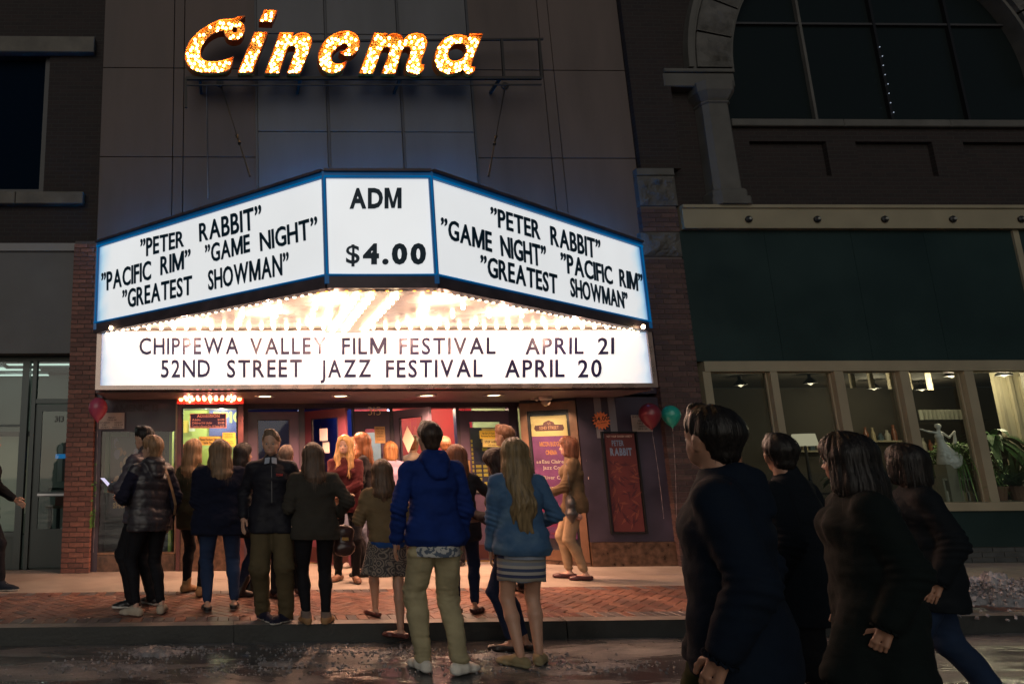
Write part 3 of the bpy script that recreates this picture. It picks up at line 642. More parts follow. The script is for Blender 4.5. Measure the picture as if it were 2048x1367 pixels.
for i, (px, py, s_, c) in enumerate([(647, 868, .15, (.6, .5, .52)), (652, 894, .13, (.5, .47, .45))]):
    p = atY(px, py, DY-.42+.08*0)
    q = thing('taped_paper', ['upper white paper taped to the open pink door', 'lower white paper taped to the open pink door'][i], 'paper', p, rad(-48))
    put('paper', MB().box(-s_/2, s_/2, 0, .002, -s_*.6, s_*.6), mat('white paper %d' % i, c, .7), q)

# ---- right: angled poster case, starburst, second poster
cx0, cx1 = atY(1046, 900, 10.2), atY(1160, 900, 9.78)
ang = math.atan2(cx1.y-cx0.y, cx1.x-cx0.x)
pc = thing('poster_case', 'bronze framed poster case set at an angle right of the doors', 'display case', (cx0.x, cx0.y, zs), ang)
cl = (Vector((cx1.x, cx1.y))-Vector((cx0.x, cx0.y))).length
put('case', MB().box(0, cl, .03, .3, 0, zl-zs), m_plum, pc)
m_case = mat('warm brown case metal', (.17, .09, .055), .4, .3, var=(5, .3))
f = MB(); f.box(0, .10, -.04, .03, .06, 2.32).box(cl-.10, cl, -.04, .03, .06, 2.32).box(.10, cl-.10, -.04, .03, 2.2, 2.32).box(.10, cl-.10, -.04, .03, .06, .2)
put('frame', f, m_case, pc)
f = MB(); f.box(.10, .13, -.02, .03, .2, 2.2).box(cl-.13, cl-.10, -.02, .03, .2, 2.2).box(.13, cl-.13, -.02, .03, 2.17, 2.2); put('inner_frame', f, m_dark, pc)
put('pane', MB().box(.13, cl-.13, -.012, -.006, .2, 2.17), g, pc)
put('base', MB().box(0, cl, -.03, .03, 0, .056), m_granite, pc)
for a_ in (.3, .7): lamp('case_lamp', 'SPOT', (cl*a_, -.55, 2.30), 34, (1, .66, .42), pc, .02, rot=(rad(38), 0, 0), spot=rad(80))
po = thing('festival_poster', 'tall orange and plum 52nd Street jazz poster in the angled case', 'poster', Matrix.Translation(pc.location) @ Matrix.Rotation(ang, 4, 'Z') @ Vector((cl/2, .012, .36)), ang)
PW, PH = cl-.28, 1.76
put('card', MB().box(-PW/2, PW/2, 0, .008, 0, PH), mat('plum poster', (.26, .06, .20), .5, var=(2.5, .45)), po)
put('header', MB().box(-PW/2, PW/2, -.0025, -.0005, PH*.83, PH), mat('orange poster header', (.95, .62, .26), .5, var=(3, .1)), po)
bd = MB(); zc = PH*.905
sh = [(-.30, -.025), (-.28, .03), (-.12, .035), (-.10, .07), (0, .10), (.10, .07), (.12, .035), (.28, .03), (.30, -.025), (.27, -.055), (-.27, -.055)]
bd.add([(x*PW/.72, -.004, zc+z) for x, z in sh], [tuple(range(len(sh)))[::-1]])
put('badge', bd, mat('badge brown', (.17, .05, .05), .5), po)
t_ = MB(); print_text(t_, '52ND STREET', (0, -.006, zc-.035), (1, 0, 0), (0, 0, 1), .042, PW*.56/1, .02) if False else print_text(t_, '52ND STREET', (-PW*.27, -.006, zc-.033), (1, 0, 0), (0, 0, 1), .045, PW*.54, .02)
print_text(t_, 'VI', (0, -.006, zc+.03), (1, 0, 0), (0, 0, 1), .04, None, -.01, 'c')
put('badge_lettering', t_, mat('badge orange', (.75, .33, .18), .5), po)
t_ = MB(); print_text(t_, 'MICON BUDGET', (-PW*.30, -.003, PH*.745), (1, 0, 0), (0, 0, 1), .068, PW*.62, .03); print_text(t_, 'CINEMA', (-PW*.15, -.003, PH*.675), (1, 0, 0), (0, 0, 1), .068, PW*.31, .03)
put('title_lettering', t_, mat('orange title', (.85, .30, .10), .5), po)
t_ = MB()
for k, (a, b) in enumerate([('6-8', 'Eau Claire Memorial'), ('', 'Jazz Combos'), ('8-10', 'River City Ramblers'), ('', 'Perpetual Groove')]):
    z = PH*([.605, .555, .475, .395][k]); 
    if a: print_text(t_, a, (-PW*.43, -.003, z), (1, 0, 0), (0, 0, 1), .034, None, .01)
    print_text(t_, b, (-PW*.27, -.003, z), (1, 0, 0), (0, 0, 1), .05, None, .012)
put('programme_lettering', t_, mat('cream programme', (.85, .62, .5), .5), po)
t_ = MB(); print_text(t_, 'VISIT EAU CLAIRE', (-PW*.2, -.003, .05), (1, 0, 0), (0, 0, 1), .03, PW*.55, .02); put('footer_lettering', t_, mat('red footer', (.6, .05, .05), .5), po)
sk = MB(); random.seed(5)
for k in range(9):
    x = (-.40+.1*k)*PW; h_ = random.uniform(.1, .34); sk.box(x, x+.06, -.002, -.0004, .16, .16+h_)
put('skyline_print', sk, mat('magenta skyline', (.34, .03, .13), .5), po)

# wall right of the case
rx0 = cx1.x; rx1 = 6.38
part('front_wall', MB().box(rx0, rx1, FY, FY+.3, .48, zl).box(rx1, 6.45, FY-.01, DY, zs, 3.2), m_plum, cin)
part('wall_base', MB().box(rx0, rx1, FY-.02, FY+.3, zs, .476), m_granite, cin)
for px in (1186, 1214):
    a, b = atY(px, 785, FY-.01), atY(px+17, 875, FY-.01)
    part('pale_strip', MB().box(a.x, a.x+.10, FY-.008, FY-.001, b.z, a.z+.05), mat('pale grey strip', (.22, .20, .22), .5), cin)  # strips painted in place of light reflected on the wall
p = atY(1203, 840, FY-.03)
sb = thing('price_starburst', 'orange starburst price sign reading $4.00 right of the poster case', 'sign', p)
n_ = 16; vs = [(((.135 if k % 2 == 0 else .10))*math.cos(math.pi*k/n_), 0, ((.135 if k % 2 == 0 else .10))*math.sin(math.pi*k/n_)) for k in range(2*n_)]
put('card', MB().add(vs+[(v[0], .008, v[2]) for v in vs], [tuple(range(2*n_)), tuple(range(4*n_-1, 2*n_-1, -1))]+[(k, 2*n_+k, 2*n_+(k+1) % (2*n_), (k+1) % (2*n_)) for k in range(2*n_)]), mat('orange card', (.95, .24, .08), .6), sb)
t_ = MB(); print_text(t_, '$4.00', (0, -.002, -.005), (1, 0, .12), (-.12, 0, 1), .065, None, .02, 'c'); print_text(t_, 'ALL SHOWS', (0, -.002, -.045), (1, 0, .12), (-.12, 0, 1), .018, None, .01, 'c')
put('printed_lettering', t_, mat('ink black', (.03, .02, .02), .6), sb)
sheet('small_showtimes_card', 'small cream showtimes card partly behind the dark red balloon', 'notice', 1262, 829, 1306, 862, FY-.012, (.45, .38, .32), [('SHOWTIMES', .5, .10, .13, .95, .02, (.1, .07, .07)), ('FRIDAY', .5, .35, .1, None, .01), ('7:00 & 9:10', .5, .5, .1, None, 0), ('SUNDAY', .5, .68, .08, None, .01), ('1:00 & 3:10', .5, .84, .1, None, 0)])
r, wd, ht = sheet('red_film_poster', 'red leaf patterned film poster with grey blue title right of starburst', 'poster', 1208, 866, 1290, 1062, FY-.02, (.11, .022, .022),
      [('NOT YOUR GARDEN VARIETY', .5, .03, .02, .85, .01, (.7, .5, .4)), ('PETER', .42, .10, .06, .40, .04), ('RABBIT', .5, .19, .08, .72, .05)], ink=(.16, .22, .33))
lf = MB(); random.seed(8)
for k in range(70):
    x, z = random.uniform(-.46, .46)*wd, random.uniform(.04, .72)*ht; a = random.uniform(0, 3.14); l = random.uniform(.03, .09); w_ = l*.22; yy = -.0008-.00002*k
    c, s_ = math.cos(a), math.sin(a); lf.add([(x+c*l, yy, z+s_*l), (x-s_*w_, yy, z+c*w_), (x-c*l, yy, z-s_*l), (x+s_*w_, yy, z-c*w_)], [(0, 1, 2, 3)], k % 2)
put('printed_leaves', lf, [mat('leaf print dark', (.06, .012, .018), .5), mat('leaf print bright', (.17, .045, .03), .5)], r)
fr = MB(); a, b = atY(1202, 862, FY-.03), atY(1296, 1066, FY-.03)
f = MB(); f.box(a.x, a.x+.02, FY-.045, FY-.001, b.z, a.z).box(b.x-.02, b.x, FY-.045, FY-.001, b.z, a.z).box(a.x+.02, b.x-.02, FY-.045, FY-.001, a.z-.02, a.z).box(a.x+.02, b.x-.02, FY-.045, FY-.001, b.z, b.z+.02); part('frame', f, m_dark, r)

# ---- soffit behind the lower sign, downlights, dome camera
so = MB().box(-1.8, 5.60, 8.86, DY, zl, zl+.05).box(5.601, 6.42, FY+.301, DY, zl, zl+.05)
part('upper_wall', MB().box(5.45, 6.45, FY+.002, FY+.3, zl+.051, 3.2), m_plum, cin); part('soffit', so, mat('soffit paint', (.16, .13, .14), .5, var=(2, .2)), cin)
for i, px in enumerate((530, 682, 855, 990)):
    c = atY(px, 784, 9.3); X = atZ(px, 785, zl)
    dl = thing('downlight', 'recessed round downlight under the marquee, %s' % ['nearest the ticket booth', 'second from the booth', 'third from the booth', 'nearest the poster case'][i], 'lamp', (c.x, 9.35, zl), group='downlights under the marquee')
    put('rim', MB().lathe([(.10, -.004), (.13, -.018), (.145, -.012), (.145, 0)], 20), m_steel, dl)
    put('lens', MB().lathe([(0, -.006), (.10, -.004)], 20), glow('downlight light', (1, .75, .42), 9), dl)
    lamp('downlight_beam', 'SPOT', (0, 0, -.03), 240, (1, .50, .30), dl, .08, spot=rad(150))
c = atY(1090, 787, 9.6)
dc = thing('dome_camera', 'white security dome camera under the marquee near the poster case', 'security camera', (c.x, 9.6, zl))
put('mount', MB().lathe([(.09, 0), (.09, -.04), (.07, -.06)], 16), mat('white plastic', (.6, .55, .5), .4), dc)
put('dome', MB().lathe([(.07, -.06), (.068, -.09), (.045, -.125), (0, -.14)], 16), mat('smoked dome', (.25, .18, .14), .1), dc)
put('camera_arm', MB().tube([(-.02, 0, -.02), (-.12, .02, -.05), (-.2, .02, -.03)], .018), MATS['white plastic'], dc)
# ================================================================ MARQUEE
mq = thing('marquee', 'V shaped lit cinema marquee with film titles over the pavement', 'marquee', (2.0, 7.6, 3.35))
MYC, MYE = 6.50, 8.70
ZB, ZTP = 3.42, 4.44
A_l = atY(650, 450, MYC).x; A_r = atY(866, 450, MYC).x; E_l = -1.80; E_r = 5.55
def sign_mat():
    m = bpy.data.materials.new('backlit sign face'); m.use_nodes = True; t = m.node_tree; N = t.nodes; L = t.links
    b = N['Principled BSDF']; b.inputs['Base Color'].default_value = (.6, .6, .6, 1); b.inputs['Roughness'].default_value = .3
    tc = N.new('ShaderNodeTexCoord'); n = N.new('ShaderNodeTexNoise'); n.inputs['Scale'].default_value = 1.2; L.new(tc.outputs['Object'], n.inputs[0])
    mr = N.new('ShaderNodeMapRange'); mr.inputs[3].default_value = .62; mr.inputs[4].default_value = .74; L.new(n.outputs[0], mr.inputs[0])
    # the tubes inside stop short of the ends: bluish, weaker light in the last hand's width (attribute 'edge')
    at = N.new('ShaderNodeAttribute'); at.attribute_name = 'edge'
    cr = N.new('ShaderNodeValToRGB'); e = cr.color_ramp.elements; e[0].position = 0; e[0].color = (.95, .98, 1, 1); e[1].position = 1; e[1].color = (.06, .30, .62, 1)
    k = cr.color_ramp.elements.new(.6); k.color = (.50, .80, 1, 1)
    L.new(at.outputs['Fac'], cr.inputs[0]); L.new(cr.outputs[0], b.inputs['Emission Color']); L.new(mr.outputs[0], b.inputs['Emission Strength'])
    return m
m_sign = sign_mat()
m_mq = mat('marquee blue rail with added glow', (.01, .11, .26), .4, var=(5, .3), emit=(0, .06, .20), es=.35)  # emission stands in for the blue bloom around the frame
m_mqd = mat('marquee dark trim', (.075, .055, .065), .45, .3, var=(5, .3))
def sign_face(a, b, z0, z1, e0, e1, root, n=28):
    """a,b: plan points of the lower edge; e0,e1: whether the light fades at that end"""
    a = Vector((*a, 0)); b = Vector((*b, 0)); vs = []; ed = []; fs = []; m = 8
    for i in range(n+1):
        for j in range(m+1):
            t = i/n; s_ = j/m; p = a.lerp(b, t); vs.append((p.x, p.y, z0+(z1-z0)*s_))
            d = 9
            wob = .5+.5*math.sin(j*2.1)
            if e0: d = min(d, t*(b-a).length/(.16+.10*wob))
            if e1: d = min(d, (1-t)*(b-a).length/(.16+.10*wob))
            ed.append(max(0, 1-d)**1.3)
    for i in range(n):
        for j in range(m):
            k = i*(m+1)+j; fs.append((k, k+m+1, k+m+2, k+1))
    me = bpy.data.meshes.new('sign_panel'); me.from_pydata(vs, [], fs); at = me.attributes.new('edge', 'FLOAT', 'POINT'); at.data.foreach_set('value', ed); me.materials.append(m_sign); me.update()
    return rel(put('sign_panel', me), root)
def plan_n(a, b): d = (Vector(b)-Vector(a)).normalized(); return Vector((d.y, -d.x))   # toward the street
pts = [(E_l, MYE), (A_l, MYC), (A_r, MYC), (E_r, MYE)]
for k in range(3):
    a, b = pts[k], pts[k+1]; d = (Vector(b)-Vector(a)).normalized(); n = plan_n(a, b); i0 = .022
    a2 = Vector(a)+d*i0; b2 = Vector(b)-d*i0
    sign_face(a2, b2, ZB, ZTP, k == 0, k == 2, mq)
    n3 = Vector((n.x, n.y, 0)); d3 = Vector((d.x, d.y, 0)); A3 = Vector((*a, 0)); B3 = Vector((*b, 0))
    def band(z0, z1, out, dep, m, nm):
        q = [A3+n3*out+Vector((0, 0, z0)), B3+n3*out+Vector((0, 0, z0)), B3+n3*out+Vector((0, 0, z1)), A3+n3*out+Vector((0, 0, z1))]
        part(nm, MB().hexa(q, -n3*dep), m, mq)
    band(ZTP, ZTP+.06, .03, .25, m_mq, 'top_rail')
    band(ZTP+.062, ZTP+.09, .06, .25, m_mqd, 'cornice')
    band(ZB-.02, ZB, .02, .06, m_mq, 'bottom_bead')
    band(ZB-.105, ZB-.022, .012, .08, m_mqd, 'bottom_rail'); band(ZB-.15, ZB-.107, .035, .12, m_mqd, 'lower_moulding')
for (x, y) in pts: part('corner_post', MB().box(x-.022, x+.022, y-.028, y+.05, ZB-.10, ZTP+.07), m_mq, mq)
top = MB(); q = [(E_l, MYE, ZTP-.1), (A_l, MYC+.1, ZTP-.1), (A_r, MYC+.1, ZTP-.1), (E_r, MYE, ZTP-.1), (E_r, FY-.01, ZTP-.1), (E_l, FY-.01, ZTP-.1)]
top.add(q+[(a, b, c-.05) for a, b, c in q], [tuple(range(6)), tuple(range(11, 5, -1))]+[(k, 6+k, 6+(k+1) % 6, (k+1) % 6) for k in range(6)])
part('roof', top, m_mqd, mq)
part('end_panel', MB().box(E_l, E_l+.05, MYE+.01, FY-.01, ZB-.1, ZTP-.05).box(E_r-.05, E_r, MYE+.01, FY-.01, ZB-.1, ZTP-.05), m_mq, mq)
# added glow tubes: thin ones edging the frame, a hidden one lighting the facade
g_edge = glow('blue edge added glow', (.0, .13, .36), .8)
for k in range(3):
    a = Vector(pts[k]); b = Vector(pts[k+1]); n = plan_n(a, b)
    for z in (ZTP+.012, ZB-.008): part('added_edge_glow', MB().tube([(a.x+n.x*.034, a.y+n.y*.034, z), (b.x+n.x*.034, b.y+n.y*.034, z)], .011 if z > 4 else .006, 6), g_edge, mq)
for (x, y) in pts: part('added_edge_glow', MB().tube([(x, y-.036, ZB), (x, y-.036, ZTP)], .008, 6), g_edge, mq)
zc_ = atY(760, 352, 9.4).z-.30
npts = [(E_l+.1, 9.42, 4.52), (atY(650, 352, 9.4).x, 9.42, zc_), (atY(866, 352, 9.4).x, 9.42, zc_), (E_r+.3, 9.42, 4.60)]
part('roof_neon_tube', MB().tube(npts, .022, 8), glow('deep blue added wash', (.0, .22, .72), 70), mq)  # unseen tube added to wash the wall above the marquee blue
for p_ in npts: part('wash_tube_bracket', MB().bar((p_[0], 9.42, p_[2]), (p_[0], FY-.001, p_[2]), .03), m_mqd, mq)
# ceiling of the V, sheet metal strewn with bulbs
CZ = ZB-.10
m_ceil = mat('cream enamelled ceiling', (.80, .72, .62), .28, var=(2.2, .12), bump=(2.4, .25, .03))
q = [(E_l, MYE+.02, CZ), (A_l, MYC+.05, CZ), (A_r, MYC+.05, CZ), (E_r, MYE+.02, CZ), (E_r, MYE+.15, CZ), (E_l, MYE+.15, CZ)]
def inV(x, y, mg=.07):
    if y > MYE-.02: return False
    for a, b in ((pts[0], pts[1]), (pts[1], pts[2]), (pts[2], pts[3])):
        n = plan_n(a, b)
        if (x-a[0])*n.x+(y-a[1])*n.y > -mg: return False
    return True
# triangular fan panels meeting at a centre spine
cx_ = (A_l+A_r)/2; W3 = .28
fan = [[(E_l, MYE), (A_l, MYC), (cx_-W3, MYC), (cx_-W3, MYE)], [(cx_-W3, MYC), (cx_, MYC), (cx_, MYE), (cx_-W3, MYE)], [(cx_, MYC), (cx_+W3, MYC), (cx_+W3, MYE), (cx_, MYE)], [(cx_+W3, MYC), (A_r, MYC), (E_r, MYE), (cx_+W3, MYE)]]
for k, fp in enumerate(fan):
    z = CZ-(.05 if k in (1, 2) else 0); fp = [(x+(.002 if j in (0, 3) else -.002) if k in (1, 2) else x, y) for j, (x, y) in enumerate(fp)]
    part('ceiling_panel', MB().add([(x, y+.03, z) for x, y in fp]+[(x, y+.03, z+.06) for x, y in fp], [tuple(range(len(fp)-1, -1, -1)), tuple(range(len(fp), 2*len(fp)))]+[(i, (i+1) % len(fp), len(fp)+(i+1) % len(fp), len(fp)+i) for i in range(len(fp))]), m_ceil, mq)
bpos = []
for k in range(3):
    a = Vector(pts[k]); b = Vector(pts[k+1]); n = plan_n(a, b); L = (b-a).length; cnt = 8 if k == 1 else 36
    for i in range(cnt): p = a.lerp(b, (i+.5)/cnt)-n*.075; bpos.append((p.x, p.y, 1))
for i in range(44): bpos.append((E_l+.25+(E_r-E_l-.5)*i/43, MYE-.26, 0))
for r_, y in enumerate(np.arange(MYC+.45, MYE-.25, .42)):
    for x in np.arange(E_l+.2, E_r-.1, .42):
        if inV(x, y, .25) and abs(x-cx_) > W3+.08: bpos.append((x+random.uniform(-.03, .03), y, 2))
for x in (cx_-W3*.75, cx_-.06, cx_+W3*.7):
    for y in np.arange(MYC+.22, MYE-.1, .2): bpos.append((x, y, 3))
g_mq = glow('marquee bulb light', (1, .68, .40), 22); bm_mq = mkbulb(g_mq)
g_mo = glow('orange tipped bulb light', (1, .42, .07), 3.2); bm_mo = mkbulb(g_mo)
for (x, y, t_) in bpos:
    z = CZ-(.055 if t_ == 3 else .005)
    o = put('bulb', bm_mo if (t_ == 1 and y < MYC+.2) else bm_mq, None, mq, Vector((x, y, z))-mq.location, (rad(180), 0, 0))
for (x, y) in [(-.6, 8.2), (.4, 7.7), (1.1, 7.1), (1.2, 8.2), (2.3, 7.1), (2.4, 8.2), (3.2, 7.7), (4.3, 8.2)]:
    lamp('marquee_bulb_glow', 'POINT', Vector((x, y, CZ-.075))-mq.location, 30, (1, .54, .38), mq, .015)

# lower sign box
LZ0, LZ1 = atY(760, 768, MYE).z, atY(760, 659, MYE).z
ll, lr = atY(203, 700, MYE).x, atY(1296, 700, MYE).x; lrb = atY(1304, 760, MYE).x
sign_face((ll, MYE), (lr+.01, MYE), LZ0, LZ1, True, True, mq, 90)
f = MB(); y0, y1 = MYE-.03, MYE+.06
f.box(ll-.06, lr+.06, y0, y1, LZ0-.055, LZ0).box(ll-.06, ll, y0, y1, LZ0, LZ1).box(lr, lr+.06, y0, y1, LZ0, LZ1)
part('lower_sign_frame', f, mat('brushed steel sign trim', (.34, .28, .26), .28, .85, var=(6, .2)), mq)
part('lower_sign_top_rail', MB().box(ll-.06, lr+.06, y0, y1, LZ1, CZ-.02), MATS['brushed steel sign trim'], mq)
part('lower_sign_box', MB().box(ll-.05, lr+.05, MYE+.061, MYE+.15, LZ0-.05, CZ), m_mqd, mq)


# marquee letters
m_let = mat('glossy black marquee letter', (.004, .030, .060), .35, spec=.4)
m_let2 = mat('glossy navy marquee letter', (.012, .012, .05), .3, spec=.22)
def word(text, pl, pr, hl, hr, p0, n, m, bold=.018, gap=.10, space=.4):
    """pl, pr: picture points of the baseline's ends; hl, hr: points above them at cap height"""
    n = Vector(n); P = Vector(p0)+n*.012
    a, b, c, d = [atPlane(*q, P, n) for q in (pl, pr, hl, hr)]
    lay, tot = layout(text, bold, .03, gap, space); R_ = b-a
    for vs, fs, x, wd in lay:
        out = []
        for p in vs:
            t = (p[0]+x)/tot; base = a.lerp(b, t); topp = c.lerp(d, t); q = base.lerp(topp, p[1]); out.append(q+n*(p[2]*.12))
        o = part('letter', MB().add(out, fs), m, mq)
nL = plan_n(pts[0], pts[1]); nL = (nL.x, nL.y, 0); pL = (A_l, MYC, 3.9)
nR = plan_n(pts[2], pts[3]); nR = (nR.x, nR.y, 0); pR = (A_r, MYC, 3.9)
LQ = '\u201d'
for tx_, a, b, c, d in [
    (LQ+'PETER', (281, 515), (368, 492), (281, 478), (368, 460)), ('RABBIT'+LQ, (399, 483), (524, 455), (398, 447), (522, 409)),
    (LQ+'PACIFIC', (203, 583), (302, 558), (203, 546), (302, 520)), ('RIM'+LQ, (321, 550), (381, 534), (321, 513), (381, 497)),
    (LQ+'GAME', (411, 527), (500, 503), (410, 490), (499, 467)), ('NIGHT'+LQ, (521, 502), (636, 474), (519, 465), (634, 432)),
    (LQ+'GREATEST', (245, 617), (384, 588), (245, 580), (384, 550)), ('SHOWMAN'+LQ, (417, 580), (578, 547), (416, 541), (577, 503))]:
    word(tx_, a, b, c, d, pL, nL, m_let)
for tx_, a, b, c, d in [
    (LQ+'PETER', (982, 450), (1081, 479), (981, 413), (1079, 442)), ('RABBIT'+LQ, (1102, 489), (1202, 520), (1100, 451), (1200, 480)),
    (LQ+'GAME', (882, 473), (984, 504), (882, 434), (983, 464)), ('NIGHT'+LQ, (1003, 511), (1093, 536), (1000, 470), (1091, 492)),
    (LQ+'PACIFIC', (1123, 543), (1226, 569), (1121, 504), (1223, 533)), ('RIM'+LQ, (1240, 572), (1286, 584), (1238, 537), (1284, 548)),
    (LQ+'GREATEST', (962, 549), (1115, 588), (961, 509), (1114, 549)), ('SHOWMAN'+LQ, (1142, 592), (1257, 618), (1140, 554), (1254, 585))]:
    word(tx_, a, b, c, d, pR, nR, m_let)
pc_ = (A_l, MYC, 3.9); nC = (0, -1, 0)
word('ADM', (699, 417), (803, 416), (699, 376), (803, 375), pc_, nC, m_let, .04)
word('$4.00', (692, 528), (852, 528), (692, 487), (852, 486), pc_, nC, m_let, .05, .14)
pD = (0, MYE, 3)
for tx_, a, b in [('CHIPPEWA', 279, 477), ('VALLEY', 500, 652), ('FILM', 684, 773), ('FESTIVAL', 799, 991), ('APRIL', 1051, 1167), ('21', 1196, 1228)]:
    word(tx_, (a, 708), (b, 707), (a, 675), (b, 674), pD, nC, m_let2, .012, .20)
for tx_, a, b in [('52ND', 322, 420), ('STREET', 454, 604), ('JAZZ', 641, 742), ('FESTIVAL', 772, 965), ('APRIL', 1010, 1129), ('20', 1156, 1203)]:
    word(tx_, (a, 754), (b, 753), (a, 719), (b, 718), pD, nC, m_let2, .012, .20)

# ================================================================ CINEMA SIGN with bulbs
CY = 9.30
cs = thing('cinema_sign', 'slanting script CINEMA sign of orange letters studded with lit bulbs', 'sign', atY(665, 155, CY))
OUT = {
 'C': ([(443,112,1),(400,116),(360,129),(300,133),(240,153),(170,195),(110,250),(75,310),(63,370),(80,420),(125,455),(190,469),(270,469),(325,459),(355,428),(369,367,1),(340,378),(290,392),(230,397),(185,388),(164,360),(165,320),(190,270),(230,232),(275,211),(308,206,1),(318,236),(340,257),(375,265),(415,250),(438,210),(436,170),(405,142,1)], [[(361,203),(370,185),(388,184),(391,202),(384,216),(367,216)]]),
 'i': ([(500,214,1),(585,214,1),(485,469,1),(395,469,1)], []),
 'dot': ([(562,73,1),(644,78,1),(612,151,1),(528,148,1)], []),
 'n': ([(658,215,1),(748,217,1),(741,240,1),(768,224),(803,215),(840,226),(859,262),(852,310),(787,472,1),(704,472,1),(750,345),(757,318),(748,303),(728,302),(706,322),(655,472,1),(565,472,1)], []),
 'e': ([(1082,393,1),(1062,440),(1020,466),(975,473),(930,450),(905,405),(901,350),(925,292),(970,243),(1030,212),(1090,207),(1135,225),(1159,265),(1156,310),(1130,348),(1095,363),(1055,357),(1033,336,1),(1062,330),(1086,308),(1078,290),(1050,290),(1012,318),(984,360),(988,395),(1012,412),(1045,410),(1065,402)], []),
 'm': ([(1250,219,1),(1336,221,1),(1327,243,1),(1355,225),(1392,221),(1425,238),(1431,262,1),(1470,229),(1520,219),(1565,233),(1584,275),(1575,320),(1550,385),(1546,414,1),(1567,418,1),(1560,452),(1530,476),(1488,477),(1455,455),(1451,415),(1475,355),(1480,325),(1465,308),(1440,313),(1422,345),(1384,476,1),(1296,474,1),(1345,340),(1346,314),(1327,308),(1300,330),(1244,474,1),(1156,473,1)], []),
 'a': ([(1850,222,1),(1933,223,1),(1868,395),(1862,432,1),(1886,431,1),(1878,460),(1850,478),(1822,468),(1812,448,1),(1770,468),(1710,477),(1660,452),(1633,405),(1632,355),(1655,295),(1700,250),(1760,229),(1815,233),(1843,246,1)], [[(1715,345),(1738,303),(1782,284),(1822,299),(1830,330),(1808,372),(1768,393),(1728,386)]]),
}
def zp(x, y): return (350+x/3.151, y/3.151)
def smooth_loop(P, n=5):
    P = [(p[0], p[1], len(p) > 2) for p in P]; out = []; m = len(P)
    for i in range(m):
        p0, p1, p2, p3 = P[i-1], P[i], P[(i+1) % m], P[(i+2) % m]
        t1 = (0, 0) if False else ((p2[0]-p0[0])/2, (p2[1]-p0[1])/2); t2 = ((p3[0]-p1[0])/2, (p3[1]-p1[1])/2)
        if p1[2]: t1 = (p2[0]-p1[0], p2[1]-p1[1])
        if p2[2]: t2 = (p2[0]-p1[0], p2[1]-p1[1])
        for k in range(n if not (p1[2] and p2[2]) else 1):
            s_ = k/n; h1 = 2*s_**3-3*s_**2+1; h2 = -2*s_**3+3*s_**2; h3 = s_**3-2*s_**2+s_; h4 = s_**3-s_**2
            out.append((h1*p1[0]+h2*p2[0]+h3*t1[0]+h4*t2[0], h1*p1[1]+h2*p2[1]+h3*t1[1]+h4*t2[1]))
    return out
def inside(pt, loop):
    x, y = pt; c = False; j = len(loop)-1
    for i in range(len(loop)):
        xi, yi = loop[i][:2]; xj, yj = loop[j][:2]
        if (yi > y) != (yj > y) and x < (xj-xi)*(y-yi)/(yj-yi)+xi: c = not c
        j = i
    return c
def edged(pt, loop): 
    a = np.array(loop); b = np.roll(a, -1, 0); p = np.array(pt); d = b-a; t = np.clip(((p-a)*d).sum(1)/np.maximum((d*d).sum(1), 1e-9), 0, 1)
    return np.linalg.norm(p-(a+d*t[:, None]), axis=1).min()
m_face = mat('orange enamel letter face', (.92, .50, .08), .35, var=(9, .25)); m_rim = mat('orange letter rim', (.75, .20, .04), .35)
g_cb = glow('cinema sign bulb light', (1, .58, .20), 42); bm_cb = mkbulb(g_cb)
socket = MB().lathe([(.030, 0), (.031, .012), (.022, .012), (.018, .004)], 10).mesh('socket', True); socket.materials.append(mat('orange enamel socket', (.88, .44, .07), .4))
random.seed(21)
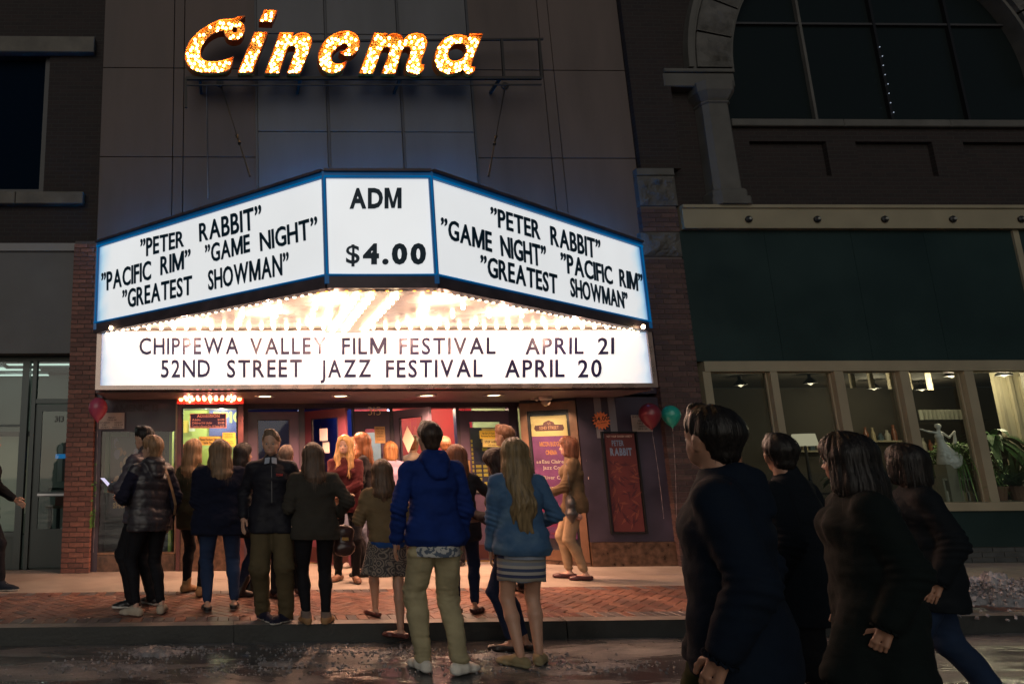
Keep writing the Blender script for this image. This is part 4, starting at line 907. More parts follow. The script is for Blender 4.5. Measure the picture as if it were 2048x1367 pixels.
for nm, (lp, holes) in OUT.items():
    loops = [smooth_loop(lp)]+[smooth_loop(h) for h in holes]
    cu = bpy.data.curves.new('l', 'CURVE'); cu.dimensions = '2D'; cu.fill_mode = 'BOTH'; cu.extrude = 0
    W = []
    for lo_ in loops:
        pts3 = [atY(*zp(*p), CY) for p in lo_]; W.append(pts3)
        sp = cu.splines.new('POLY'); sp.points.add(len(pts3)-1); sp.use_cyclic_u = True
        for k, p in enumerate(pts3): sp.points[k].co = (p.x, p.z, 0, 1)
    o = bpy.data.objects.new('l', cu); COL.objects.link(o); me0 = bpy.data.meshes.new_from_object(o.evaluated_get(bpy.context.evaluated_depsgraph_get()))
    mb = MB().add([(v.co.x, CY, v.co.y) for v in me0.vertices], [tuple(p.vertices) for p in me0.polygons]); bpy.data.objects.remove(o)
    let = part('letter', mb, m_face, cs)
    for pts3 in W:
        m_ = len(pts3); rim = MB()
        for k in range(m_):
            a, b = pts3[k], pts3[(k+1) % m_]
            q = [Vector((a.x, CY-.05, a.z)), Vector((b.x, CY-.05, b.z)), Vector((b.x, CY+.10, b.z)), Vector((a.x, CY+.10, a.z))]
            rim.add(q, [(0, 1, 2, 3)])
            d = (b-a); nn = Vector((d.z, 0, -d.x)); nn = nn.normalized()*.006 if nn.length > 0 else nn
            rim.add([a+nn+Vector((0, -.05, 0)), b+nn+Vector((0, -.05, 0)), b-nn+Vector((0, -.05, 0)), a-nn+Vector((0, -.05, 0))], [(0, 1, 2, 3)])
        ro = put('rim', rim, m_rim); ro.parent = let
    back = MB().add([(v[0], CY+.10, v[2]) for v in mb.v], mb.f); bo_ = put('back', back, m_rim); bo_.parent = let
    placed = []
    xs_ = [p[0] for p in loops[0]]; ys_ = [p[1] for p in loops[0]]
    for tr in range(2600):
        p = (random.uniform(min(xs_), max(xs_)), random.uniform(min(ys_), max(ys_)))
        if not inside(p, loops[0]) or any(inside(p, h) for h in loops[1:]): continue
        if min(edged(p, l_) for l_ in loops) < 11: continue
        if any((p[0]-q[0])**2+(p[1]-q[1])**2 < 19.5**2 for q in placed): continue
        placed.append(p)
        c = atY(*zp(*p), CY-.004)
        top_share = (p[1]-min(ys_))/(max(ys_)-min(ys_))
        so_ = put('socket', socket, None, let, c, (rad(90), 0, 0))
        if random.random() < .55+.40*top_share:
            b_ = put('bulb', bm_cb, None, let, c+Vector((0, -.004, 0)), (rad(90), 0, 0)); b_.scale = (.66,)*3
# rack, posts and stays
m_rack = mat('dull rack steel', (.035, .032, .032), .6, .3); rk = MB(); a = atY(372, 157, CY+.05); b = atY(1083, 156, CY+.05)
rk.bar(a, b, .045).bar(atY(372, 170, CY+.05), atY(1083, 169, CY+.05), .02)
for px in (985, 1083): pass
part('rack_rail', rk, m_rack, cs)
part('rack_rail', MB().bar(atY(560, 83, CY+.16), atY(1086, 78, CY+.16), .03), m_rack, cs)
for px in (372, 1008, 1083):
    part('rack_post', MB().bar(atY(px, 156, CY+.05), atY(px+(0 if px < 500 else -5), 78, CY+.05) if px > 500 else atY(px, 215, CY+.05), .035), m_rack, cs)
for px in (400, 600, 800, 1000):
    part('wall_bracket', MB().bar(atY(px, 157, CY+.05), (atY(px, 157, CY+.05).x, FY, atY(px, 157, CY+.05).z), .04), m_rack, cs)
for i, (p, q, lb) in enumerate([((440, 165), (500, 352), 'steel tie rod with turnbuckle from left of the script sign to marquee'), ((1011, 170), (977, 352), 'steel tie rod with turnbuckle from right of the script sign to marquee')]):
    a = atY(*p, FY-.03); b = atY(*q, 7.9 if i == 0 else 7.9); r_ = thing('tie_rod', lb, 'rod', a)
    part('rod', MB().tube([a, b], .012, 8), m_rack, r_); c = a.lerp(b, .62); d = a.lerp(b, .70)
    part('turnbuckle', MB().tube([c, d], .024, 8), m_rack, r_); part('wall_plate', MB().lathe([(.06, 0), (.06, -.02), (.03, -.03)], 12, a+Vector((0, .03, 0)), 'Y'), m_rack, r_)
a = atY(413, 172, FY-.02); b = atY(416, 396, FY-.02)
part('conduit', MB().tube([a, b], .012, 6), mat('pale conduit', (.25, .25, .26), .5), cin)
# ================================================================ LEFT SHOP (house number 313)
ls = thing('left_shop', 'dim grey shop building with glass front left of the cinema', 'building', (-4.5, FY, zs))
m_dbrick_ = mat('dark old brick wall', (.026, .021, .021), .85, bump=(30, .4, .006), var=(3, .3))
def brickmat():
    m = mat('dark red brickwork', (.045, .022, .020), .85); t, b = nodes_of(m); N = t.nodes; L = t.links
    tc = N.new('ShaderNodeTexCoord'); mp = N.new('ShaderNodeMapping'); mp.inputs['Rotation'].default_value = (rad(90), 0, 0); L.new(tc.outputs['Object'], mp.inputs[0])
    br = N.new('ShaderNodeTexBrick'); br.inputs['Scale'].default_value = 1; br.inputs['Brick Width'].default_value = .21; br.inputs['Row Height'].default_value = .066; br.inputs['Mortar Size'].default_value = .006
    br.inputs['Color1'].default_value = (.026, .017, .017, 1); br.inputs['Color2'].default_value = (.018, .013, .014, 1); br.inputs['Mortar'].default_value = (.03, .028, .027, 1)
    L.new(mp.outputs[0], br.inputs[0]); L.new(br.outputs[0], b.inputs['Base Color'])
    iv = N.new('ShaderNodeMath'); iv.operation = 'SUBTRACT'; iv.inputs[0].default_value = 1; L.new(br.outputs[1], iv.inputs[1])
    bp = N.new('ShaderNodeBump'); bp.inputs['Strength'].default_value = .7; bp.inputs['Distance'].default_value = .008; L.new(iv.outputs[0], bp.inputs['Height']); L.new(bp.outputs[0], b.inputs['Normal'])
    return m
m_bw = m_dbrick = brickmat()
m_lime_s = mat('weathered sill stone', (.13, .12, .105), .8, bump=(20, .5, .006), var=(3, .3))
X0 = colx[0]-.002
XL = -14.0
z488 = atY(60, 488, FY).z; z705 = atY(60, 706, FY).z
pbx0, pbx1 = atY(131, 900, FY-.12).x, atY(186, 900, FY-.12).x
a1 = atY(180, 90, FY+.0); 
win = [atY(92, 110, FY), atY(86, 372, FY)]
zs1, zs2 = atY(80, 407, FY).z, atY(80, 383, FY).z; zl1, zl2 = atY(80, 104, FY).z, atY(80, 73, FY).z
wxr = atY(90, 240, FY).x
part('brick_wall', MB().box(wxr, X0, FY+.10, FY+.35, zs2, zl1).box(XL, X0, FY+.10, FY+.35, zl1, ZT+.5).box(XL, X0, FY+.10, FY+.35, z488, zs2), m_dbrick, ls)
for a, b in ((-6.0, -3.3), (-3.29, X0-.22)): part('sill_stone', MB().box(a, b, FY-.02, FY+.12, zs1, zs2, 0, .01), m_lime_s, ls)
part('lintel_stone', MB().box(XL, X0-.14, FY-.02, FY+.12, zl1, zl2, 0, .01), m_lime_s, ls)
wn = put('window', MB().box(XL, wxr-.08, FY+.24, FY+.26, zs2, zl1), mat('dark blue window glass', (.003, .008, .018), .7, spec=.0)); rel(wn, ls)
part('window_frame', MB().box(wxr-.08, wxr, FY+.14, FY+.28, zs2, zl1).box(XL, wxr-.08, FY+.14, FY+.28, zs2, zs2+.10), m_dark, ls)
part('sign_fascia', MB().box(XL, pbx0+.05, FY-.02, FY+.2, z705, z488-.12), mat('grey stucco fascia', (.135, .135, .14), .75, bump=(30, .3, .003), var=(1.2, .2)), ls)
part('fascia_cap', MB().box(XL, pbx0+.05, FY-.06, FY+.2, z488-.118, z488), mat('grey metal cap', (.19, .19, .20), .5, var=(2, .2)), ls)
# shop front
SY = FY+.35
m_alu = mat('dark anodised aluminium', (.055, .065, .065), .4, .5)
sx = lambda px: atY(px, 930, SY).x
zt = atY(60, 722, SY).z
part('header', MB().box(XL, pbx0+.02, SY-.03, SY+.1, zt, z705+.2), m_alu, ls)
fr = MB()
for px, w_ in ((44, .10), (62, .06)): fr.box(sx(px)-w_/2, sx(px)+w_/2, SY-.05, SY+.05, zs, zt)
fr.box(sx(62), sx(140), SY-.04, SY+.05, atY(90, 806, SY).z, atY(90, 797, SY).z).box(XL, sx(44)-.05, SY-.04, SY+.05, atY(20, 1063, SY).z-.06, atY(20, 1063, SY).z).box(XL, sx(44)-.05, SY-.03, SY+.04, atY(20, 848, SY).z-.03, atY(20, 848, SY).z)
part('window_frame', fr, m_alu, ls)
part('bulkhead', MB().box(XL, sx(44)-.05, SY-.02, SY+.05, zs, atY(20, 1063, SY).z-.061), mat('dark green grey panel', (.05, .065, .06), .5, var=(2, .2)), ls)
pn = part('shop_pane', MB().box(XL, sx(44)-.05, SY, SY+.006, atY(20, 1063, SY).z, zt), glass(), ls)
part('transom_pane', MB().box(sx(62)+.03, sx(140), SY, SY+.006, atY(90, 797, SY).z, zt), glass(), ls)
d3 = thing('door', 'dark aluminium shop door numbered 313 left of the brick pillar', 'door', (sx(66), SY-.01, zs))
dw = sx(136)-sx(66); dh = atY(90, 808, SY).z-zs
f = MB(); f.box(0, .10, 0, .04, .02, dh).box(dw-.02, dw+.08, 0, .04, .02, dh).box(.10, dw-.02, 0, .04, .02, .55).box(.10, dw-.02, 0, .04, dh-.10, dh).box(.10, dw-.02, 0, .04, 1.0, 1.07)
put('leaf', f, m_alu, d3); put('pane', MB().box(.10, dw, .016, .022, .55, dh-.10), glass(), d3)
put('push_bar', MB().bar((.1, -.04, 1.03), (dw, -.04, 1.03), .03), m_steel, d3)
t_ = MB(); print_text(t_, '313', (dw*.56, .012, dh-.26), (1, 0, 0), (0, 0, 1), .09, None, .03); put('house_number', t_, mat('dark numerals', (.02, .02, .02), .5), d3)
# interior of the frame shop
m_int = mat('shop interior wall', (.11, .12, .11), .8, var=(1.5, .2))
part('interior_wall', MB().box(XL, pbx0, SY+3.2, SY+3.25, zs, 3.4).box(pbx0+.02, pbx0+.06, SY+.11, SY+3.2, zs, 3.4), m_int, ls)
part('interior_ceiling', MB().box(XL, pbx0, SY+.11, SY+3.2, 3.4, 3.45), mat('grey suspended ceiling', (.16, .17, .17), .8, var=(3, .2)), ls)
part('interior_floor', MB().box(XL, pbx0, SY+.05, SY+3.2, zs-.02, zs), mat('shop floor', (.10, .10, .09), .6), ls)
for k in range(8): part('ceiling_bar', MB().box(-12, pbx0, SY+.4+.4*k, SY+.42+.4*k, 3.38, 3.399), m_alu, ls)
for i, (px, py, Y) in enumerate([(12, 790, SY+2.2), (32, 812, SY+2.9), (-60, 790, SY+2.0), (80, 775, SY+1.6)]):
    c = atY(px, py, Y); l = thing('ceiling_lamp', ['long ceiling tube lamp nearest the shop window', 'rear ceiling tube lamp seen low in the left shop', 'ceiling tube lamp at the shop far left', 'ceiling tube lamp above the shop door'][i], 'lamp', (c.x, Y, 3.37))
    put('housing', MB().box(-.6, .6, -.09, .09, -.03, .01), m_steel, l); put('tube', MB().box(-.58, .58, -.07, .07, -.042, -.031), glow('cool tube light', (.80, 1, .85), .9), l)
[lamp('shop_light', 'POINT', Vector((x_, SY+1.7, 3.2))-ls.location, 10, (.80, 1, .86), ls, .02) for x_ in (-3, -4.5, -6)]
cv = thing('blank_canvas', 'large pale canvas in dark frame leaning in left shop window', 'canvas', (sx(-30), SY+.25, zs+.45))
cwd = sx(26)-sx(-30)+.28; cvh = atY(10, 862, SY+.25).z-zs-.45
o = put('canvas', MB().box(0, cwd-.08, .03, .05, .05, cvh-.07), mat('pale canvas', (.52, .54, .42), .8, var=(1, .1)), cv)
put('frame', MB().box(-.05, 0, .02, .07, 0, cvh).box(cwd-.08, cwd, .02, .07, 0, cvh).box(0, cwd-.08, .02, .07, cvh-.07, cvh).box(0, cwd-.08, .02, .07, 0, .05), m_dark, cv)
cvs = put('price_card', MB().box(cwd-.24, cwd-.06, 0, .01, .02, .30), mat('grey green card', (.20, .24, .18), .7), cv)
# corner samples of picture frames hanging behind the door
fs_ = thing('frame_samples', 'rack of chevron picture frame corner samples behind the shop door', 'display rack', (sx(70), SY+1.2, zs+1.2))
random.seed(4); sm = [mat('frame sample %d' % i, c, .4) for i, c in enumerate([(.6, .58, .5), (.12, .10, .09), (.32, .30, .28), (.75, .72, .6)])]
for k in range(9):
    x = .02+k*.085; w_ = .075; h_ = .55+.05*(k % 3)
    for j in range(2):
        put('frame_corner', MB().add([(x, -j*.02, 0), (x+w_, -j*.02, 0), (x+w_, -j*.02, h_), (x+w_/2, -j*.02, h_+.07), (x, -j*.02, h_), (x, .02, 0), (x+w_, .02, 0), (x+w_, .02, h_), (x+w_/2, .02, h_+.07), (x, .02, h_)], [(0, 1, 2, 3, 4), (9, 8, 7, 6, 5), (0, 5, 6, 1), (1, 6, 7, 2), (2, 7, 8, 3), (3, 8, 9, 4), (4, 9, 5, 0)]), sm[(k+j) % 4], fs_) if j == 0 else None
put('shelf', MB().box(-.1, .95, -.05, .2, -.14, -.10), m_alu, fs_)
tb = thing('work_table', 'work table with boxes and tools seen through the shop door', 'table', (sx(72), SY+1.0, zs))
put('table_top', MB().box(-.1, 1.0, 0, .6, .78, .82), mat('table wood', (.16, .12, .08), .5), tb)
for k, (x, w_, h_, c) in enumerate([(.02, .2, .22, (.3, .12, .10)), (.26, .12, .16, (.55, .55, .5)), (.42, .22, .14, (.06, .10, .14)), (.70, .18, .2, (.5, .35, .1))]): put('box', MB().box(x, x+w_, .1, .4, .822, .822+h_), mat('box colour %d' % k, c, .6), tb)
for x in (-.06, .92): put('leg', MB().box(x, x+.05, .02, .07, 0, .78).box(x, x+.05, .53, .58, 0, .78), m_alu, tb)
os_ = thing('open_sign', 'small blue lit sign behind the shop door glass', 'sign', (sx(78), SY+.9, atY(80, 916, SY+.9).z))
put('panel', MB().box(0, .34, 0, .02, 0, .07), glow('blue sign light', (.03, .25, .6), .5), os_)

# ---- brick pillars, brick by brick
m_mort = mat('mortar', (.11, .085, .075), .9, bump=(60, .4, .004))
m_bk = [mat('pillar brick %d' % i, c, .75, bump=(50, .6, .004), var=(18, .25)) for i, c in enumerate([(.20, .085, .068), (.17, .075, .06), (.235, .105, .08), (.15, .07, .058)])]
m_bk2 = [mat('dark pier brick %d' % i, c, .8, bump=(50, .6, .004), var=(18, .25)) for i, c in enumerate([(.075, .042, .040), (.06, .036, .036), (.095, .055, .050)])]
def brick_pillar(name, label, x0, x1, y0, y1, z0, z1, ms, course=.0677, bl=.203, side=None, maxn=300):
    p = thing(name, label, 'pillar', ((x0+x1)/2, (y0+y1)/2, z0))
    part('core', MB().box(x0+.012, x1-.012, y0+.012, y1, z0, z1), m_mort, p)
    meshes = {}; z = z0+.004; r = 0; wd = x1-x0; n = 0
    while z+course <= z1+.01:
        cuts = []; x = x0 - (bl*.5 if r % 2 else 0)
        while x < x1-.01:
            a = max(x, x0); b = min(x+bl-.010, x1)
            if b-a > .03: cuts.append((a, b))
            x += bl
        for a, b in cuts:
            key = (round(b-a, 3), random.randrange(len(ms)))
            ha = abs(a-x0) < 1e-6; hb = abs(b-x1) < 1e-6
            if key not in meshes:
                me = MB().box(0, b-a, 0, y1-y0-.01, 0, course-.010, 0, .003).mesh('brick'); me.materials.append(ms[key[1]]); meshes[key] = me
            o = put('brick', meshes[key], None, p, Vector((a, y0+random.uniform(0, .004), z))-p.location); n += 1
        z += course; r += 1
    return p
zt_l = atY(160, 481, FY-.12).z
brick_pillar('brick_pillar', 'red brick pillar between the grey shop and the cinema', pbx0, pbx1, FY-.12, FY+.3, zs, zt_l, m_bk)
# plain jamb between pillar and poster window with a string of small leaves
part('dark_jamb', MB().box(pbx1+.002, colx[0]-.003, FY-.02, FY+.3, zs, 3.3), m_dark, cin)

# ================================================================ RIGHT SHOP (stone arch above, plant window below)
RY = 9.72
rs = thing('right_shop', 'dark brick building with stone arch window and cream shopfront right of the cinema', 'building', (9.5, RY, zs))
m_cream = mat('cream painted timber', (.28, .25, .175), .55, bump=(30, .1, .002), var=(2, .10))
m_teal = mat('dark green fascia board', (.006, .022, .022), .45, var=(1.0, .25), bump=(2, .05, .01))
m_stone = mat('carved grey stone', (.095, .092, .088), .85, bump=(9, .9, .03), var=(4, .35))
m_stone_s = mat('dressed grey stone', (.10, .098, .093), .8, bump=(20, .3, .006), var=(3, .2))

R = lambda px, py, Y=RY: atY(px, py, Y)
XR = 17.0
zb1, zb2 = R(1700, 461).z, R(1700, 415).z       # cream beam
BX = R(1358, 440).x
YW = RY+.14  # brick wall plane
# brick wall: spandrel with recessed panels, piers
zsill1, zsill2 = R(1700, 255, YW).z, R(1700, 241, YW).z
zspr = R(1400, 142, YW).z     # springing
xin = R(1458, 142, YW).x; xout = R(1388, 142, YW).x
cxA = R(1772, 142, YW).x; Ri = cxA-xin; Ro = cxA-xout
part('brick_pier', MB().box(colx[-1]+.01, R(1352, 250, RY-.05).x, RY-.05, YW+.3, R(1320, 336, RY-.05).z, ZT+.6), m_bw, rs)
part('brick_wall', MB().box(R(1352, 250, RY-.05).x+.001, R(1460, 300, YW).x, YW, YW+.3, zb2-.1, zspr), m_bw, rs)
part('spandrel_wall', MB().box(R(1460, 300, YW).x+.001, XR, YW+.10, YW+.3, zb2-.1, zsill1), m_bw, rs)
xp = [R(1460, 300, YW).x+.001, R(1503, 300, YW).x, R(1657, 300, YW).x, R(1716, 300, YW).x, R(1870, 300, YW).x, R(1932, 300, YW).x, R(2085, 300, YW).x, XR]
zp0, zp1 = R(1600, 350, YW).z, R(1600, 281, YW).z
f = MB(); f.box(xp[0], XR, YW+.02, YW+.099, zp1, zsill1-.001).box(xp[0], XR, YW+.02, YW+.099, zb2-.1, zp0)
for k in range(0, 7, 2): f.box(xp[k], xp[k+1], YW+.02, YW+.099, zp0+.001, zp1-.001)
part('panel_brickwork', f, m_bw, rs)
bnds = [R(px, 250, YW).x for px in (1460, 1683, 1895, 2110, 2400)]
for a, b in zip(bnds[:-1], bnds[1:]): part('sill_stone', MB().box(a+.003, b-.003, YW-.06, YW+.3, zsill1, zsill2, 0, .012), m_stone_s, rs)
# window above sill and within arch
pane_m = mat('dark arched window glass', (.010, .015, .016), .3, spec=.2)
mull_x = [(1628, 240, 1588, 0), (1779, 240, 1738, 0), (1932, 240, 1884, 0)]
xm = [R(p[0], 240, YW+.2).x for p in mull_x]
zm = R(1700, 51, YW+.2).z; wx = [xin-.05]+xm+[R(2085, 200, YW+.2).x, cxA+Ri+.1]
for k in range(len(wx)-1):
    for (a, b) in ((zsill2, zm), (zm, ZT+.5)): part('window_pane', MB().box(wx[k]+.02, wx[k+1]-.02, YW+.20, YW+.22, a+.015, b-.015), pane_m, rs)
for k, x in enumerate(xm): part('mullion', MB().box(x-.022, x+.022, YW+.14, YW+.22, zsill2, ZT+.5), m_stone_s if k == 0 else m_dark, rs)
part('transom', MB().box(xin, cxA+Ri, YW+.15, YW+.22, zm-.018, zm+.018), m_mull, rs)
chain = thing('fairy_lights', 'string of tiny lights hanging down the middle arch mullion', 'string lights', (xm[1], YW+.12, zsill2))
for k in range(9):
    put('bulb', MB().lathe([(0, -.012), (.010, 0), (0, .012)], 6), glow('tiny white light', (.7, .8, 1), .5), chain, (.012*math.sin(k*2), 0, .05+.17*k))
# arch of rough voussoirs and outer hood
def wedge(r0, r1, a0, a1, y0, y1, jit=0.0, n=4):
    mb = MB(); vs = []
    P = []
    for k in range(n+1):
        a = a0+(a1-a0)*k/n
        for r in (r0, r1): P.append((cxA-r*math.cos(a), zspr+r*math.sin(a)))
    for y, s_ in ((y0, 1), (y1, 0)):
        for (x, z) in P: vs.append((x, y, z))
    m = len(P)
    mid = [(x, y0-jit, z) for x, z in []]
    fs = []
    for k in range(n):
        a, b, c, d = 2*k, 2*k+1, 2*k+3, 2*k+2
        fs += [(a, b, c, d), (m+d, m+c, m+b, m+a), (a, d, m+d, m+a), (b, m+b, m+c, c)]
    fs += [(0, m, m+1, 1), (m-2, m-1, 2*m-1, 2*m-2)]
    return mb.add(vs, fs)
def rough_block(x0, x1, y0, y1, z0, z1, seed, amp=.05, n=14):
    """block with a rock-faced front"""
    X, Z = np.meshgrid(np.linspace(0, 1, n), np.linspace(0, 1, n), indexing='ij'); P = np.stack([X.ravel()*(x1-x0)+x0, Z.ravel()*0+seed, Z.ravel()*(z1-z0)+z0], 1)
    e = np.minimum(np.minimum(X, 1-X), np.minimum(Z, 1-Z)).ravel(); bul = np.clip(e*6, 0, 1)
    y = y0-amp*bul*(.35+.8*np.abs(fbm(P*6, 4, seed)))
    V = list(zip(P[:, 0], y, P[:, 2])); I = np.arange(n*n).reshape(n, n); mb = MB()
    mb.add(V, [tuple(q) for q in np.stack([I[:-1, :-1], I[1:, :-1], I[1:, 1:], I[:-1, 1:]], -1).reshape(-1, 4)])
    return mb.box(x0, x1, y0+.001, y1, z0, z1)
na = 15
for k in range(na):
    a0, a1 = math.pi*k/na, math.pi*(k+1)/na
    if cxA-Ri*math.cos(a0) > 13.5: break
    mb = wedge(Ri, Ro, a0+.006, a1-.006, YW-.10, YW+.3)
    # rock face: bulging strips in front
    n = 9; base = len(mb.v); vs = []
    for i in range(n):
        for j in range(n):
            u, v_ = i/(n-1), j/(n-1); r = Ri+.02+(Ro-Ri-.04)*u; a = a0+.012+(a1-a0-.024)*v_
            x, z = cxA-r*math.cos(a), zspr+r*math.sin(a); e = min(u, 1-u, v_, 1-v_)
            vs.append((x, YW-.10-.055*min(1, e*4)*(.5+.9*abs(float(fbm([[x*5, k, z*5]], 3, 3)[0])))-.001, z))
    mb.add(vs, [(i*n+j, i*n+j+1, (i+1)*n+j+1, (i+1)*n+j) for i in range(n-1) for j in range(n-1)])
    part('arch_stone', mb, m_stone, rs)
for nm, r0, r1, y0 in (('arch_moulding', Ro+.01, Ro+.07, YW-.08), ('arch_hood', Ro+.08, Ro+.16, YW-.13), ('arch_reveal', Ri-.06, Ri-.004, YW-.04)): part(nm, wedge(r0, r1, .0, math.pi, y0, YW+.3, n=48), m_stone_s, rs)
# wall around the arch (outside hood)
mb = MB(); N_ = 40
for k in range(N_):
    a0, a1 = math.pi*k/N_, math.pi*(k+1)/N_
    p0 = (cxA-(Ro+.16)*math.cos(a0), zspr+(Ro+.16)*math.sin(a0)); p1 = (cxA-(Ro+.16)*math.cos(a1), zspr+(Ro+.16)*math.sin(a1))
    q0 = (cxA-(Ro+6)*math.cos(a0), zspr+(Ro+6)*math.sin(a0)); q1 = (cxA-(Ro+6)*math.cos(a1), zspr+(Ro+6)*math.sin(a1))
    q0 = (max(q0[0], R(1352, 250, RY-.05).x), q0[1]); q1 = (max(q1[0], R(1352, 250, RY-.05).x), q1[1])
    mb.add([(p0[0], YW, p0[1]), (p1[0], YW, p1[1]), (q1[0], YW, q1[1]), (q0[0], YW, q0[1])], [(0, 1, 2, 3)])
part('wall_round_arch', mb, m_bw, rs)
# impost, capital, shaft and base
ix = R(1322, 160, YW-.14).x; ix2 = R(1466, 160, YW-.16).x
part('impost', MB().box(ix, ix2, YW-.20, YW+.2, R(1400, 172, YW-.2).z, R(1400, 145, YW-.2).z, 0, .015).box(ix+.02, ix2-.001, YW-.23, YW+.2, R(1400, 145, YW-.2).z+.001, R(1400, 139, YW-.2).z+.01, 0, .01), m_stone_s, rs)
ca = R(1430, 172, YW-.1); cb_ = R(1450, 384, YW-.1); ccx = (R(1398, 212, YW-.12).x+R(1453, 212, YW-.12).x)/2; hw = (R(1453, 212, YW-.12).x-R(1401, 212, YW-.12).x)/2
def sq(hw_, ch=.3): c = hw_*ch; return [(-hw_+c, -hw_), (hw_-c, -hw_), (hw_, -hw_+c), (hw_, hw_-c), (hw_-c, hw_), (-hw_+c, hw_), (-hw_, hw_-c), (-hw_, -hw_+c)]
def stack(prof, nm):
    mb = MB(); vs = []; 
    for hw_, z in prof: vs += [(ccx+x, YW-.02+y, z) for x, y in sq(hw_)]
    n = 8; fs = [(i*n+k, i*n+(k+1) % n, (i+1)*n+(k+1) % n, (i+1)*n+k) for i in range(len(prof)-1) for k in range(n)]+[tuple(range(n-1, -1, -1)), tuple((len(prof)-1)*n+k for k in range(n))]
    part(nm, mb.add(vs, fs), m_stone_s, rs)
z1 = R(1430, 212, YW-.14).z; z0 = R(1450, 382, YW-.14).z; zt_ = R(1430, 172, YW-.14).z
stack([(hw*1.02, z1), (hw*1.1, z1+.02), (hw*1.1, z1+.04), (hw*1.0, z1+.05), (hw*1.15, z1+.10), (hw*1.4, z1+.20), (hw*1.45, zt_)], 'capital')
stack([(hw*1.06, z0), (hw*1.06, z0+.001), (hw, z1)], 'column_shaft')
zb_ = zb2+.001
stack([(hw*1.45, zb_), (hw*1.45, zb_+(z0-zb_)*.45), (hw*1.3, zb_+(z0-zb_)*.5), (hw*1.3, z0-.03), (hw*1.15, z0)], 'column_base')
# right neighbour of the cinema: pier with two rock-faced stones
part('rough_stone', rough_block(R(1275, 370, RY-.05).x, R(1350, 370, RY-.05).x, RY-.06, RY+.2, R(1310, 411, RY-.05).z, R(1310, 352, RY-.05).z, 5, .06, 22), m_stone, rs)
part('stone_cap', MB().box(R(1275, 370, RY-.05).x, R(1350, 370, RY-.05).x, RY-.08, RY+.2, R(1310, 351, RY-.05).z, R(1310, 337, RY-.05).z, 0, .01), m_stone_s, rs)
part('rough_stone', rough_block(R(1283, 490, RY-.05).x, R(1361, 490, RY-.05).x, RY-.06, RY+.2, R(1320, 512, RY-.05).z, R(1320, 464, RY-.05).z, 9, .06, 22), m_stone, rs)
za, zb3 = R(1320, 463, RY-.05).z, R(1310, 412, RY-.05).z
bpL, bpR = R(1310, 700, RY-.05).x, R(1390, 700, RY-.05).x
random.seed(12)
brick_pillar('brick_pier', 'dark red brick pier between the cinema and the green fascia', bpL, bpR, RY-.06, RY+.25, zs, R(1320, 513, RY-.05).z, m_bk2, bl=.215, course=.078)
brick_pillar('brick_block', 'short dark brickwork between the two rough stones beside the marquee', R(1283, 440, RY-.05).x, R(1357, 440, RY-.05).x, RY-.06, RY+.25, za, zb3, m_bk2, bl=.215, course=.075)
# cream beam with rosettes
part('cream_beam', MB().box(BX, XR, RY-.10, RY+.2, zb1, zb2).box(BX, XR, RY-.13, RY-.101, zb2-.05, zb2).box(BX, XR, RY-.12, RY-.101, zb1, zb1+.02), m_cream, rs)
for k, px in enumerate((1497, 1634, 1769, 1905, 2042)):
    c = atY(px, 438, RY-.11)
    b = part('rosette_bolt', MB().lathe([(.052, 0), (.052, -.02), (.035, -.035), (0, -.035)], 14, c, 'Y'), m_dark, rs)
    nb = part('bolt_head', MB().lathe([(.022, -.033), (.020, -.052), (0, -.056)], 10, c, 'Y'), mat('pale bolt head', (.5, .48, .42), .3, .6), rs)
# green fascia boards
zf0, zf1 = R(1700, 721).z, zb1-.002
fxs = [R(1366, 600).x+.06]+[R(px, 560).x for px in (1540, 1715, 1862)]+[R(2040, 560).x]
for a, b in zip(fxs[:-1], fxs[1:]): part('fascia_board', MB().box(a+.002, b-.002, RY-.02, RY+.04, zf0, zf1), m_teal, rs)
part('fascia_edge', MB().box(fxs[0]-.05, fxs[0], RY-.01, RY+.1, zf0, zf1), m_dark, rs)
a, b = R(2026, 465), R(2048, 575)
part('fascia_post', MB().box(fxs[-1], fxs[-1]+.09, RY-.05, RY+.1, zf0, zf1), m_cream, rs)
part('fascia_board', MB().box(fxs[-1]+.092, XR, RY-.02, RY+.04, zf0, zf1), m_teal, rs)
# window frame
WX0 = R(1405, 730).x; zh0, zh1 = R(1700, 741, RY-.03).z, zf0-.002
zw0 = R(1850, 1004, RY-.03).z; zw1 = R(1850, 1021, RY-.05).z
wr = thing('plant_window', 'long cream framed shop window with plants and figurines inside', 'window', (9.5, RY, zw0))
part('head', MB().box(WX0, XR, RY-.04, RY+.12, zh0, zh1), m_cream, wr)
part('sill', MB().box(WX0, XR, RY-.08, RY+.14, zw1, zw0), m_cream, wr)
pX = [(R(a_, 742, RY-.03).x, R(b_, 742, RY-.03).x) for a_, b_ in ((1405, 1421), (1540, 1554), (1668, 1686), (1799, 1817), (1928, 1946), (2062, 2080), (2200, 2218), (2340, 2358))]
for a_, b_ in pX: part('post', MB().box(a_, b_, RY-.03, RY+.12, zw0, zh0), m_cream, wr)
for (a_, b_), (c_, d_) in zip(pX[:-1], pX[1:]):
    part('pane', MB().box(b_, c_, RY+.07, RY+.076, zw0, zh0), glass(), wr)
    f = MB(); f.box(b_, b_+.018, RY+.045, RY+.07, zw0, zh0).box(c_-.018, c_, RY+.045, RY+.07, zw0, zh0).box(b_+.018, c_-.018, RY+.045, RY+.07, zh0-.018, zh0); part('glazing_bead', f, m_cream, wr)
zc0 = R(1980, 1092).z
part('stall_riser', MB().box(WX0-.1, XR, RY-.03, RY+.15, zc0, zw1-.001), m_teal, rs)
m_blk = mat('grey glazed block', (.055, .06, .062), .5, bump=(30, .3, .003), var=(6, .25))
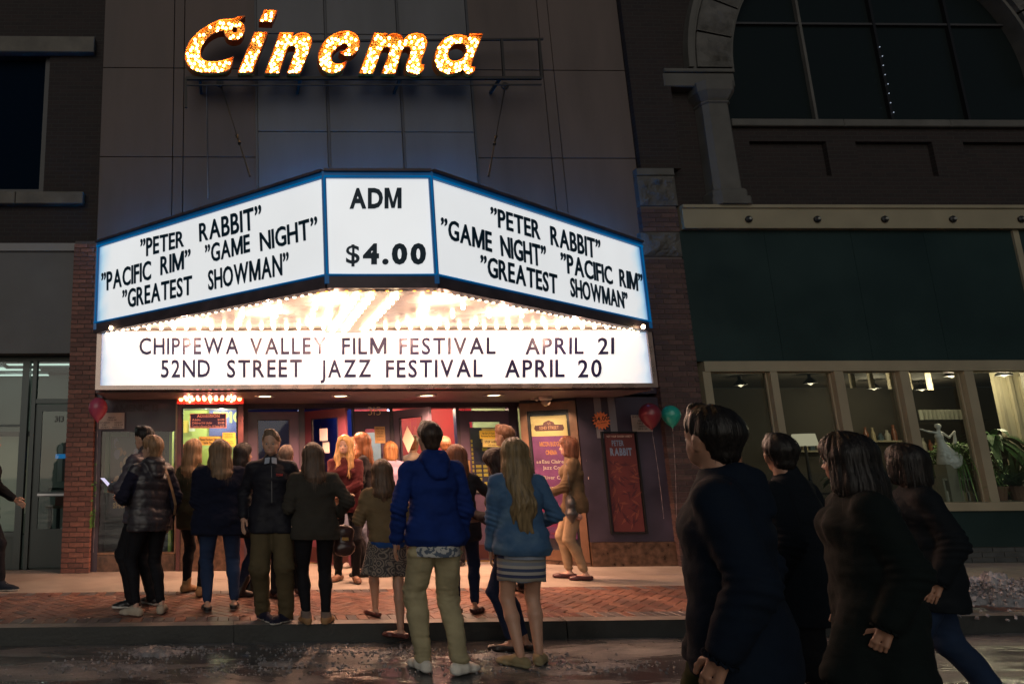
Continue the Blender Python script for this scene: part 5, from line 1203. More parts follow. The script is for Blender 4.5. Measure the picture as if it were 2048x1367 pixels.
part('base_mortar', MB().box(WX0-.1, XR, RY-.0, RY+.1, zs, zc0-.001), mat('pale joint mortar', (.14, .14, .125), .9), rs)
rows = np.linspace(zs+.004, zc0-.004, 4)
for r_ in range(3):
    x = WX0-.1+(.16 if r_ % 2 else 0)
    while x < 12.5:
        part('base_block', MB().box(x+.004, x+.316, RY-.015, RY-.001+.02, rows[r_]+.004, rows[r_+1]-.004, 0, .003), m_blk, rs); x += .325

# interior of the plant shop
IY0, IY1 = RY+.16, RY+3.4
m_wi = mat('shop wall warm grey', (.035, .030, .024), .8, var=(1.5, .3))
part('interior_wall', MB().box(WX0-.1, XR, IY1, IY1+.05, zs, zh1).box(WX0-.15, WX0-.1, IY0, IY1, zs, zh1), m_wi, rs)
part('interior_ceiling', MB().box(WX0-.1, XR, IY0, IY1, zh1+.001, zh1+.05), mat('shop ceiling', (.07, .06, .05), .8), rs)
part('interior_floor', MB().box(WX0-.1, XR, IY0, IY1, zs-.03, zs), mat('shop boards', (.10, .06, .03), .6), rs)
part('cream_partition', MB().box(R(2018, 800, IY0+.6).x, XR, IY0+.75, IY0+.8, zs, zh1), mat('lit cream panel', (.40, .36, .25), .6), rs)
for k in range(3): part('partition_post', MB().box(R(2018, 800, IY0+.6).x+.2*k, R(2018, 800, IY0+.6).x+.2*k+.05, IY0+.70, IY0+.749, zs, zh1-.12), m_cream, rs)
for i, (px, Y, e) in enumerate([(1480, RY+1.6, 3), (1620, RY+1.4, 5), (1745, RY+2.2, 13), (1905, RY+.55, 42), (2010, RY+.5, 36), (1840, RY+2.4, 13)]):  # the last lamp is added to brighten the dark rear wall
    X = atY(px, 760, Y).x; l = thing('pendant_lamp', ['shop lamp behind the first window bay', 'shop lamp behind the second window bay', 'shop lamp behind the third window bay', 'shop lamp above the white figurine', 'shop lamp above the spiky plant', 'added shop lamp deep inside behind the fourth bay'][i], 'lamp', (X, Y, zh1))
    put('shade', MB().lathe([(.03, 0), (.03, -.06), (.10, -.14), (.10, -.16)], 14), m_dark, l); put('bulb', MB().lathe([(0, -.12), (.035, -.13), (.04, -.16), (0, -.19)], 10), glow('shop bulb light', (1, .8, .5), 2), l)
    lamp('shop_bulb_light', 'POINT', (0, 0, -.24), e, (1, .80, .50), l, .06)
def plant(label, base, n, L, kind, seed, m, potr=.11, droop=.5, wdt=.03):
    random.seed(seed); p = thing('potted_plant', label, 'plant', base)
    put('pot', MB().lathe([(potr*.7, 0), (potr, .18), (potr*1.08, .18), (potr*1.08, .21), (potr*.9, .21), (potr*.85, .19), (0, .19)], 14), mat('clay pot', (.20, .10, .06), .7), p)
    mb = MB()
    for k in range(n):
        a = random.uniform(0, 6.28); l = L*random.uniform(.5, 1.1); up = random.uniform(.2, 1.0); w_ = wdt*random.uniform(.7, 1.2); segs = 6
        dx_, dy_ = math.cos(a), math.sin(a); prev = None; px_, pz_ = random.uniform(0, .05), .2; rr = 0; vs = []
        for s_ in range(segs+1):
            t = s_/segs; rr = l*t*(.35+.65*(1-up*.6)); zz = .2+l*(up*t-droop*(1.2+.6*(1-up))*t*t*(1.0 if kind != 'spiky' else .35)); ww = w_*math.sin(math.pi*min(1, .12+t*.88))**.7+.001
            c = Vector((dx_*rr, dy_*rr, zz)); sd_ = Vector((-dy_, dx_, 0))*ww
            if kind == 'fern' and s_ < segs: 
                for sgn in (-1, 1):
                    for q in (0, .5):
                        c2 = c+Vector((dx_, dy_, 0))*l*q/segs*.6; tip = c2+Vector((-dy_*sgn, dx_*sgn, -.4))*ww*2.6+Vector((dx_, dy_, 0))*.02; mb.add([c2, c2+Vector((dx_, dy_, -.1))*.018, tip], [(0, 1, 2)])
            vs += [c-sd_*(.25 if kind == 'fern' else 1), c+sd_*(.25 if kind == 'fern' else 1)]
        mb.add(vs, [(2*i, 2*i+1, 2*i+3, 2*i+2) for i in range(segs)])
    o = put('foliage', mb, m, p); return p
m_fern = mat('bright fern green', (.09, .20, .035), .5, var=(12, .4)); m_leafd = mat('deep leaf green', (.035, .085, .025), .4, var=(10, .4)); m_spk = mat('grey green spiky leaf', (.10, .16, .07), .4, var=(10, .3))
zi = zw0
def stand(label, px, Y, ztop, w_=.3):
    X = atY(px, 950, Y).x; s_ = thing('plant_stand', label, 'stand', (X, Y, zs)); h_ = ztop-zs
    put('stand_top', MB().box(-w_/2, w_/2, -w_/2, w_/2, h_-.03, h_), m_cream, s_)
    for a_ in (-1, 1):
        for b_ in (-1, 1): put('leg', MB().box(a_*w_/2-.02*(a_ > 0)*1-.0, a_*w_/2+.02*(a_ < 0), b_*w_/2-.02*(b_ > 0), b_*w_/2+.02*(b_ < 0), 0, h_-.03), m_cream, s_)
    return X
zf_ = atY(1915, 925, RY+.45).z
X = stand('cream stand under the bright hanging fern', 1925, RY+.42, zf_, .34); plant('bright green fern cascading behind the white figurine', (X, RY+.42, zf_), 130, .62, 'fern', 2, m_fern, droop=1.0, wdt=.035)
zf2 = atY(1905, 860, RY+.5).z-.1
X = stand('cream stand under the leafy dark plant', 2000, RY+.6, zf_+.1, .3); plant('bushy dark leafed plant in the last window bay', (X-.05, RY+.6, zf_+.1), 60, .70, 'leaf', 5, m_leafd, wdt=.05, droop=.7)
plant('spiky grey green plant at the foot of the last window bay', (atY(2000, 1000, RY+.36).x, RY+.36, zi+.0), 60, .50, 'spiky', 9, m_spk, wdt=.016, droop=.2)
plant('second spiky plant at the right frame edge', (atY(2040, 1000, RY+.4).x, RY+.4, zi+.0), 50, .6, 'spiky', 19, m_spk, wdt=.02, droop=.3)
plant('small dark plant in the third window bay', (atY(1690, 1000, RY+.5).x, RY+.5, zi+.1), 40, .4, 'leaf', 15, m_leafd, wdt=.04)
part('display_shelf', MB().box(WX0, XR, RY+.13, RY+.62, zi-.03, zi-.001), m_cream, rs)
bk = thing('book_row', 'shelf unit with a row of small books under the fern', 'bookshelf', (atY(1890, 1000, RY+.3).x, RY+.25, zi))
random.seed(2); put('shelf_board', MB().box(-.05, .50, -.02, .22, .30, .33).box(-.05, -.02, -.02, .22, 0, .30).box(.47, .50, -.02, .22, 0, .30), m_cream, bk)
x = 0
while x < .45:
    w_ = random.uniform(.012, .03); put('book', MB().box(x, x+w_-.001, 0, .12, 0, random.uniform(.11, .15)), mat('book cloth %d' % random.randrange(6), [(.5, .45, .35), (.2, .05, .04), (.05, .1, .12), (.4, .36, .2), (.1, .1, .1), (.3, .2, .1)][random.randrange(6)], .7), bk); x += w_
# chair in the window
ch = thing('chair', 'orange brown wooden chair inside the third window bay', 'chair', (atY(1785, 1000, RY+1.0).x, RY+1.0, zs), rad(15)); m_w = mat('orange chair wood', (.30, .12, .04), .4)
H0 = atY(1785, 960, RY+1.0).z-zs
put('seat', MB().box(-.22, .22, -.2, .2, H0-.35, H0-.31), m_w, ch); put('backrest', MB().box(-.22, .22, .18, .21, H0-.05, H0+.22).bar((-.2, .19, H0-.31), (-.2, .19, H0-.05), .03).bar((.2, .19, H0-.31), (.2, .19, H0-.05), .03), m_w, ch)
for a_ in (-.2, .2):
    for b_ in (-.18, .18): put('leg', MB().bar((a_, b_, 0), (a_, b_, H0-.35), .03), m_w, ch)
# laundry-like paper panels hanging from the ceiling, lamp shade and jars
for k in range(5):
    c = atY(1700+26*k, 770, RY+1.2); q = thing('hanging_print', 'pale hanging print behind the third bay, %s' % ['first from the left', 'second from the left', 'middle one', 'fourth from the left', 'fifth from the left'][k], 'print', (c.x, RY+1.2-.1*k, zh1-.02), rad(20))
    put('print', MB().box(0, .17, 0, .004, -.24-.02*k, 0), mat('faded print', (.30, .26, .19), .8, var=(14, .4)), q)
gs = thing('glass_shelf', 'wall shelf of hanging glassware in the fourth window bay', 'shelf', (atY(1875, 810, RY+2.2).x, RY+2.2, atY(1875, 838, RY+2.2).z))
put('board', MB().box(-.3, .9, 0, .2, -.03, 0), m_dark, gs); random.seed(6)
for k in range(14): put('glass', MB().lathe([(.028, 0), (.03, .10), (.035, .18)], 8, (-.25+.08*k, .08, .001)), mat('cloudy glassware', (.35, .36, .30), .15, spec=.8), gs)
lsx = thing('table_lamp', 'small table lamp with glowing cream shade in second bay', 'lamp', (atY(1610, 890, RY+1.8).x, RY+1.8, atY(1610, 888, RY+1.8).z-.3))
put('base', MB().lathe([(.08, -.5), (.03, -.45), (.02, .3)], 12), m_dark, lsx); put('lamp_shade', MB().lathe([(.19, .28), (.16, .48)], 20), glow('lamp shade light', (1, .85, .55), .42), lsx)
tbx = thing('side_table', 'dark side table under the table lamp', 'table', (lsx.location.x, RY+1.8, zs)); hh = lsx.location.z-.5-zs
put('table_top', MB().box(-.5, .5, -.25, .25, hh-.03, hh), m_dark, tbx)
for a_ in (-.46, .46): put('leg', MB().box(a_-.02, a_+.02, -.2, .2, 0, hh-.03), m_dark, tbx)
for i, (px, py, n_) in enumerate([(1560, 900, 7), (1700, 880, 8), (1830, 900, 8)]):
    q = atY(px, py, IY1-.22); wsf = thing('wall_shelf', ['dim wall shelf of jars behind the second bay', 'dim wall shelf of jars behind the third bay', 'dim wall shelf of jars behind the fourth bay'][i], 'shelf', q); random.seed(30+i)
    put('board', MB().box(-.1, n_*.14, 0, .2, -.03, 0), m_cream, wsf)
    for k in range(n_): r0_ = random.uniform(.03, .055); h_ = random.uniform(.12, .3); put('jar', MB().lathe([(r0_, .001), (r0_*1.1, h_*.5), (r0_*.5, h_*.8), (r0_*.6, h_)], 10, (k*.14, .09, 0)), mat('jar glaze %d' % (k % 4), [(.3, .25, .15), (.05, .08, .10), (.4, .38, .32), (.18, .06, .03)][k % 4], .3), wsf)
V_ = np.array
# white figurine: a dancer with raised arms, wide skirt
fg = thing('figurine', 'white dancer figurine with raised arm before the fern', 'figurine', (atY(1893, 940, RY+.30).x, RY+.30, zi)); fz = atY(1893, 868, RY+.3).z-zi
s0 = fz-.42; fgs = 1.45
pr = [((0, 0, s0+.39), (0, 0, s0+.39), .028, .028, None, 1, .01, 1), ((0, 0, s0+.35), (-.01, 0, s0+.28), .014, .032, None, 1, .02, 1), ((-.01, 0, s0+.28), (.0, 0, s0+.22), .03, .024, None, 1, .02, 1), ((0, 0, s0+.22), (.05, 0, s0+.02), .03, .10, None, 1, .02, 1), ((.02, 0, s0+.15), (.12, 0, s0+.06), .03, .06, None, 1, .03, 1),
      ((-.03, 0, s0+.32), (-.11, 0, s0+.33), .014, .010, None, 1, .01, 1), ((-.11, 0, s0+.33), (-.2, 0, s0+.36), .010, .008, None, 1, .01, 1), ((.03, 0, s0+.32), (.10, 0, s0+.27), .014, .010, None, 1, .01, 1), ((.10, 0, s0+.27), (.17, 0, s0+.33), .010, .009, None, 1, .01, 1), ((.17, 0, s0+.33), (.15, 0, s0+.18), .008, .02, None, 1, .01, 1)]
v, q_ = sdf(pr, .007); v = (v-V_([0, 0, s0]))*1.4+V_([0, 0, s0]); v = v+.006*fbm(v*28, 2, 3)[:, None]*np.array([1, 1, .4])*(v[:, 2:3] < s0+.2); put('figure', np_mesh('figure', v, q_, [mat('white porcelain', (.75, .72, .68), .3)]), None, fg)
if s0 > .05: put('plinth', MB().box(-.09, .09, -.09, .09, 0, s0-.02), m_cream, fg)

# ---------------------------------------------------------------- balloons
def balloon(label, px, py, Y, rp, col, tail=(0, -.9)):
    c = atY(px, py, Y); r = (atY(px+rp, py, Y).x-c.x); b = thing('balloon', label, 'balloon', c)
    prof = [(0, r*1.12)]+[(r*math.sin(t), r*1.12*math.cos(t)) for t in np.linspace(.15, 1.7, 12)]+[(r*.80, -r*.62), (r*.45, -r*1.12), (r*.10, -r*1.40), (r*.07, -r*1.45), (r*.13, -r*1.52), (0, -r*1.52)]
    me = MB().lathe(prof[::-1], 28).mesh('skin', True); me.materials.append(mat('balloon rubber %s' % (col,), col, .28, spec=.5)); put('skin', me, None, b)
    put('string', MB().tube([(0, 0, -r*1.5)]+[(.012*math.sin(3*t)+tail[0]*t, 0, -r*1.5+tail[1]*t) for t in np.linspace(.1, 1, 9)], .0022, 5), mat('ribbon', (.5, .4, .4), .5), b)
balloon('pink balloon floating in front of the brick pillar', 196, 815, FY-.45, 19, (.42, .07, .13), (.0, -1.7))
balloon('dark red balloon beside the teal one near the brick pier', 1300, 828, FY-.4, 20, (.17, .022, .035), (.02, -1.2))
balloon('teal green balloon right of the dark red one', 1342, 829, FY-.4, 17, (.02, .30, .24), (-.1, -1.2))
# wilted strand of leaves on the jamb
vn = thing('leaf_strand', 'thin strand of small green leaves hanging on the jamb by the pillar', 'garland', atY(187, 1000, FY-.14)); random.seed(9)
put('stem', MB().tube([(.01*math.sin(k), 0, .5-.1*k) for k in range(9)], .004, 5), m_leafd, vn); lm = MB()
for k in range(40):
    z = random.uniform(-.35, .5) if k > 22 else random.uniform(-.35, -.1); a = random.uniform(0, 6.28); lm.add([(0, 0, z), (.03*math.cos(a), -.01, z+.012), (.05*math.cos(a), -.02, z-.02), (.02*math.cos(a), -.005, z-.02)], [(0, 1, 2, 3)])
put('leaves', lm, m_fern, vn)
# ================================================================ PEOPLE
def V3(*a): return np.array(a, float)
def ik(a, c, l1, l2, hint):
    a, c, hint = map(lambda q: np.asarray(q, float), (a, c, hint)); d = c-a; D = np.linalg.norm(d)
    if D > (l1+l2)*.999: c = a+d/D*(l1+l2)*.999; d = c-a; D = np.linalg.norm(d)
    if D < abs(l1-l2)*1.05: D = abs(l1-l2)*1.05
    u = d/np.linalg.norm(d); x = (l1*l1-l2*l2+D*D)/(2*D); h_ = math.sqrt(max(l1*l1-x*x, 0)); p = hint-u*(hint @ u); p = p/max(np.linalg.norm(p), 1e-6)
    return a+u*x+p*h_, c
def P(a, b, ra, rb, w=None, k=1.0, bl=.02, s=1): return (V3(*a), V3(*b), ra, rb, w, k, bl, s)
_HC = {}
def head_mesh(sex):
    """head in its own frame (origin at the top of the neck, facing +Y), with the neck; skin, eyes, brows and lips as material slots"""
    if sex in _HC: return _HC[sex]
    f = sex == 'f'; j = .93 if f else 1.0
    pr = [P((0, -.012, .135), (0, .004, .145), .083, .080, (0, 1, 0), 1.12, .03),
          P((0, .020, .085), (0, .045, .045), .060*j, .046*j, None, 1, .035), P((0, .050, .035), (0, .066, .018), .034*j, .022*j, None, 1, .02),
          P((-.040*j, .015, .06), (-.028*j, .040, .025), .026, .022, None, 1, .025), P((.040*j, .015, .06), (.028*j, .040, .025), .026, .022, None, 1, .025),
          P((-.036, .050, .072), (-.030, .060, .062), .020, .018, None, 1, .02), P((.036, .050, .072), (.030, .060, .062), .020, .018, None, 1, .02),
          P((-.032, .072, .108), (.032, .072, .108), .011, .011, None, 1, .018),
          P((-.031, .093, .092), (-.031, .093, .092), .013, .013, None, 1, .012, -1), P((.031, .093, .092), (.031, .093, .092), .013, .013, None, 1, .012, -1),
          P((0, .080, .098), (0, .098, .064), .009, .0125, None, 1, .012), P((-.011, .088, .060), (.011, .088, .060), .008, .008, None, 1, .008),
          P((-.014, .080, .036), (.014, .080, .036), .010, .010, None, 1, .008), P((-.012, .079, .028), (.012, .079, .028), .009, .009, None, 1, .006),
          P((-.020, .0935, .0325), (.020, .0935, .0325), .0042, .0042, None, 1, .004, -1),
          P((-.078, -.002, .095), (-.074, .004, .065), .020, .013, (1, 0, 0), .42, .008), P((.078, -.002, .095), (.074, .004, .065), .020, .013, (1, 0, 0), .42, .008),
          P((0, -.030, -.10), (0, -.012, .07), .054*(.9 if f else 1.04), .054*(.9 if f else 1.0), None, 1, .03)]
    v, q = sdf(pr, .0058); v = relax(v, q, 1, .4)
    mi = np.zeros(len(q), int); c = v[q].mean(1)
    lips = (np.abs(c[:, 0]) < .019) & (c[:, 2] > .026) & (c[:, 2] < .040) & (c[:, 1] > .0845); mi[lips] = 3
    # eyes and brows
    vs, qs, ms = [v], [q], [mi]; o = len(v)
    for sx_ in (-.031, .031):
        for (cc, r, w_, k_, m_) in (((sx_, .0735, .091), .0118, None, 1, 4), ((sx_*1.0, .0795, .0905), .0068, None, 1, 1)):
            a, b = sdf([P(cc, cc, r, r)], .003); vs.append(a); qs.append(b+o); ms.append(np.full(len(b), m_)); o += len(a)
        a, b = sdf([P((sx_*.45, .0865, .111), (sx_*1.5, .077, .112), .004, .003)], .0028); vs.append(a); qs.append(b+o); ms.append(np.full(len(b), 2)); o += len(a)
    _HC[sex] = (np.concatenate(vs), np.concatenate(qs), np.concatenate(ms)); return _HC[sex]
_HN = {}
def hand_mesh(pose):
    """a left hand in its own frame: wrist at the origin, fingers toward -Z, palm facing +X, thumb toward +Y; five bent fingers"""
    if pose in _HN: return _HN[pose]
    cur = {'rest': .35, 'hold': 1.05, 'fist': 1.35}[pose]
    pr = [P((0, 0, .02), (0, 0, -.02), .024, .023, (0, 1, 0), 1.15, .01), P((0, -.016, -.03), (0, -.022, -.085), .014, .012, (0, 1, 0), 1.2, .012), P((0, .014, -.03), (0, .018, -.088), .015, .012, (0, 1, 0), 1.2, .012)]
    for k, (y, l, r) in enumerate(((.030, .070, .0088), (.0105, .078, .009), (-.0095, .073, .0086), (-.029, .058, .0076))):
        p = V3(0, y*.9, -.088); a = cur*.35; spread = y*1.6
        for s_, fr_ in ((0, .45), (1, .31), (2, .24)):
            d = V3(math.sin(a), spread*.35, -math.cos(a)); d /= np.linalg.norm(d); e = p+d*l*fr_; pr.append((p, e, r*(1-.08*s_), r*(1-.08*s_-.06), None, 1, .0035, 1)); p = e; a += cur*.75
    p = V3(.006, .022, -.028); dirs = [(.30, .75, -.62), (.35, .35, -.87), (.30, .05, -.95)] if pose != 'rest' else [(.22, .75, -.65), (.15, .35, -.92), (.12, .1, -.98)]
    for s_, (d, l) in enumerate(zip(dirs, (.042, .032, .026))):
        d = V3(*d); d /= np.linalg.norm(d); e = p+d*l; pr.append((p, e, .0125-.0012*s_, .0113-.0012*s_, None, 1, .006, 1)); p = e
    v, q = sdf(pr, .0042); _HN[pose] = (v, q); return _HN[pose]
def rotz(a): c, s_ = math.cos(a), math.sin(a); return np.array([[c, -s_, 0], [s_, c, 0], [0, 0, 1]])
def rotx(a): c, s_ = math.cos(a), math.sin(a); return np.array([[1, 0, 0], [0, c, -s_], [0, s_, c]])
def frame_to(z, y):
    z = z/np.linalg.norm(z); y = y-z*(y @ z); y = y/max(np.linalg.norm(y), 1e-6); return np.stack([np.cross(y, z), y, z], 1)
SK = {'fair': (.52, .30, .21), 'pale': (.58, .36, .27), 'warm': (.46, .25, .16), 'tan': (.38, .20, .13)}
def skins(k, hairc):
    c = SK[k]
    m = mat('skin %s' % k, c, .45, bump=(140, .12, .002), var=(16, .08)); t, b = nodes_of(m); b.inputs['Subsurface Weight'].default_value = .12; b.inputs['Subsurface Radius'].default_value = (.02, .008, .004)
    return [m, mat('dark iris', (.02, .015, .012), .1), mat('brow %s' % (hairc,), tuple(q*.55 for q in hairc), .7), mat('lips %s' % k, (c[0]*.85, c[1]*.62, c[2]*.66), .35), mat('eye white', (.34, .30, .28), .3)]
def hairmat(c):
    m = mat('hair %s' % (c,), c, .42, var=(16, .45), bump=(60, .8, .004), stretch=(3, 3, .16), spec=.3); return m
def cloth(name, c, rough=.85, bump=(160, .5, .002), var=(7, .16), **k): return mat(name, c, rough, bump=bump, var=var, **{'spec': .5 if rough < .6 else .18, **k})
def cross_fold(p, amp, s, seed): return amp*fbm(p*np.array(s), 3, seed)[:, None]

def person(label, foot, gz, top_py, heading, sex='m', build=1.0, skin='fair', hair=('short', (.05, .03, .02)), top=None, bottom=None, shoes=None, feet=((-.10, .02, 6), (.10, 0, -8)), hands=(None, None), hpose=('rest', 'rest'), elb=(None, None),
           lean=(0, 0), head=(0, 0), h=.0125, H=None, ref=None, group=None, hip=0, cat='person'):
    skirted = bool(bottom) and bottom['kind'] == 'skirt'; LT = 1.0 if skirted else .80
    g = atZ(foot[0], foot[1], gz); X, Y = g.x, g.y
    if H is None: H = atY(foot[0], top_py, Y).z-gz
    s = H/1.75
    root = thing('person', label, cat, (X, Y, gz), rad(heading), group)
    f = sex == 'f'; B = build
    sw = (.165 if f else .19)*B; hw = (.095 if f else .088)*(.5+.5*B)
    lx, ly = lean
    pel = V3(hip, 0, .93); wai = V3(hip*.5+lx*.3, ly*.3, 1.10); che = V3(lx*.8, ly*.8, 1.28); nk = V3(lx, ly, 1.465)
    shl = [nk+V3(-sw, -.005, -.078), nk+V3(sw, -.005, -.078)]
    hips = [pel+V3(-hw, 0, -.03), pel+V3(hw, 0, -.03)]
    legs = []
    for i in (0, 1):
        fx_, fy_, fa = feet[i][:3]; fz = feet[i][3] if len(feet[i]) > 3 else 0
        A = V3(fx_, fy_, .085+fz); fd = rotz(rad(-fa if False else fa)) @ V3(0, 1, 0)
        kn, an = ik(hips[i], A, .435, .425, V3((-.12, .12)[i], 1, 0)); legs.append((hips[i], kn, an, fd))
    arms = []
    for i in (0, 1):
        sg = (-1, 1)[i]; tgt = V3(*hands[i]) if hands[i] is not None else V3(lx*.6+sg*(sw+.065), ly*.6+.03, .895)
        el, wr_ = ik(shl[i], tgt, .285, .25, V3(*elb[i]) if elb[i] is not None else V3(sg*.35, -1, -.1)); arms.append((shl[i], el, wr_))
    # ---- body: one continuous surface
    bw = 1.0*B; T = .92
    pr = [P(pel+V3(0, -.005, -.02), wai, .105*T, .085*T, (1, 0, 0), 1.42*bw, .05), P(wai, che, .085*T, .105*T, (1, 0, 0), 1.4*bw, .05), P(che, nk+V3(0, -.01, -.09), .105*T, .068, (1, 0, 0), 1.5*bw, .05),
          P(nk+V3(0, -.012, -.07), nk+V3(0, .0, .055), .052*(.9 if f else 1.05), .050*(.9 if f else 1.0), None, 1, .035)]
    for i in (0, 1):
        sg = (-1, 1)[i]
        pr += [P(nk+V3(0, -.01, -.045), shl[i]+V3(-sg*.03, 0, .010), .042, .038, None, 1, .045), P(pel+V3(sg*.06, -.045, -.02), pel+V3(sg*.06, -.035, .0), .085*(.5+.5*B), .08, None, 1, .04)]
        if f: pr.append(P(che+V3(sg*.065, .075, .01), che+V3(sg*.065, .07, .0), .045, .045, None, 1, .03))
        a, e, w_ = arms[i]; pr += [P(a, e, .046*(.85 if f else 1)*(.5+.5*B), .036*(.5+.5*B), None, 1, .025), P(e, e+(w_-e)*.35, .037*(.88 if f else 1), .038*(.85 if f else 1), None, 1, .015), P(e+(w_-e)*.35, w_, .038*(.85 if f else 1), .025, None, 1, .015)]
        hp, kn, an, fd = legs[i]; cal = kn+(an-kn)*.32+V3(0, -.018, 0)
        pr += [P(hp, kn, .086*(.45+.55*B)*LT, .054*(.7+.3*B)*LT, None, 1, .03), P(kn, cal, .052*LT, .055*(.7+.3*B)*LT, None, 1, .03), P(cal, an+V3(0, 0, .02), .054*(.7+.3*B)*LT, .034*LT, None, 1, .02),
               P(an+V3(0, 0, -.03), an+fd*.10+V3(0, 0, -.055), .034, .026, None, 1, .02), P(an+V3(0, 0, -.04)-fd*.03, an+V3(0, 0, -.05), .030, .03, None, 1, .02), P(an+fd*.10+V3(0, 0, -.058), an+fd*.165+V3(0, 0, -.064), .027, .018, np.cross(fd, V3(0, 0, 1)), 1.5, .02)]
    v, q = sdf(pr, h); mi = np.zeros(len(q), int)
    hv, hq, hm = head_mesh(sex); HR = rotz(rad(head[0])) @ rotx(rad(head[1])); hs = (1.0 if not f else .97)*min(1.08, 1.0/s**.35)
    ho = nk+V3(0, .012, .050); HVp = (HR @ (hv.T*hs)).T+ho
    vs = [v, HVp]; qs = [q, hq+len(v)]; ms = [mi, hm]; o = len(v)+len(hv)
    hand_world = []
    for i in (0, 1):
        a, b = hand_mesh(hpose[i]); sg = (-1, 1)[i]; a = a.copy()
        if i == 0: pass
        else: a = a*V3(-1, 1, 1); b = b[:, ::-1]
        sh_, e, w_ = arms[i]; dz = e-w_; thumb = V3(-sg*.35, 1, .1) if hpose[i] == 'rest' else V3(-sg*.25, .15, 1)
        Rm = frame_to(dz, thumb); a = (Rm @ (a.T*(.92 if f else 1.02))).T+w_-(dz/np.linalg.norm(dz))*.012
        vs.append(a); qs.append(b+o); ms.append(np.zeros(len(b), int)); o += len(a); hand_world.append((w_-(dz/np.linalg.norm(dz))*.09, Rm))
    me = np_mesh('body', np.concatenate(vs)*s, np.concatenate(qs), skins(skin, hair[1] if hair else (.05, .03, .02)), np.concatenate(ms)); put('body', me, None, root)
    sd_ = abs(hash(label)) % 1000 if False else sum(map(ord, label)) % 997
    # ---- trousers, leggings, skirt
    if bottom:
        bk, bm, bo_ = bottom['kind'], bottom['m'], bottom.get('loose', .012)
        pr = []
        if bk in ('trousers', 'leggings', 'shorts'):
            up = pel[2]+bottom.get('rise', .10)
            pr += [P(pel+V3(0, -.005, -.02), wai+V3(0, 0, -.02), .100*T+min(bo_, .012)*.8, .088*T+min(bo_, .012), (1, 0, 0), 1.42*bw, .05)]
            hem = bottom.get('hem', .07); cuts = [((0, 0, up), (0, 0, 1))]
            for i in (0, 1):
                sg = (-1, 1)[i]; hp, kn, an, fd = legs[i]; cal = kn+(an-kn)*.32+V3(0, -.018, 0)
                pr.append(P(pel+V3(sg*.06, -.045, -.02), pel+V3(sg*.06, -.035, .0), .085*(.5+.5*B)+bo_*.7, .08+bo_*.7, None, 1, .03))
                pr += [P(hp, kn, .086*(.45+.55*B)+bo_, .054*(.7+.3*B)+bo_*1.4, None, 1, .03)]
                fl = bottom.get('flare', 1.0)
                end = an+(kn-an)/np.linalg.norm(kn-an)*max(0, hem-.07)
                if bk == 'shorts': pr.append(P(hp, hp+(kn-hp)*.6, .09, .088, None, 1, .02))
                else: pr += [P(kn, cal, .053+bo_*1.3, .055*(.7+.3*B)+bo_*1.1*fl, None, 1, .03), P(cal, end, .055*(.7+.3*B)+bo_*1.0*fl, .036+bo_*1.5*fl, None, 1, .02)]
                if bk != 'shorts': cuts_ = None
            v, q = sdf(pr, h, cuts)
            n_ = normals(v, q); low = np.clip((.55-v[:, 2])/.4, 0, 1)[:, None]
            amp = bottom.get('fold', .006)
            kz = np.exp(-((v[:, 2]-.49)/.07)**2)[:, None]+np.exp(-((v[:, 2]-.82)/.06)**2)[:, None]*.9+np.clip(1-(v[:, 2]-.08)/.18, 0, 1)[:, None]*1.2+.3
            v = v+n_*(kz*cross_fold(v, amp, (9, 9, 26), sd_))+n_*amp*.5*fbm(v*V3(12, 12, 4), 2, sd_+3)[:, None]
            me = np_mesh(bk, v*s, q, [bm]); put(bk if bk != 'leggings' else 'leggings', me, None, root)
        else:
            hem, flare, ple = bottom.get('hem', .52), bottom.get('flare', .03), bottom.get('pleats', 0)
            n1, n2 = 96, 22; vs_ = []; mid = (legs[0][0]+legs[1][0])/2; kmid = (legs[0][1]+legs[1][1])/2
            for r_ in range(n2):
                t = r_/(n2-1); z = 1.06+(hem-1.06)*t; bx_ = (.128+.055*min(1, t*2.6))*bw+flare*t*t*1.3; by_ = .105+.035*min(1, t*2.4)+flare*t*t; c = pel+(kmid-mid)*t*.55
                for k in range(n1):
                    a = 2*math.pi*k/n1; w_ = 1+(ple*.05*t*math.sin(a*11+1.3*math.sin(a*3+sd_))+ple*.03*t*math.sin(a*23+sd_))
                    vs_.append((c[0]+bx_*math.cos(a)*w_, c[1]-.01+by_*math.sin(a)*w_, z+.006*math.sin(a*5+sd_)*t))
            vv = np.array(vs_); qq = [(r_*n1+k, r_*n1+(k+1) % n1, (r_+1)*n1+(k+1) % n1, (r_+1)*n1+k) for r_ in range(n2-1) for k in range(n1)]
            vi = vv.copy(); cc = vv.mean(0); vi[:, :2] = (vi[:, :2]-pel[:2])*.97+pel[:2]; no = len(vv)
            q2 = [(d+no, c+no, b+no, a+no) for a, b, c, d in qq]; rim_ = [((n2-1)*n1+k, (n2-1)*n1+(k+1) % n1, no+(n2-1)*n1+(k+1) % n1, no+(n2-1)*n1+k) for k in range(n1)]
            me = np_mesh('skirt', np.concatenate([vv, vi])*s, np.array([tuple(x)[::-1] for x in qq+q2+rim_]), [bm]); put('skirt', me, None, root)
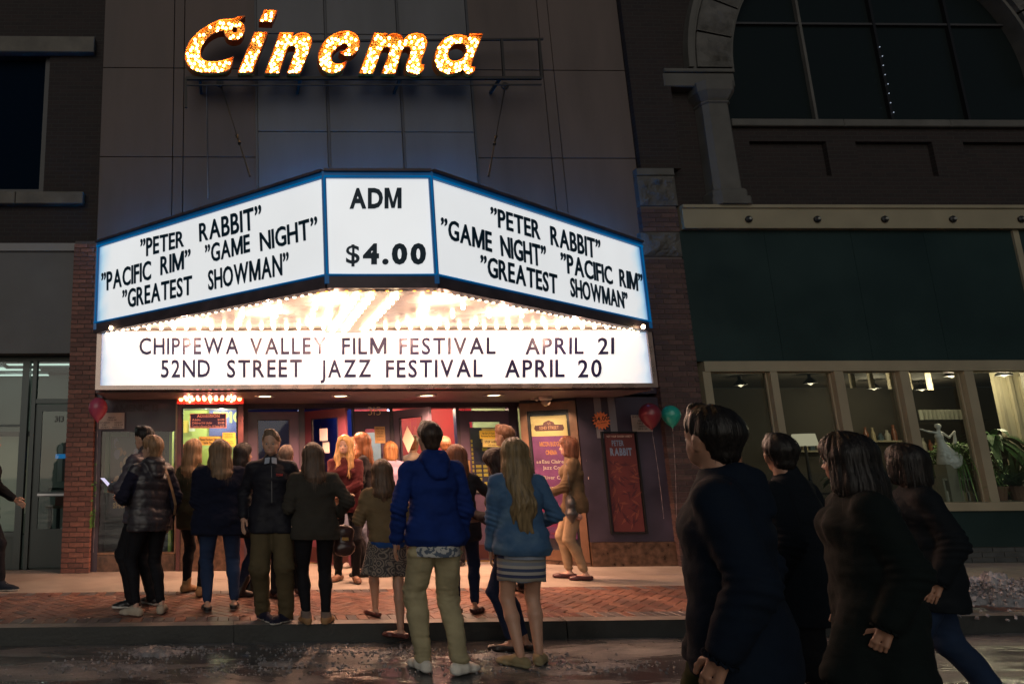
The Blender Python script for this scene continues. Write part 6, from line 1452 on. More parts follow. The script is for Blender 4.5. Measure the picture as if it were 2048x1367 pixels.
    # ---- upper garment(s)
    for tp in (top if isinstance(top, (list, tuple)) else [top] if top else []):
        th = tp.get('th', .016); hem = tp.get('hem', .86); sl = tp.get('sleeve', 1.0); pf = tp.get('puff', 0); wide = tp.get('wide', 1.0)
        pr = [P(pel+V3(0, -.01, (hem-.93)*.3), wai, (.108*T+th*1.15)*tp.get('hemw', 1.0), .092*T+th*1.35, (1, 0, 0), 1.42*bw*wide, .05), P(wai, che, .092*T+th*1.35, .108*T+th*1.1, (1, 0, 0), 1.4*bw*wide, .05), P(che, nk+V3(0, -.012, -.085), .108*T+th, .070+th*.7, (1, 0, 0), 1.5*bw, .05)]
        if hem < .84: pr.append(P(pel+V3(0, -.01, 0), V3(pel[0], -.01, hem-.03), .112*T+th*1.2, (.118*T+th*1.4)*tp.get('hemw', 1.0), (1, 0, 0), 1.42*bw*wide, .03))
        if hem < .90 and not tp.get('under'):
            lo_ = bottom.get('loose', .01) if bottom else .01
            for hp_, kn_, _a, _f in legs: pr.append(P(hp_+V3(0, 0, .06), hp_+(kn_-hp_)*max(.04, (.93-hem)/.45), .088*(.45+.55*B)+lo_+.016, .084*(.45+.55*B)+lo_+.016, None, 1, .04))
        pr.append(P(nk+V3(0, -.012, -.06), nk+V3(0, -.006, tp.get('neck', -.005)), .052+th*.7, .052+th*.55, None, 1, .03))
        if f and tp.get('bust', True): pr += [P(che+V3(sg*.065, .075, .01), che+V3(sg*.065, .07, .0), .045+th, .045+th, None, 1, .04) for sg in (-1, 1)]
        ecs = []
        for i in (0, 1):
            sg = (-1, 1)[i]; a, e, w_ = arms[i]
            pr.append(P(nk+V3(0, -.012, -.05), a+V3(-sg*.03, 0, .008), .044+th*.75, .040+th*.7, None, 1, .05))
            pr.append(P(pel+V3(sg*.06, -.045, -.02), pel+V3(sg*.06, -.035, .02), .085*(.5+.5*B)+th*.9, .08+th, None, 1, .03))
            ra = .044*(.5+.5*B)+th*.8; rb = .037+th
            if sl > 0:
                ea = a+(e-a)*min(1, sl*2); pr.append(P(a, ea, ra, rb+(ra-rb)*(1-min(1, sl*2)), None, 1, .022))
                if sl > .5: t = (sl-.5)*2*.93; pr.append(P(e, e+(w_-e)*t, rb+.003, .028+th*.75, None, 1, .018)); ecs.append(e)
        if tp.get('collar') == 'hood':
            pr += [P(nk+V3(-.055, -.065, .012), nk+V3(.055, -.065, .012), .050, .050, None, 1, .02), P(nk+V3(0, -.095, -.01), nk+V3(0, -.128, -.11), .058, .040, (1, 0, 0), 1.7, .012), P(nk+V3(-.075, -.02, .0), nk+V3(-.05, .05, -.03), .030, .022, None, 1, .025), P(nk+V3(.075, -.02, .0), nk+V3(.05, .05, -.03), .030, .022, None, 1, .025)]
        if tp.get('collar') == 'stand': pr += [P(nk+V3(0, -.012, -.02), nk+V3(0, -.006, .045), .072, .066, None, 1, .02), P(nk+V3(0, -.002, .0), nk+V3(0, .006, .07), .052, .052, None, 1, .004, -1)]
        if tp.get('collar') == 'hoodup': pr += [P(nk+V3(0, -.02, .02), nk+V3(0, -.035, .20), .10, .115, None, 1, .05), P(nk+V3(0, .10, .14), nk+V3(0, .14, .16), .085, .09, None, 1, .02, -1)]
        v, q = sdf(pr, h, [((0, 0, hem), (0, 0, -1))])
        n_ = normals(v, q); amp = tp.get('fold', .007)
        v = v+n_*cross_fold(v, amp, (7, 7, 15), sd_+1)+n_*amp*.5*fbm(v*V3(20, 20, 24), 2, sd_+5)[:, None]
        for e in ecs:
            dd = np.linalg.norm(v-e, axis=1); v = v+n_*(np.exp(-(dd/.09)**2)*.008*np.sin(v[:, 2]*150+v[:, 0]*60))[:, None]
        hb = np.exp(-((v[:, 2]-(hem+.05))/.035)**2); v = v+n_*(hb*tp.get('blouse', .006))[:, None]
        if pf:  # quilted: stitched grooves
            gz_ = np.abs(np.sin((v[:, 2]+.012*np.sin(v[:, 0]*9))*math.pi/pf)); v = v+n_*((gz_**.5-.6)*.011)[:, None]
            if tp.get('diamond'): g2 = np.abs(np.sin((v[:, 0]*1.3+v[:, 1])*math.pi/pf)); v = v+n_*((g2**.4-.7)*.007)[:, None]
        mats_ = [tp['m']]; mi = None
        if tp.get('m2'):   # sleeves in a second cloth
            mats_.append(tp['m2']); c = v[q].mean(1); mi = np.zeros(len(q), int)
            for i in (0, 1):
                a, e, w_ = arms[i]
                for p0, p1, rr in ((a, e, .085), (e, w_, .08)):
                    d = p1-p0; t = np.clip(((c-p0) @ d)/(d @ d), 0, 1); ds = np.linalg.norm(c-(p0+t[:, None]*d), axis=1); mi[(ds < rr) & ((t > .12) | (rr < .081))] = 1
        if sl == 1.0 and not tp.get('under') and h < .012:
            for i in (0, 1):
                a, e, w_ = arms[i]; dd = (w_-e)/np.linalg.norm(w_-e); c0 = e+(w_-e)*.93+dd*(.028+th*.75)*.75; Rm = frame_to(dd, V3(0, 1, .1)); rr = .027+th*.55; cb = MB()
                cb.tube([tuple((c0+Rm @ V3(rr*math.cos(t), rr*math.sin(t), 0))*s) for t in np.linspace(0, 2*math.pi, 15)], .011*s, 6, cap=False); me_ = cb.mesh('cuff', True); me_.materials.append(tp['m']); put('cuff', me_, None, root)
        put(tp.get('name', 'jacket'), np_mesh(tp.get('name', 'jacket'), v*s, q, mats_, mi), None, root)
    # ---- shoes
    if shoes:
        for i in (0, 1):
            hp, kn, an, fd = legs[i]; sd2 = np.cross(fd, V3(0, 0, 1)); bz = an[2]-.085; a0 = V3(an[0], an[1], bz); sh = shoes.get('h', .085); k_ = 1.07 if f else 1.12
            kind = shoes.get('kind', 'shoe')
            pr = [P(a0-fd*.038+V3(0, 0, .045), a0+fd*.03+V3(0, 0, .050), .040*k_, .040*k_, None, 1, .02), P(a0+fd*.03+V3(0, 0, .050), a0+fd*.12+V3(0, 0, .032), .040*k_, .031, sd2, 1.15, .02), P(a0+fd*.12+V3(0, 0, .030), a0+fd*.175+V3(0, 0, .024), .034, .024, sd2, 1.35, .02)]
            if kind == 'boot': pr.append(P(a0+V3(0, -.0, .06), a0+(kn-an)/np.linalg.norm(kn-an)*sh+V3(0, 0, .03), .046*k_, .050*k_, None, 1, .02))
            cuts = [((0, 0, bz+.001), (0, 0, -1))]
            if kind == 'flat': cuts.append(((a0[0], a0[1], bz+.058), (0, 0, 1))); pr.append(P(a0+fd*.03+V3(0, 0, .085), a0-fd*.01+V3(0, 0, .085), .040, .036, None, 1, .006, -1))
            elif kind == 'shoe': cuts.append((a0+V3(0, 0, .092), (-fd[0]*.1, -fd[1]*.1, 1)))
            v, q = sdf(pr, .0085 if h > .009 else .007, cuts); n_ = normals(v, q)
            base = v[:, 2] < bz+.026; v = v+n_*V3(1, 1, 0)*(np.where(base, .005, 0))[:, None]
            c = v[q].mean(1)[:, 2]; mi = (c < bz+shoes.get('sole', .022)).astype(int)
            if shoes.get('cuff') is not None:
                mi[c > bz+sh-.0] = 2
            ms_ = [shoes['m'], shoes.get('ms', shoes['m'])]+([shoes['cuff']] if shoes.get('cuff') is not None else [])
            so_ = put('shoe' if kind != 'boot' else 'boot', np_mesh('shoe', v*s, q, ms_, mi), None, root)
            if shoes.get('laces'):
                lb = MB()
                for kk in range(4):
                    c0 = a0+fd*(.045+.018*kk)+V3(0, 0, .096-.011*kk); lb.bar((c0-sd2*.022)*s, (c0+sd2*.022)*s, .005, .004)
                put('laces', lb, shoes['laces'], so_)
    # ---- hair
    if hair:
        st, hc = hair[0], hair[1]; ln = hair[2] if len(hair) > 2 else 1.0; hm_ = hairmat(hc); hh = .0085
        r0 = .0905 if st == 'short' else .099
        crown = [P((0, -.016, .140), (0, .0, .150), r0*.97, r0*.93, (0, 1, 0), 1.12, .02)]
        face = [P((0, .125, .02), (0, .112, .100), .078, .070, (1, 0, 0), 1.05, .012, -1), P((0, .06, -.03), (0, .085, .07), .075, .070, None, 1, .01, -1)]
        ears = [P((sg*.085, .004, .08), (sg*.085, .004, .08), .024, .024, None, 1, .01, -1) for sg in (-1, 1)]
        if st == 'short': pr = crown+[P((0, -.045, .12), (0, -.048, .055), .074, .052, (1, 0, 0), 1.12, .02), P((-.02, .055, .215-.0), (.03, .06, .213), .022, .024, None, 1, .03)]+face+ears
        elif st == 'none': pr = None
        elif st == 'bald': pr = [P((0, -.045, .10), (0, -.048, .06), .072, .055, (1, 0, 0), 1.15, .02)]+face+ears
        elif st == 'pixie': pr = crown+[P((0, -.045, .12), (0, -.045, .04), .082, .062, (1, 0, 0), 1.1, .02), P((-.06, .04, .165), (.05, .055, .16), .034, .034, None, 1, .03)]+[P((0, .135, .01), (0, .120, .078), .075, .066, (1, 0, 0), 1.05, .012, -1), P((0, .06, -.03), (0, .085, .06), .072, .066, None, 1, .01, -1)]
        elif st == 'bob': pr = crown+[P((0, -.03, .12), (0, -.035, .0), .098, .088, (1, 0, 0), 1.1, .02), P((-.07, .02, .10), (-.075, .03, .0), .036, .034, None, 1, .03), P((.07, .02, .10), (.075, .03, .0), .036, .034, None, 1, .03)]+[P((0, .14, -.03), (0, .120, .085), .075, .062, (1, 0, 0), 1.0, .012, -1), P((0, .03, -.12), (0, .06, -.02), .06, .05, None, 1, .01, -1)]
        else:
            L = ln; wd_ = hair[3] if len(hair) > 3 else 1.0; bk_ = .045 if L > 1.2 else 0
            pr = crown+[P((0, -.035, .12), (0, -.055, -.02), .092, .080, (1, 0, 0), 1.22*wd_, .03), P((0, -.055, -.02), (0, -.095-bk_, -.20*L), .078, .064, (1, 0, 0), 1.5*wd_, .04), P((0, -.095-bk_, -.20*L), (.01, -.105-bk_, -.34*L), .062, .030, (1, 0, 0), 1.6*wd_, .03)]
            side = P((0, .15, -.08), (0, .130, .105), .088, .068, (1, 0, 0), .98, .012, -1)
            if st == 'longfront': pr += [P((sg*.075, .01, .10), (sg*.082, .045, -.06), .034, .038, None, 1, .03) for sg in (-1, 1)]+[P((sg*.082, .045, -.06), (sg*.085, .098, -.28*L), .040, .024, None, 1, .03) for sg in (-1, 1)]
            else: pr += [P((sg*.07, .0, .10), (sg*.08, .0, -.04), .034, .034, None, 1, .03) for sg in (-1, 1)]
            pr += [side]
        v, q = sdf(pr, hh if h > .009 else .007)
        n_ = normals(v, q); an_ = np.arctan2(v[:, 0], -(v[:, 1]-.02)); 
        rp_ = np.stack([an_*(9 if st in ('short', 'pixie', 'bald') else 13), v[:, 2]*(14 if st in ('short', 'pixie', 'bald') else 3.5), v[:, 1]*3], 1)
        v = v+n_*(.0055 if st not in ('short', 'bald') else .0035)*fbm(rp_, 3, sd_)[:, None]
        if st not in ('short', 'bald', 'pixie'):
            low = np.clip((.02-v[:, 2])/.15, 0, 1); v[:, 0] += low*.012*np.sin(v[:, 2]*22+sd_)+low*.006*fbm(rp_*.7, 2, 5); v[:, 2] += np.clip((-v[:, 2]-.12)/.15, 0, 1)*.05*fbm(np.stack([an_*10, an_*0, an_*0], 1), 2, sd_)
        v[:, 2] = v[:, 2]
        hv_ = (HR @ (v.T*hs)).T
        # stray strands
        rng = random.Random(sd_); vs2 = []; qs2 = []; nn2 = (HR @ n_.T).T
        if st not in ('bald',):
            for _ in range(260 if st != 'short' else 120):
                k = rng.randrange(len(hv_)); p = hv_[k].copy(); nrm = nn2[k]
                if v[k][2] < -.30 or nrm[2] < -.6: continue
                l = rng.uniform(.03, .09) if st == 'short' or st == 'pixie' else rng.uniform(.03, .075); d = V3(rng.uniform(-.2, .2), rng.uniform(-.2, .2), -1)+nrm*.35 if st != 'short' else nrm*.5+V3(rng.uniform(-.6, .6), rng.uniform(-.4, .6), rng.uniform(-.4, .6))
                if st == 'short': l *= .25
                w_ = np.cross(nrm, V3(0, .1, 1)); w_ = w_/max(np.linalg.norm(w_), 1e-5)*.0016
                b_ = len(vs2); 
                for t in range(4):
                    tt = t/3; pp = p+d/np.linalg.norm(d)*l*tt*.9+V3(0, 0, -.6*l*tt*tt)+nrm*.003; vs2 += [pp-w_*(1.15-tt), pp+w_*(1.15-tt)]
                for t in range(3): qs2.append((b_+2*t, b_+2*t+1, b_+2*t+3, b_+2*t+2))
        if vs2: allv = np.concatenate([hv_, np.array(vs2)]); allq = np.concatenate([q, np.array(qs2)+len(hv_)])
        else: allv, allq = hv_, q
        put('hair', np_mesh('hair', (allv+ho)*s, allq, [hm_]), None, root)
    inf = dict(root=root, s=s, nk=nk, arms=arms, legs=legs, ho=ho, HR=HR, hs=hs, hands=hand_world, che=che, pel=pel, wai=wai, H=H)
    return inf
def W(inf, p):   # a person's own frame -> world
    return inf['root'].matrix_basis @ Vector(tuple(np.asarray(p)*inf['s']))
def wear(inf, name, mb, m): 
    mb.v = [tuple(np.asarray(v)*inf['s']) for v in mb.v]; return put(name, mb, m, inf['root'])
def held(inf, name, label, cat, p, mb_parts, rz=None, tilt=0):
    w_ = W(inf, p); r = thing(name, label, cat, w_, inf['root'].rotation_euler.z if rz is None else rz); r.rotation_euler[0] = tilt
    for nm, mb, m in mb_parts: put(nm, mb, m, r)
    return r
def strap(inf, pts, w_=.03, m=None, name='bag_strap'):
    mb = MB(); c = inf['che']
    for a, b in zip(pts[:-1], pts[1:]): mb.bar(a, b, w_, .006, up=(0, 1, .01))
    return wear(inf, name, mb, m)
def bag_parts(w_, h_, d, m, seed=1, round_=.3):
    r_ = min(w_, d)*.42; pr = [P((-w_/2+r_, 0, -h_+r_), (w_/2-r_, 0, -h_+r_), r_, r_, (0, 1, 0), d/(2*r_), .04), P((-w_/2+r_, 0, -r_), (w_/2-r_, 0, -r_), r_*.8, r_*.8, (0, 1, 0), d/(2.4*r_), .06), P((0, 0, -h_+r_), (0, 0, -r_), w_*.40, w_*.36, (0, 1, 0), d/w_, .05)]
    v, q = sdf(pr, .009); n_ = normals(v, q); v = v+n_*.006*fbm(v*V3(9, 9, 22), 3, seed)[:, None]
    return np_mesh('bag', v, q, [m])

blk = lambda n='black knit': cloth(n, (.012, .011, .014))
m_blackpants = cloth('black stretch cotton', (.009, .009, .012), .8)
m_darkjean = cloth('dark blue denim', (.016, .026, .062), .85)
m_blackcoat = cloth('black wool coat', (.010, .010, .014), .9)
HB, HDB, HBK, HAU, HLB, HGR = (.34, .19, .085), (.10, .055, .030), (.014, .010, .009), (.24, .085, .035), (.22, .14, .08), (.22, .17, .14)
m_white = mat('white rubber sole', (.62, .60, .56), .5)
m_tanboot = mat('tan nubuck', (.30, .17, .075), .7, var=(12, .2), bump=(80, .3, .002))
m_blackshoe = mat('black shoe leather', (.012, .011, .012), .35)

# ---- the couple at the poster window
p = person('man with dark swept hair in grey puffer jacket holding phone by the poster window', (285, 1213), .15, 848, 62, 'm', 1.03, 'fair', ('short', HBK), dict(m=cloth('grey purple quilted nylon', (.060, .050, .065), .5, bump=(60, .2, .002)), th=.030, hem=.80, puff=.075, collar='stand', name='puffer_jacket', neck=.01),
    dict(kind='trousers', m=m_blackpants, loose=.022), dict(m=m_blackshoe, ms=m_white, sole=.028), feet=((-.10, .04, 25), (.12, -.04, -20)), hands=((-.10, .33, 1.12), (.13, .30, 1.05)), elb=((-.6, -.5, -.6), (.6, -.5, -.6)), hpose=('hold', 'hold'), head=(0, -8))
hp_ = p['hands'][0][0]; held(p, 'phone', 'phone lit in the hand of the man in grey puffer jacket', 'phone', hp_+V3(.03, .03, .03), [('case', MB().box(-.037, .037, -.005, .004, -.02, .12), m_dark), ('screen', MB().box(-.033, .033, -.008, -.0055, -.015, .115), glow('phone screen light', (.8, .75, 1), .9))], tilt=rad(-50))
g1 = person('short haired person in glasses and quilted black jacket with tan shoulder strap', (297, 1228), .15, 868, 38, 'f', 1.12, 'pale', ('pixie', (.26, .15, .08)), dict(m=cloth('black quilted nylon', (.035, .030, .036), .38, bump=(60, .2, .002)), m2=cloth('dark navy fleece', (.012, .012, .026)), th=.026, hem=.80, puff=.085, diamond=True, collar='hood', name='quilted_jacket', wide=1.02),
    dict(kind='leggings', m=m_blackpants, loose=.006, hem=.13), dict(m=mat('beige suede', (.42, .36, .28), .8, bump=(60, .3, .002)), ms=mat('beige sole', (.50, .45, .38), .6), h=.08, laces=mat('cream laces', (.5, .45, .4), .7)), feet=((-.13, .02, 20), (.12, -.04, -42)), hands=((-.17, .25, 1.08), None), elb=((-.6, -.6, -.3), None), head=(34, 4), hpose=('hold', 'rest'))
HR = g1['HR']; ho = g1['ho']; 
def hl(inf, x, y, z): return inf['HR'] @ (V3(x, y, z)*inf['hs'])+inf['ho']
gl = MB()
for sg in (-1, 1):
    gl.tube([hl(g1, sg*(.033+.021*math.cos(t)), .100-.004*abs(math.cos(t)), .090+.019*math.sin(t)) for t in np.linspace(0, 6.28, 15)], .0022, 5); gl.tube([hl(g1, sg*.054, .096, .094), hl(g1, sg*.076, .05, .096), hl(g1, sg*.082, -.01, .094)], .002, 5)
gl.tube([hl(g1, -.013, .101, .094), hl(g1, .013, .101, .094)], .002, 5); wear(g1, 'glasses', gl, m_dark)
n0 = g1['nk']; strap(g1, [n0+V3(.10, -.03, .012), n0+V3(.09, -.10, -.04), n0+V3(.10, -.150, -.12), n0+V3(.15, -.165, -.28), n0+V3(.20, -.15, -.42), n0+V3(.235, -.08, -.52)], .028, mat('tan leather strap', (.30, .17, .09), .5))

# ---- the group before the booth
m_olive = cloth('olive knit', (.055, .05, .028))
person('blonde woman in olive top and tan ankle boots before the ticket booth', (385, 1188), .15, 876, -28, 'f', .95, 'fair', ('long', (.32, .18, .09), .75), dict(m=m_olive, th=.018, hem=.72, name='top'), dict(kind='leggings', m=m_blackpants, loose=.007, hem=.12), dict(m=m_tanboot, ms=mat('dark tan sole', (.12, .07, .04), .6), kind='boot', h=.12, laces=m_dark), feet=((-.15, .10, -15), (.14, -.06, 8)), head=(-10, 0), hip=-.02)
person('woman with long fair hair in navy fleece and blue jeans, back to the street', (440, 1222), .15, 877, 4, 'f', 1.32, 'fair', ('long', (.17, .105, .06), .72, 1.15), dict(m=cloth('navy black fleece', (.007, .009, .022), .95), th=.034, hem=.76, name='fleece', wide=1.08, fold=.010), dict(kind='trousers', m=cloth('blue denim', (.020, .036, .085), .85), loose=.010, hem=.12), dict(m=m_blackshoe, ms=mat('grey sole', (.25, .24, .24), .6), kind='flat', sole=.02), feet=((-.13, .0, 6), (.15, .08, -8)), hands=((-.18, .22, 1.08), (.18, .22, 1.08)), elb=((-.35, -1, -.5), (.35, -1, -.5)))
person('dark haired woman in profile wearing a long dark coat and boots', (487, 1190), .15, 884, -72, 'f', 1.0, 'fair', ('long', HBK, .95), dict(m=cloth('charcoal coat', (.022, .018, .022), .9), th=.024, hem=.66, name='coat'), dict(kind='leggings', m=m_darkjean, loose=.006), dict(m=m_blackshoe, kind='boot', h=.2), feet=((-.08, .10, 0), (.08, -.08, 0)), hands=((-.10, .30, 1.0), (.10, .28, 1.02)), elb=((-.6, -.6, -.4), (.6, -.6, -.4)))
p = person('man in black jacket and khaki trousers looking toward the street', (547, 1240), .15, 858, 172, 'm', 1.0, 'fair', ('short', (.12, .075, .045)), dict(m=cloth('black softshell', (.012, .012, .018), .6), th=.028, hem=.79, collar='stand', name='jacket', neck=.01), dict(kind='trousers', m=cloth('dark khaki cotton', (.085, .065, .035)), loose=.026, fold=.010), dict(m=cloth('navy running shoe', (.015, .015, .03), .6), ms=m_white, sole=.024, laces=m_dark), feet=((-.12, .05, -40), (.10, -.02, 35)), hands=((-.25, .06, .92), (.27, .04, .93)), head=(-4, 3))
t_ = MB(); n0 = p['nk']; print_text(t_, 'TCOM', Vector(tuple((n0+V3(-.055, .142, -.155))*p['s'])), (-1, -.10, 0), (0, 0, 1), .020, .06, .03); put('chest_lettering', t_, mat('red embroidery', (.6, .04, .03), .6), p['root'])
t_ = MB(); t_.bar(n0+V3(-.012, .128, -.06), n0+V3(-.012, .152, -.40), .005, .004); wear(p, 'zip', t_, mat('dull zip', (.06, .06, .065), .4, .5))
t_ = MB()
for sg in (-1, 1): t_.add([n0+V3(sg*.008, .062, .02), n0+V3(sg*.055, .062, .015), n0+V3(sg*.06, .095, -.045), n0+V3(sg*.012, .105, -.035)], [(0, 1, 2, 3) if sg > 0 else (3, 2, 1, 0)])
wear(p, 'shirt_collar', t_, cloth('pale blue shirt', (.35, .38, .45)))
person('older man with short grey brown hair in a tan shirt beyond the black jacket', (577, 1192), .15, 889, -14, 'm', 1.05, 'fair', ('short', (.20, .13, .095)), dict(m=cloth('tan shirt', (.40, .29, .22)), th=.020, hem=.86, name='shirt'), dict(kind='trousers', m=m_blackpants, loose=.024), dict(m=mat('brown shoe', (.06, .025, .018), .35), ms=m_blackshoe), feet=((-.12, -.12, 40), (.10, .12, -5, .02)))
p = person('woman with long brown hair in dark olive jacket and tan ankle boots on the kerb', (634, 1247), .15, 884, 2, 'f', 1.16, 'fair', ('long', (.10, .062, .042), .58, 1.0), dict(m=cloth('dark olive wool', (.040, .036, .030), .95), th=.028, hem=.80, name='jacket', hemw=1.03, collar='hood' if False else None), dict(kind='leggings', m=m_blackpants, loose=.007, hem=.12), dict(m=m_tanboot, ms=mat('tan sole', (.30, .2, .11), .6), kind='boot', h=.07, cuff=mat('knit boot cuff', (.16, .12, .10), .9, bump=(90, .9, .004)), sole=.02), feet=((-.10, 0, 8), (.09, 0, -28)), hands=((-.20, .20, 1.12), (.26, .06, 1.04)), elb=((-.35, -1, -.5), (.5, -1, -.3)))
bg = held(p, 'handbag', 'dark brown leather handbag hanging from the arm of the woman in olive jacket', 'handbag', p['arms'][1][2]+V3(.05, .04, -.13), [('bag', bag_parts(.20, .24, .13, mat('dark brown glazed leather', (.045, .022, .020), .28)), None), ('handle', MB().tube([(-.06, 0, -.03), (-.05, 0, .08), (-.01, 0, .15), (.03, 0, .14), (.06, 0, .06), (.06, 0, -.03)], .008), mat('dark brown glazed leather', (.045, .022, .020), .28)), ('buckle', MB().box(-.03, .03, -.075, -.07, -.12, -.09), m_gold)])
p = person('smiling blonde woman in maroon cardigan facing the street under the marquee', (698, 1160), .15, 868, 168, 'f', 1.0, 'pale', ('longfront', (.58, .33, .13), 1.05), [dict(m=cloth('cream blouse', (.35, .25, .2)), under=True, fold=.002, th=.008, hem=.86, name='blouse'), dict(m=cloth('maroon knit', (.075, .014, .017)), th=.022, hem=.80, name='cardigan', neck=-.03)], dict(kind='trousers', m=m_blackpants, loose=.008), dict(m=mat('brown moccasin', (.20, .09, .05), .5), ms=m_blackshoe, kind='flat', sole=.015), feet=((-.09, .08, 10), (.12, .0, -25)), hands=((.03, .27, 1.05), (.0, .30, 1.02)), elb=((-.9, -.3, -.6), (.9, -.3, -.6)), hpose=('fist', 'hold'), head=(-12, 2))
held(p, 'handbag', 'brown fur trimmed bag held low by the smiling blonde woman', 'handbag', V3(.10, .24, .98), [('bag', bag_parts(.2, .2, .12, mat('brown shaggy leather', (.16, .07, .035), .8, bump=(30, 1, .01)), 6), None), ('handle', MB().tube([(-.05, 0, -.02), (-.04, 0, .06), (0, 0, .09), (.04, 0, .06), (.05, 0, -.02)], .007), MATS['brown shaggy leather'])])
person('auburn haired woman in profile wearing black cardigan, talking to the smiling blonde', (735, 1150), .15, 862, 78, 'f', 1.0, 'pale', ('longfront', (.22, .085, .035), .95), [dict(m=cloth('rose blouse', (.42, .10, .14)), under=True, fold=.002, th=.008, hem=.86, name='blouse'), dict(m=blk(), th=.020, hem=.78, name='cardigan', neck=-.03)], dict(kind='trousers', m=m_blackpants, loose=.010), dict(m=m_blackshoe, kind='flat'), hands=((-.12, .25, 1.08), (.15, .22, 1.05)), elb=((-.7, -.5, -.5), (.7, -.5, -.5)), hpose=('hold', 'rest'))
person('person with short brown hair in blue striped shirt between the two talking women', (716, 1133), .15, 872, 150, 'm', 1.0, 'warm', ('short', (.20, .09, .04)), dict(m=cloth('blue grey striped shirt', (.24, .26, .36)), th=.018, hem=.86, name='shirt'), dict(kind='trousers', m=cloth('grey blue jeans', (.12, .14, .20)), loose=.016), dict(m=mat('pale trainers', (.4, .36, .33), .6), ms=m_white), head=(25, 0))
def patterned():
    m = mat('taupe patterned skirt cloth', (.15, .12, .10), .85, bump=(160, .4, .002)); t, b = nodes_of(m); N = t.nodes; L = t.links
    tc = N.new('ShaderNodeTexCoord'); vo = N.new('ShaderNodeTexVoronoi'); vo.inputs['Scale'].default_value = 15; nz = N.new('ShaderNodeTexNoise'); nz.inputs['Scale'].default_value = 8
    mxv = N.new('ShaderNodeMix'); mxv.data_type = 'VECTOR'; mxv.inputs[0].default_value = .08; L.new(tc.outputs['Object'], nz.inputs[0]); L.new(tc.outputs['Object'], mxv.inputs[4]); L.new(nz.outputs[1], mxv.inputs[5]); L.new(mxv.outputs[1], vo.inputs[0])
    ml = N.new('ShaderNodeMath'); ml.operation = 'MULTIPLY'; ml.inputs[1].default_value = 24; sn = N.new('ShaderNodeMath'); sn.operation = 'SINE'; L.new(vo.outputs[0], ml.inputs[0]); L.new(ml.outputs[0], sn.inputs[0])
    cr = N.new('ShaderNodeValToRGB'); cr.color_ramp.elements[0].position = .35; cr.color_ramp.elements[0].color = (.06, .05, .05, 1); cr.color_ramp.elements[1].position = .7; cr.color_ramp.elements[1].color = (.24, .20, .16, 1)
    k = cr.color_ramp.elements.new(.5); k.color = (.12, .13, .15, 1); mr = N.new('ShaderNodeMapRange'); mr.inputs[1].default_value = -1; L.new(sn.outputs[0], mr.inputs[0]); L.new(mr.outputs[0], cr.inputs[0]); L.new(cr.outputs[0], b.inputs['Base Color']); return m
def striped(name, cols, sc, off=0.0):
    m = mat(name, cols[0], .85, bump=(160, .4, .002)); t, b = nodes_of(m); N = t.nodes; L = t.links
    tc = N.new('ShaderNodeTexCoord'); sp = N.new('ShaderNodeSeparateXYZ'); L.new(tc.outputs['Object'], sp.inputs[0]); ml = N.new('ShaderNodeMath'); ml.operation = 'MULTIPLY_ADD'; ml.inputs[1].default_value = sc; ml.inputs[2].default_value = off; L.new(sp.outputs[2], ml.inputs[0])
    fr_ = N.new('ShaderNodeMath'); fr_.operation = 'FRACT'; L.new(ml.outputs[0], fr_.inputs[0]); cr = N.new('ShaderNodeValToRGB'); cr.color_ramp.interpolation = 'CONSTANT'; e = cr.color_ramp.elements; n_ = len(cols)
    e[0].position = 0; e[0].color = (*cols[0], 1); e[1].position = 1/n_; e[1].color = (*cols[1], 1)
    for k in range(2, n_): q_ = e.new(k/n_); q_.color = (*cols[k], 1)
    L.new(fr_.outputs[0], cr.inputs[0]); L.new(cr.outputs[0], b.inputs['Base Color']); return m
p = person('small woman in tan jacket and patterned skirt stepping down off the kerb', (778, 1262), .075, 918, -6, 'f', 1.05, 'fair', ('long', (.11, .065, .04), .55), [dict(m=cloth('royal blue tee', (.02, .07, .25)), th=.014, hem=.84, sleeve=0, under=True, name='tee', hemw=1.06), dict(m=cloth('tan olive jacket', (.17, .12, .065)), th=.024, hem=.90, name='jacket')], dict(kind='skirt', m=patterned(), hem=.56, flare=.06, pleats=1.1), dict(m=mat('red brown flats', (.11, .035, .03), .4), ms=m_blackshoe, kind='flat', sole=.014), feet=((-.10, .32, 30, .08), (.10, -.16, 60, -.08)), hands=((-.16, .22, 1.15), (.2, .16, 1.08)), elb=((-.5, -.8, -.4), (.35, -1, -.4)), hip=.02)
person('person with ginger blond bob in lilac shirt near the doors', (792, 1128), .15, 880, -10, 'f', 1.05, 'warm', ('bob', (.30, .15, .06)), dict(m=cloth('lilac shirt', (.34, .27, .40)), th=.020, hem=.80, name='shirt'), dict(kind='trousers', m=m_darkjean, loose=.014), dict(m=mat('tan loafers', (.35, .18, .08), .5), ms=m_blackshoe))
person('person with short auburn hair in cream top close to the open doors', (838, 1120), .15, 868, -30, 'm', 1.0, 'warm', ('short', (.34, .12, .05)), dict(m=cloth('cream top', (.55, .42, .34)), th=.020, hem=.82, name='shirt'), dict(kind='trousers', m=cloth('tan slacks', (.30, .2, .12)), loose=.02), dict(m=m_blackshoe))
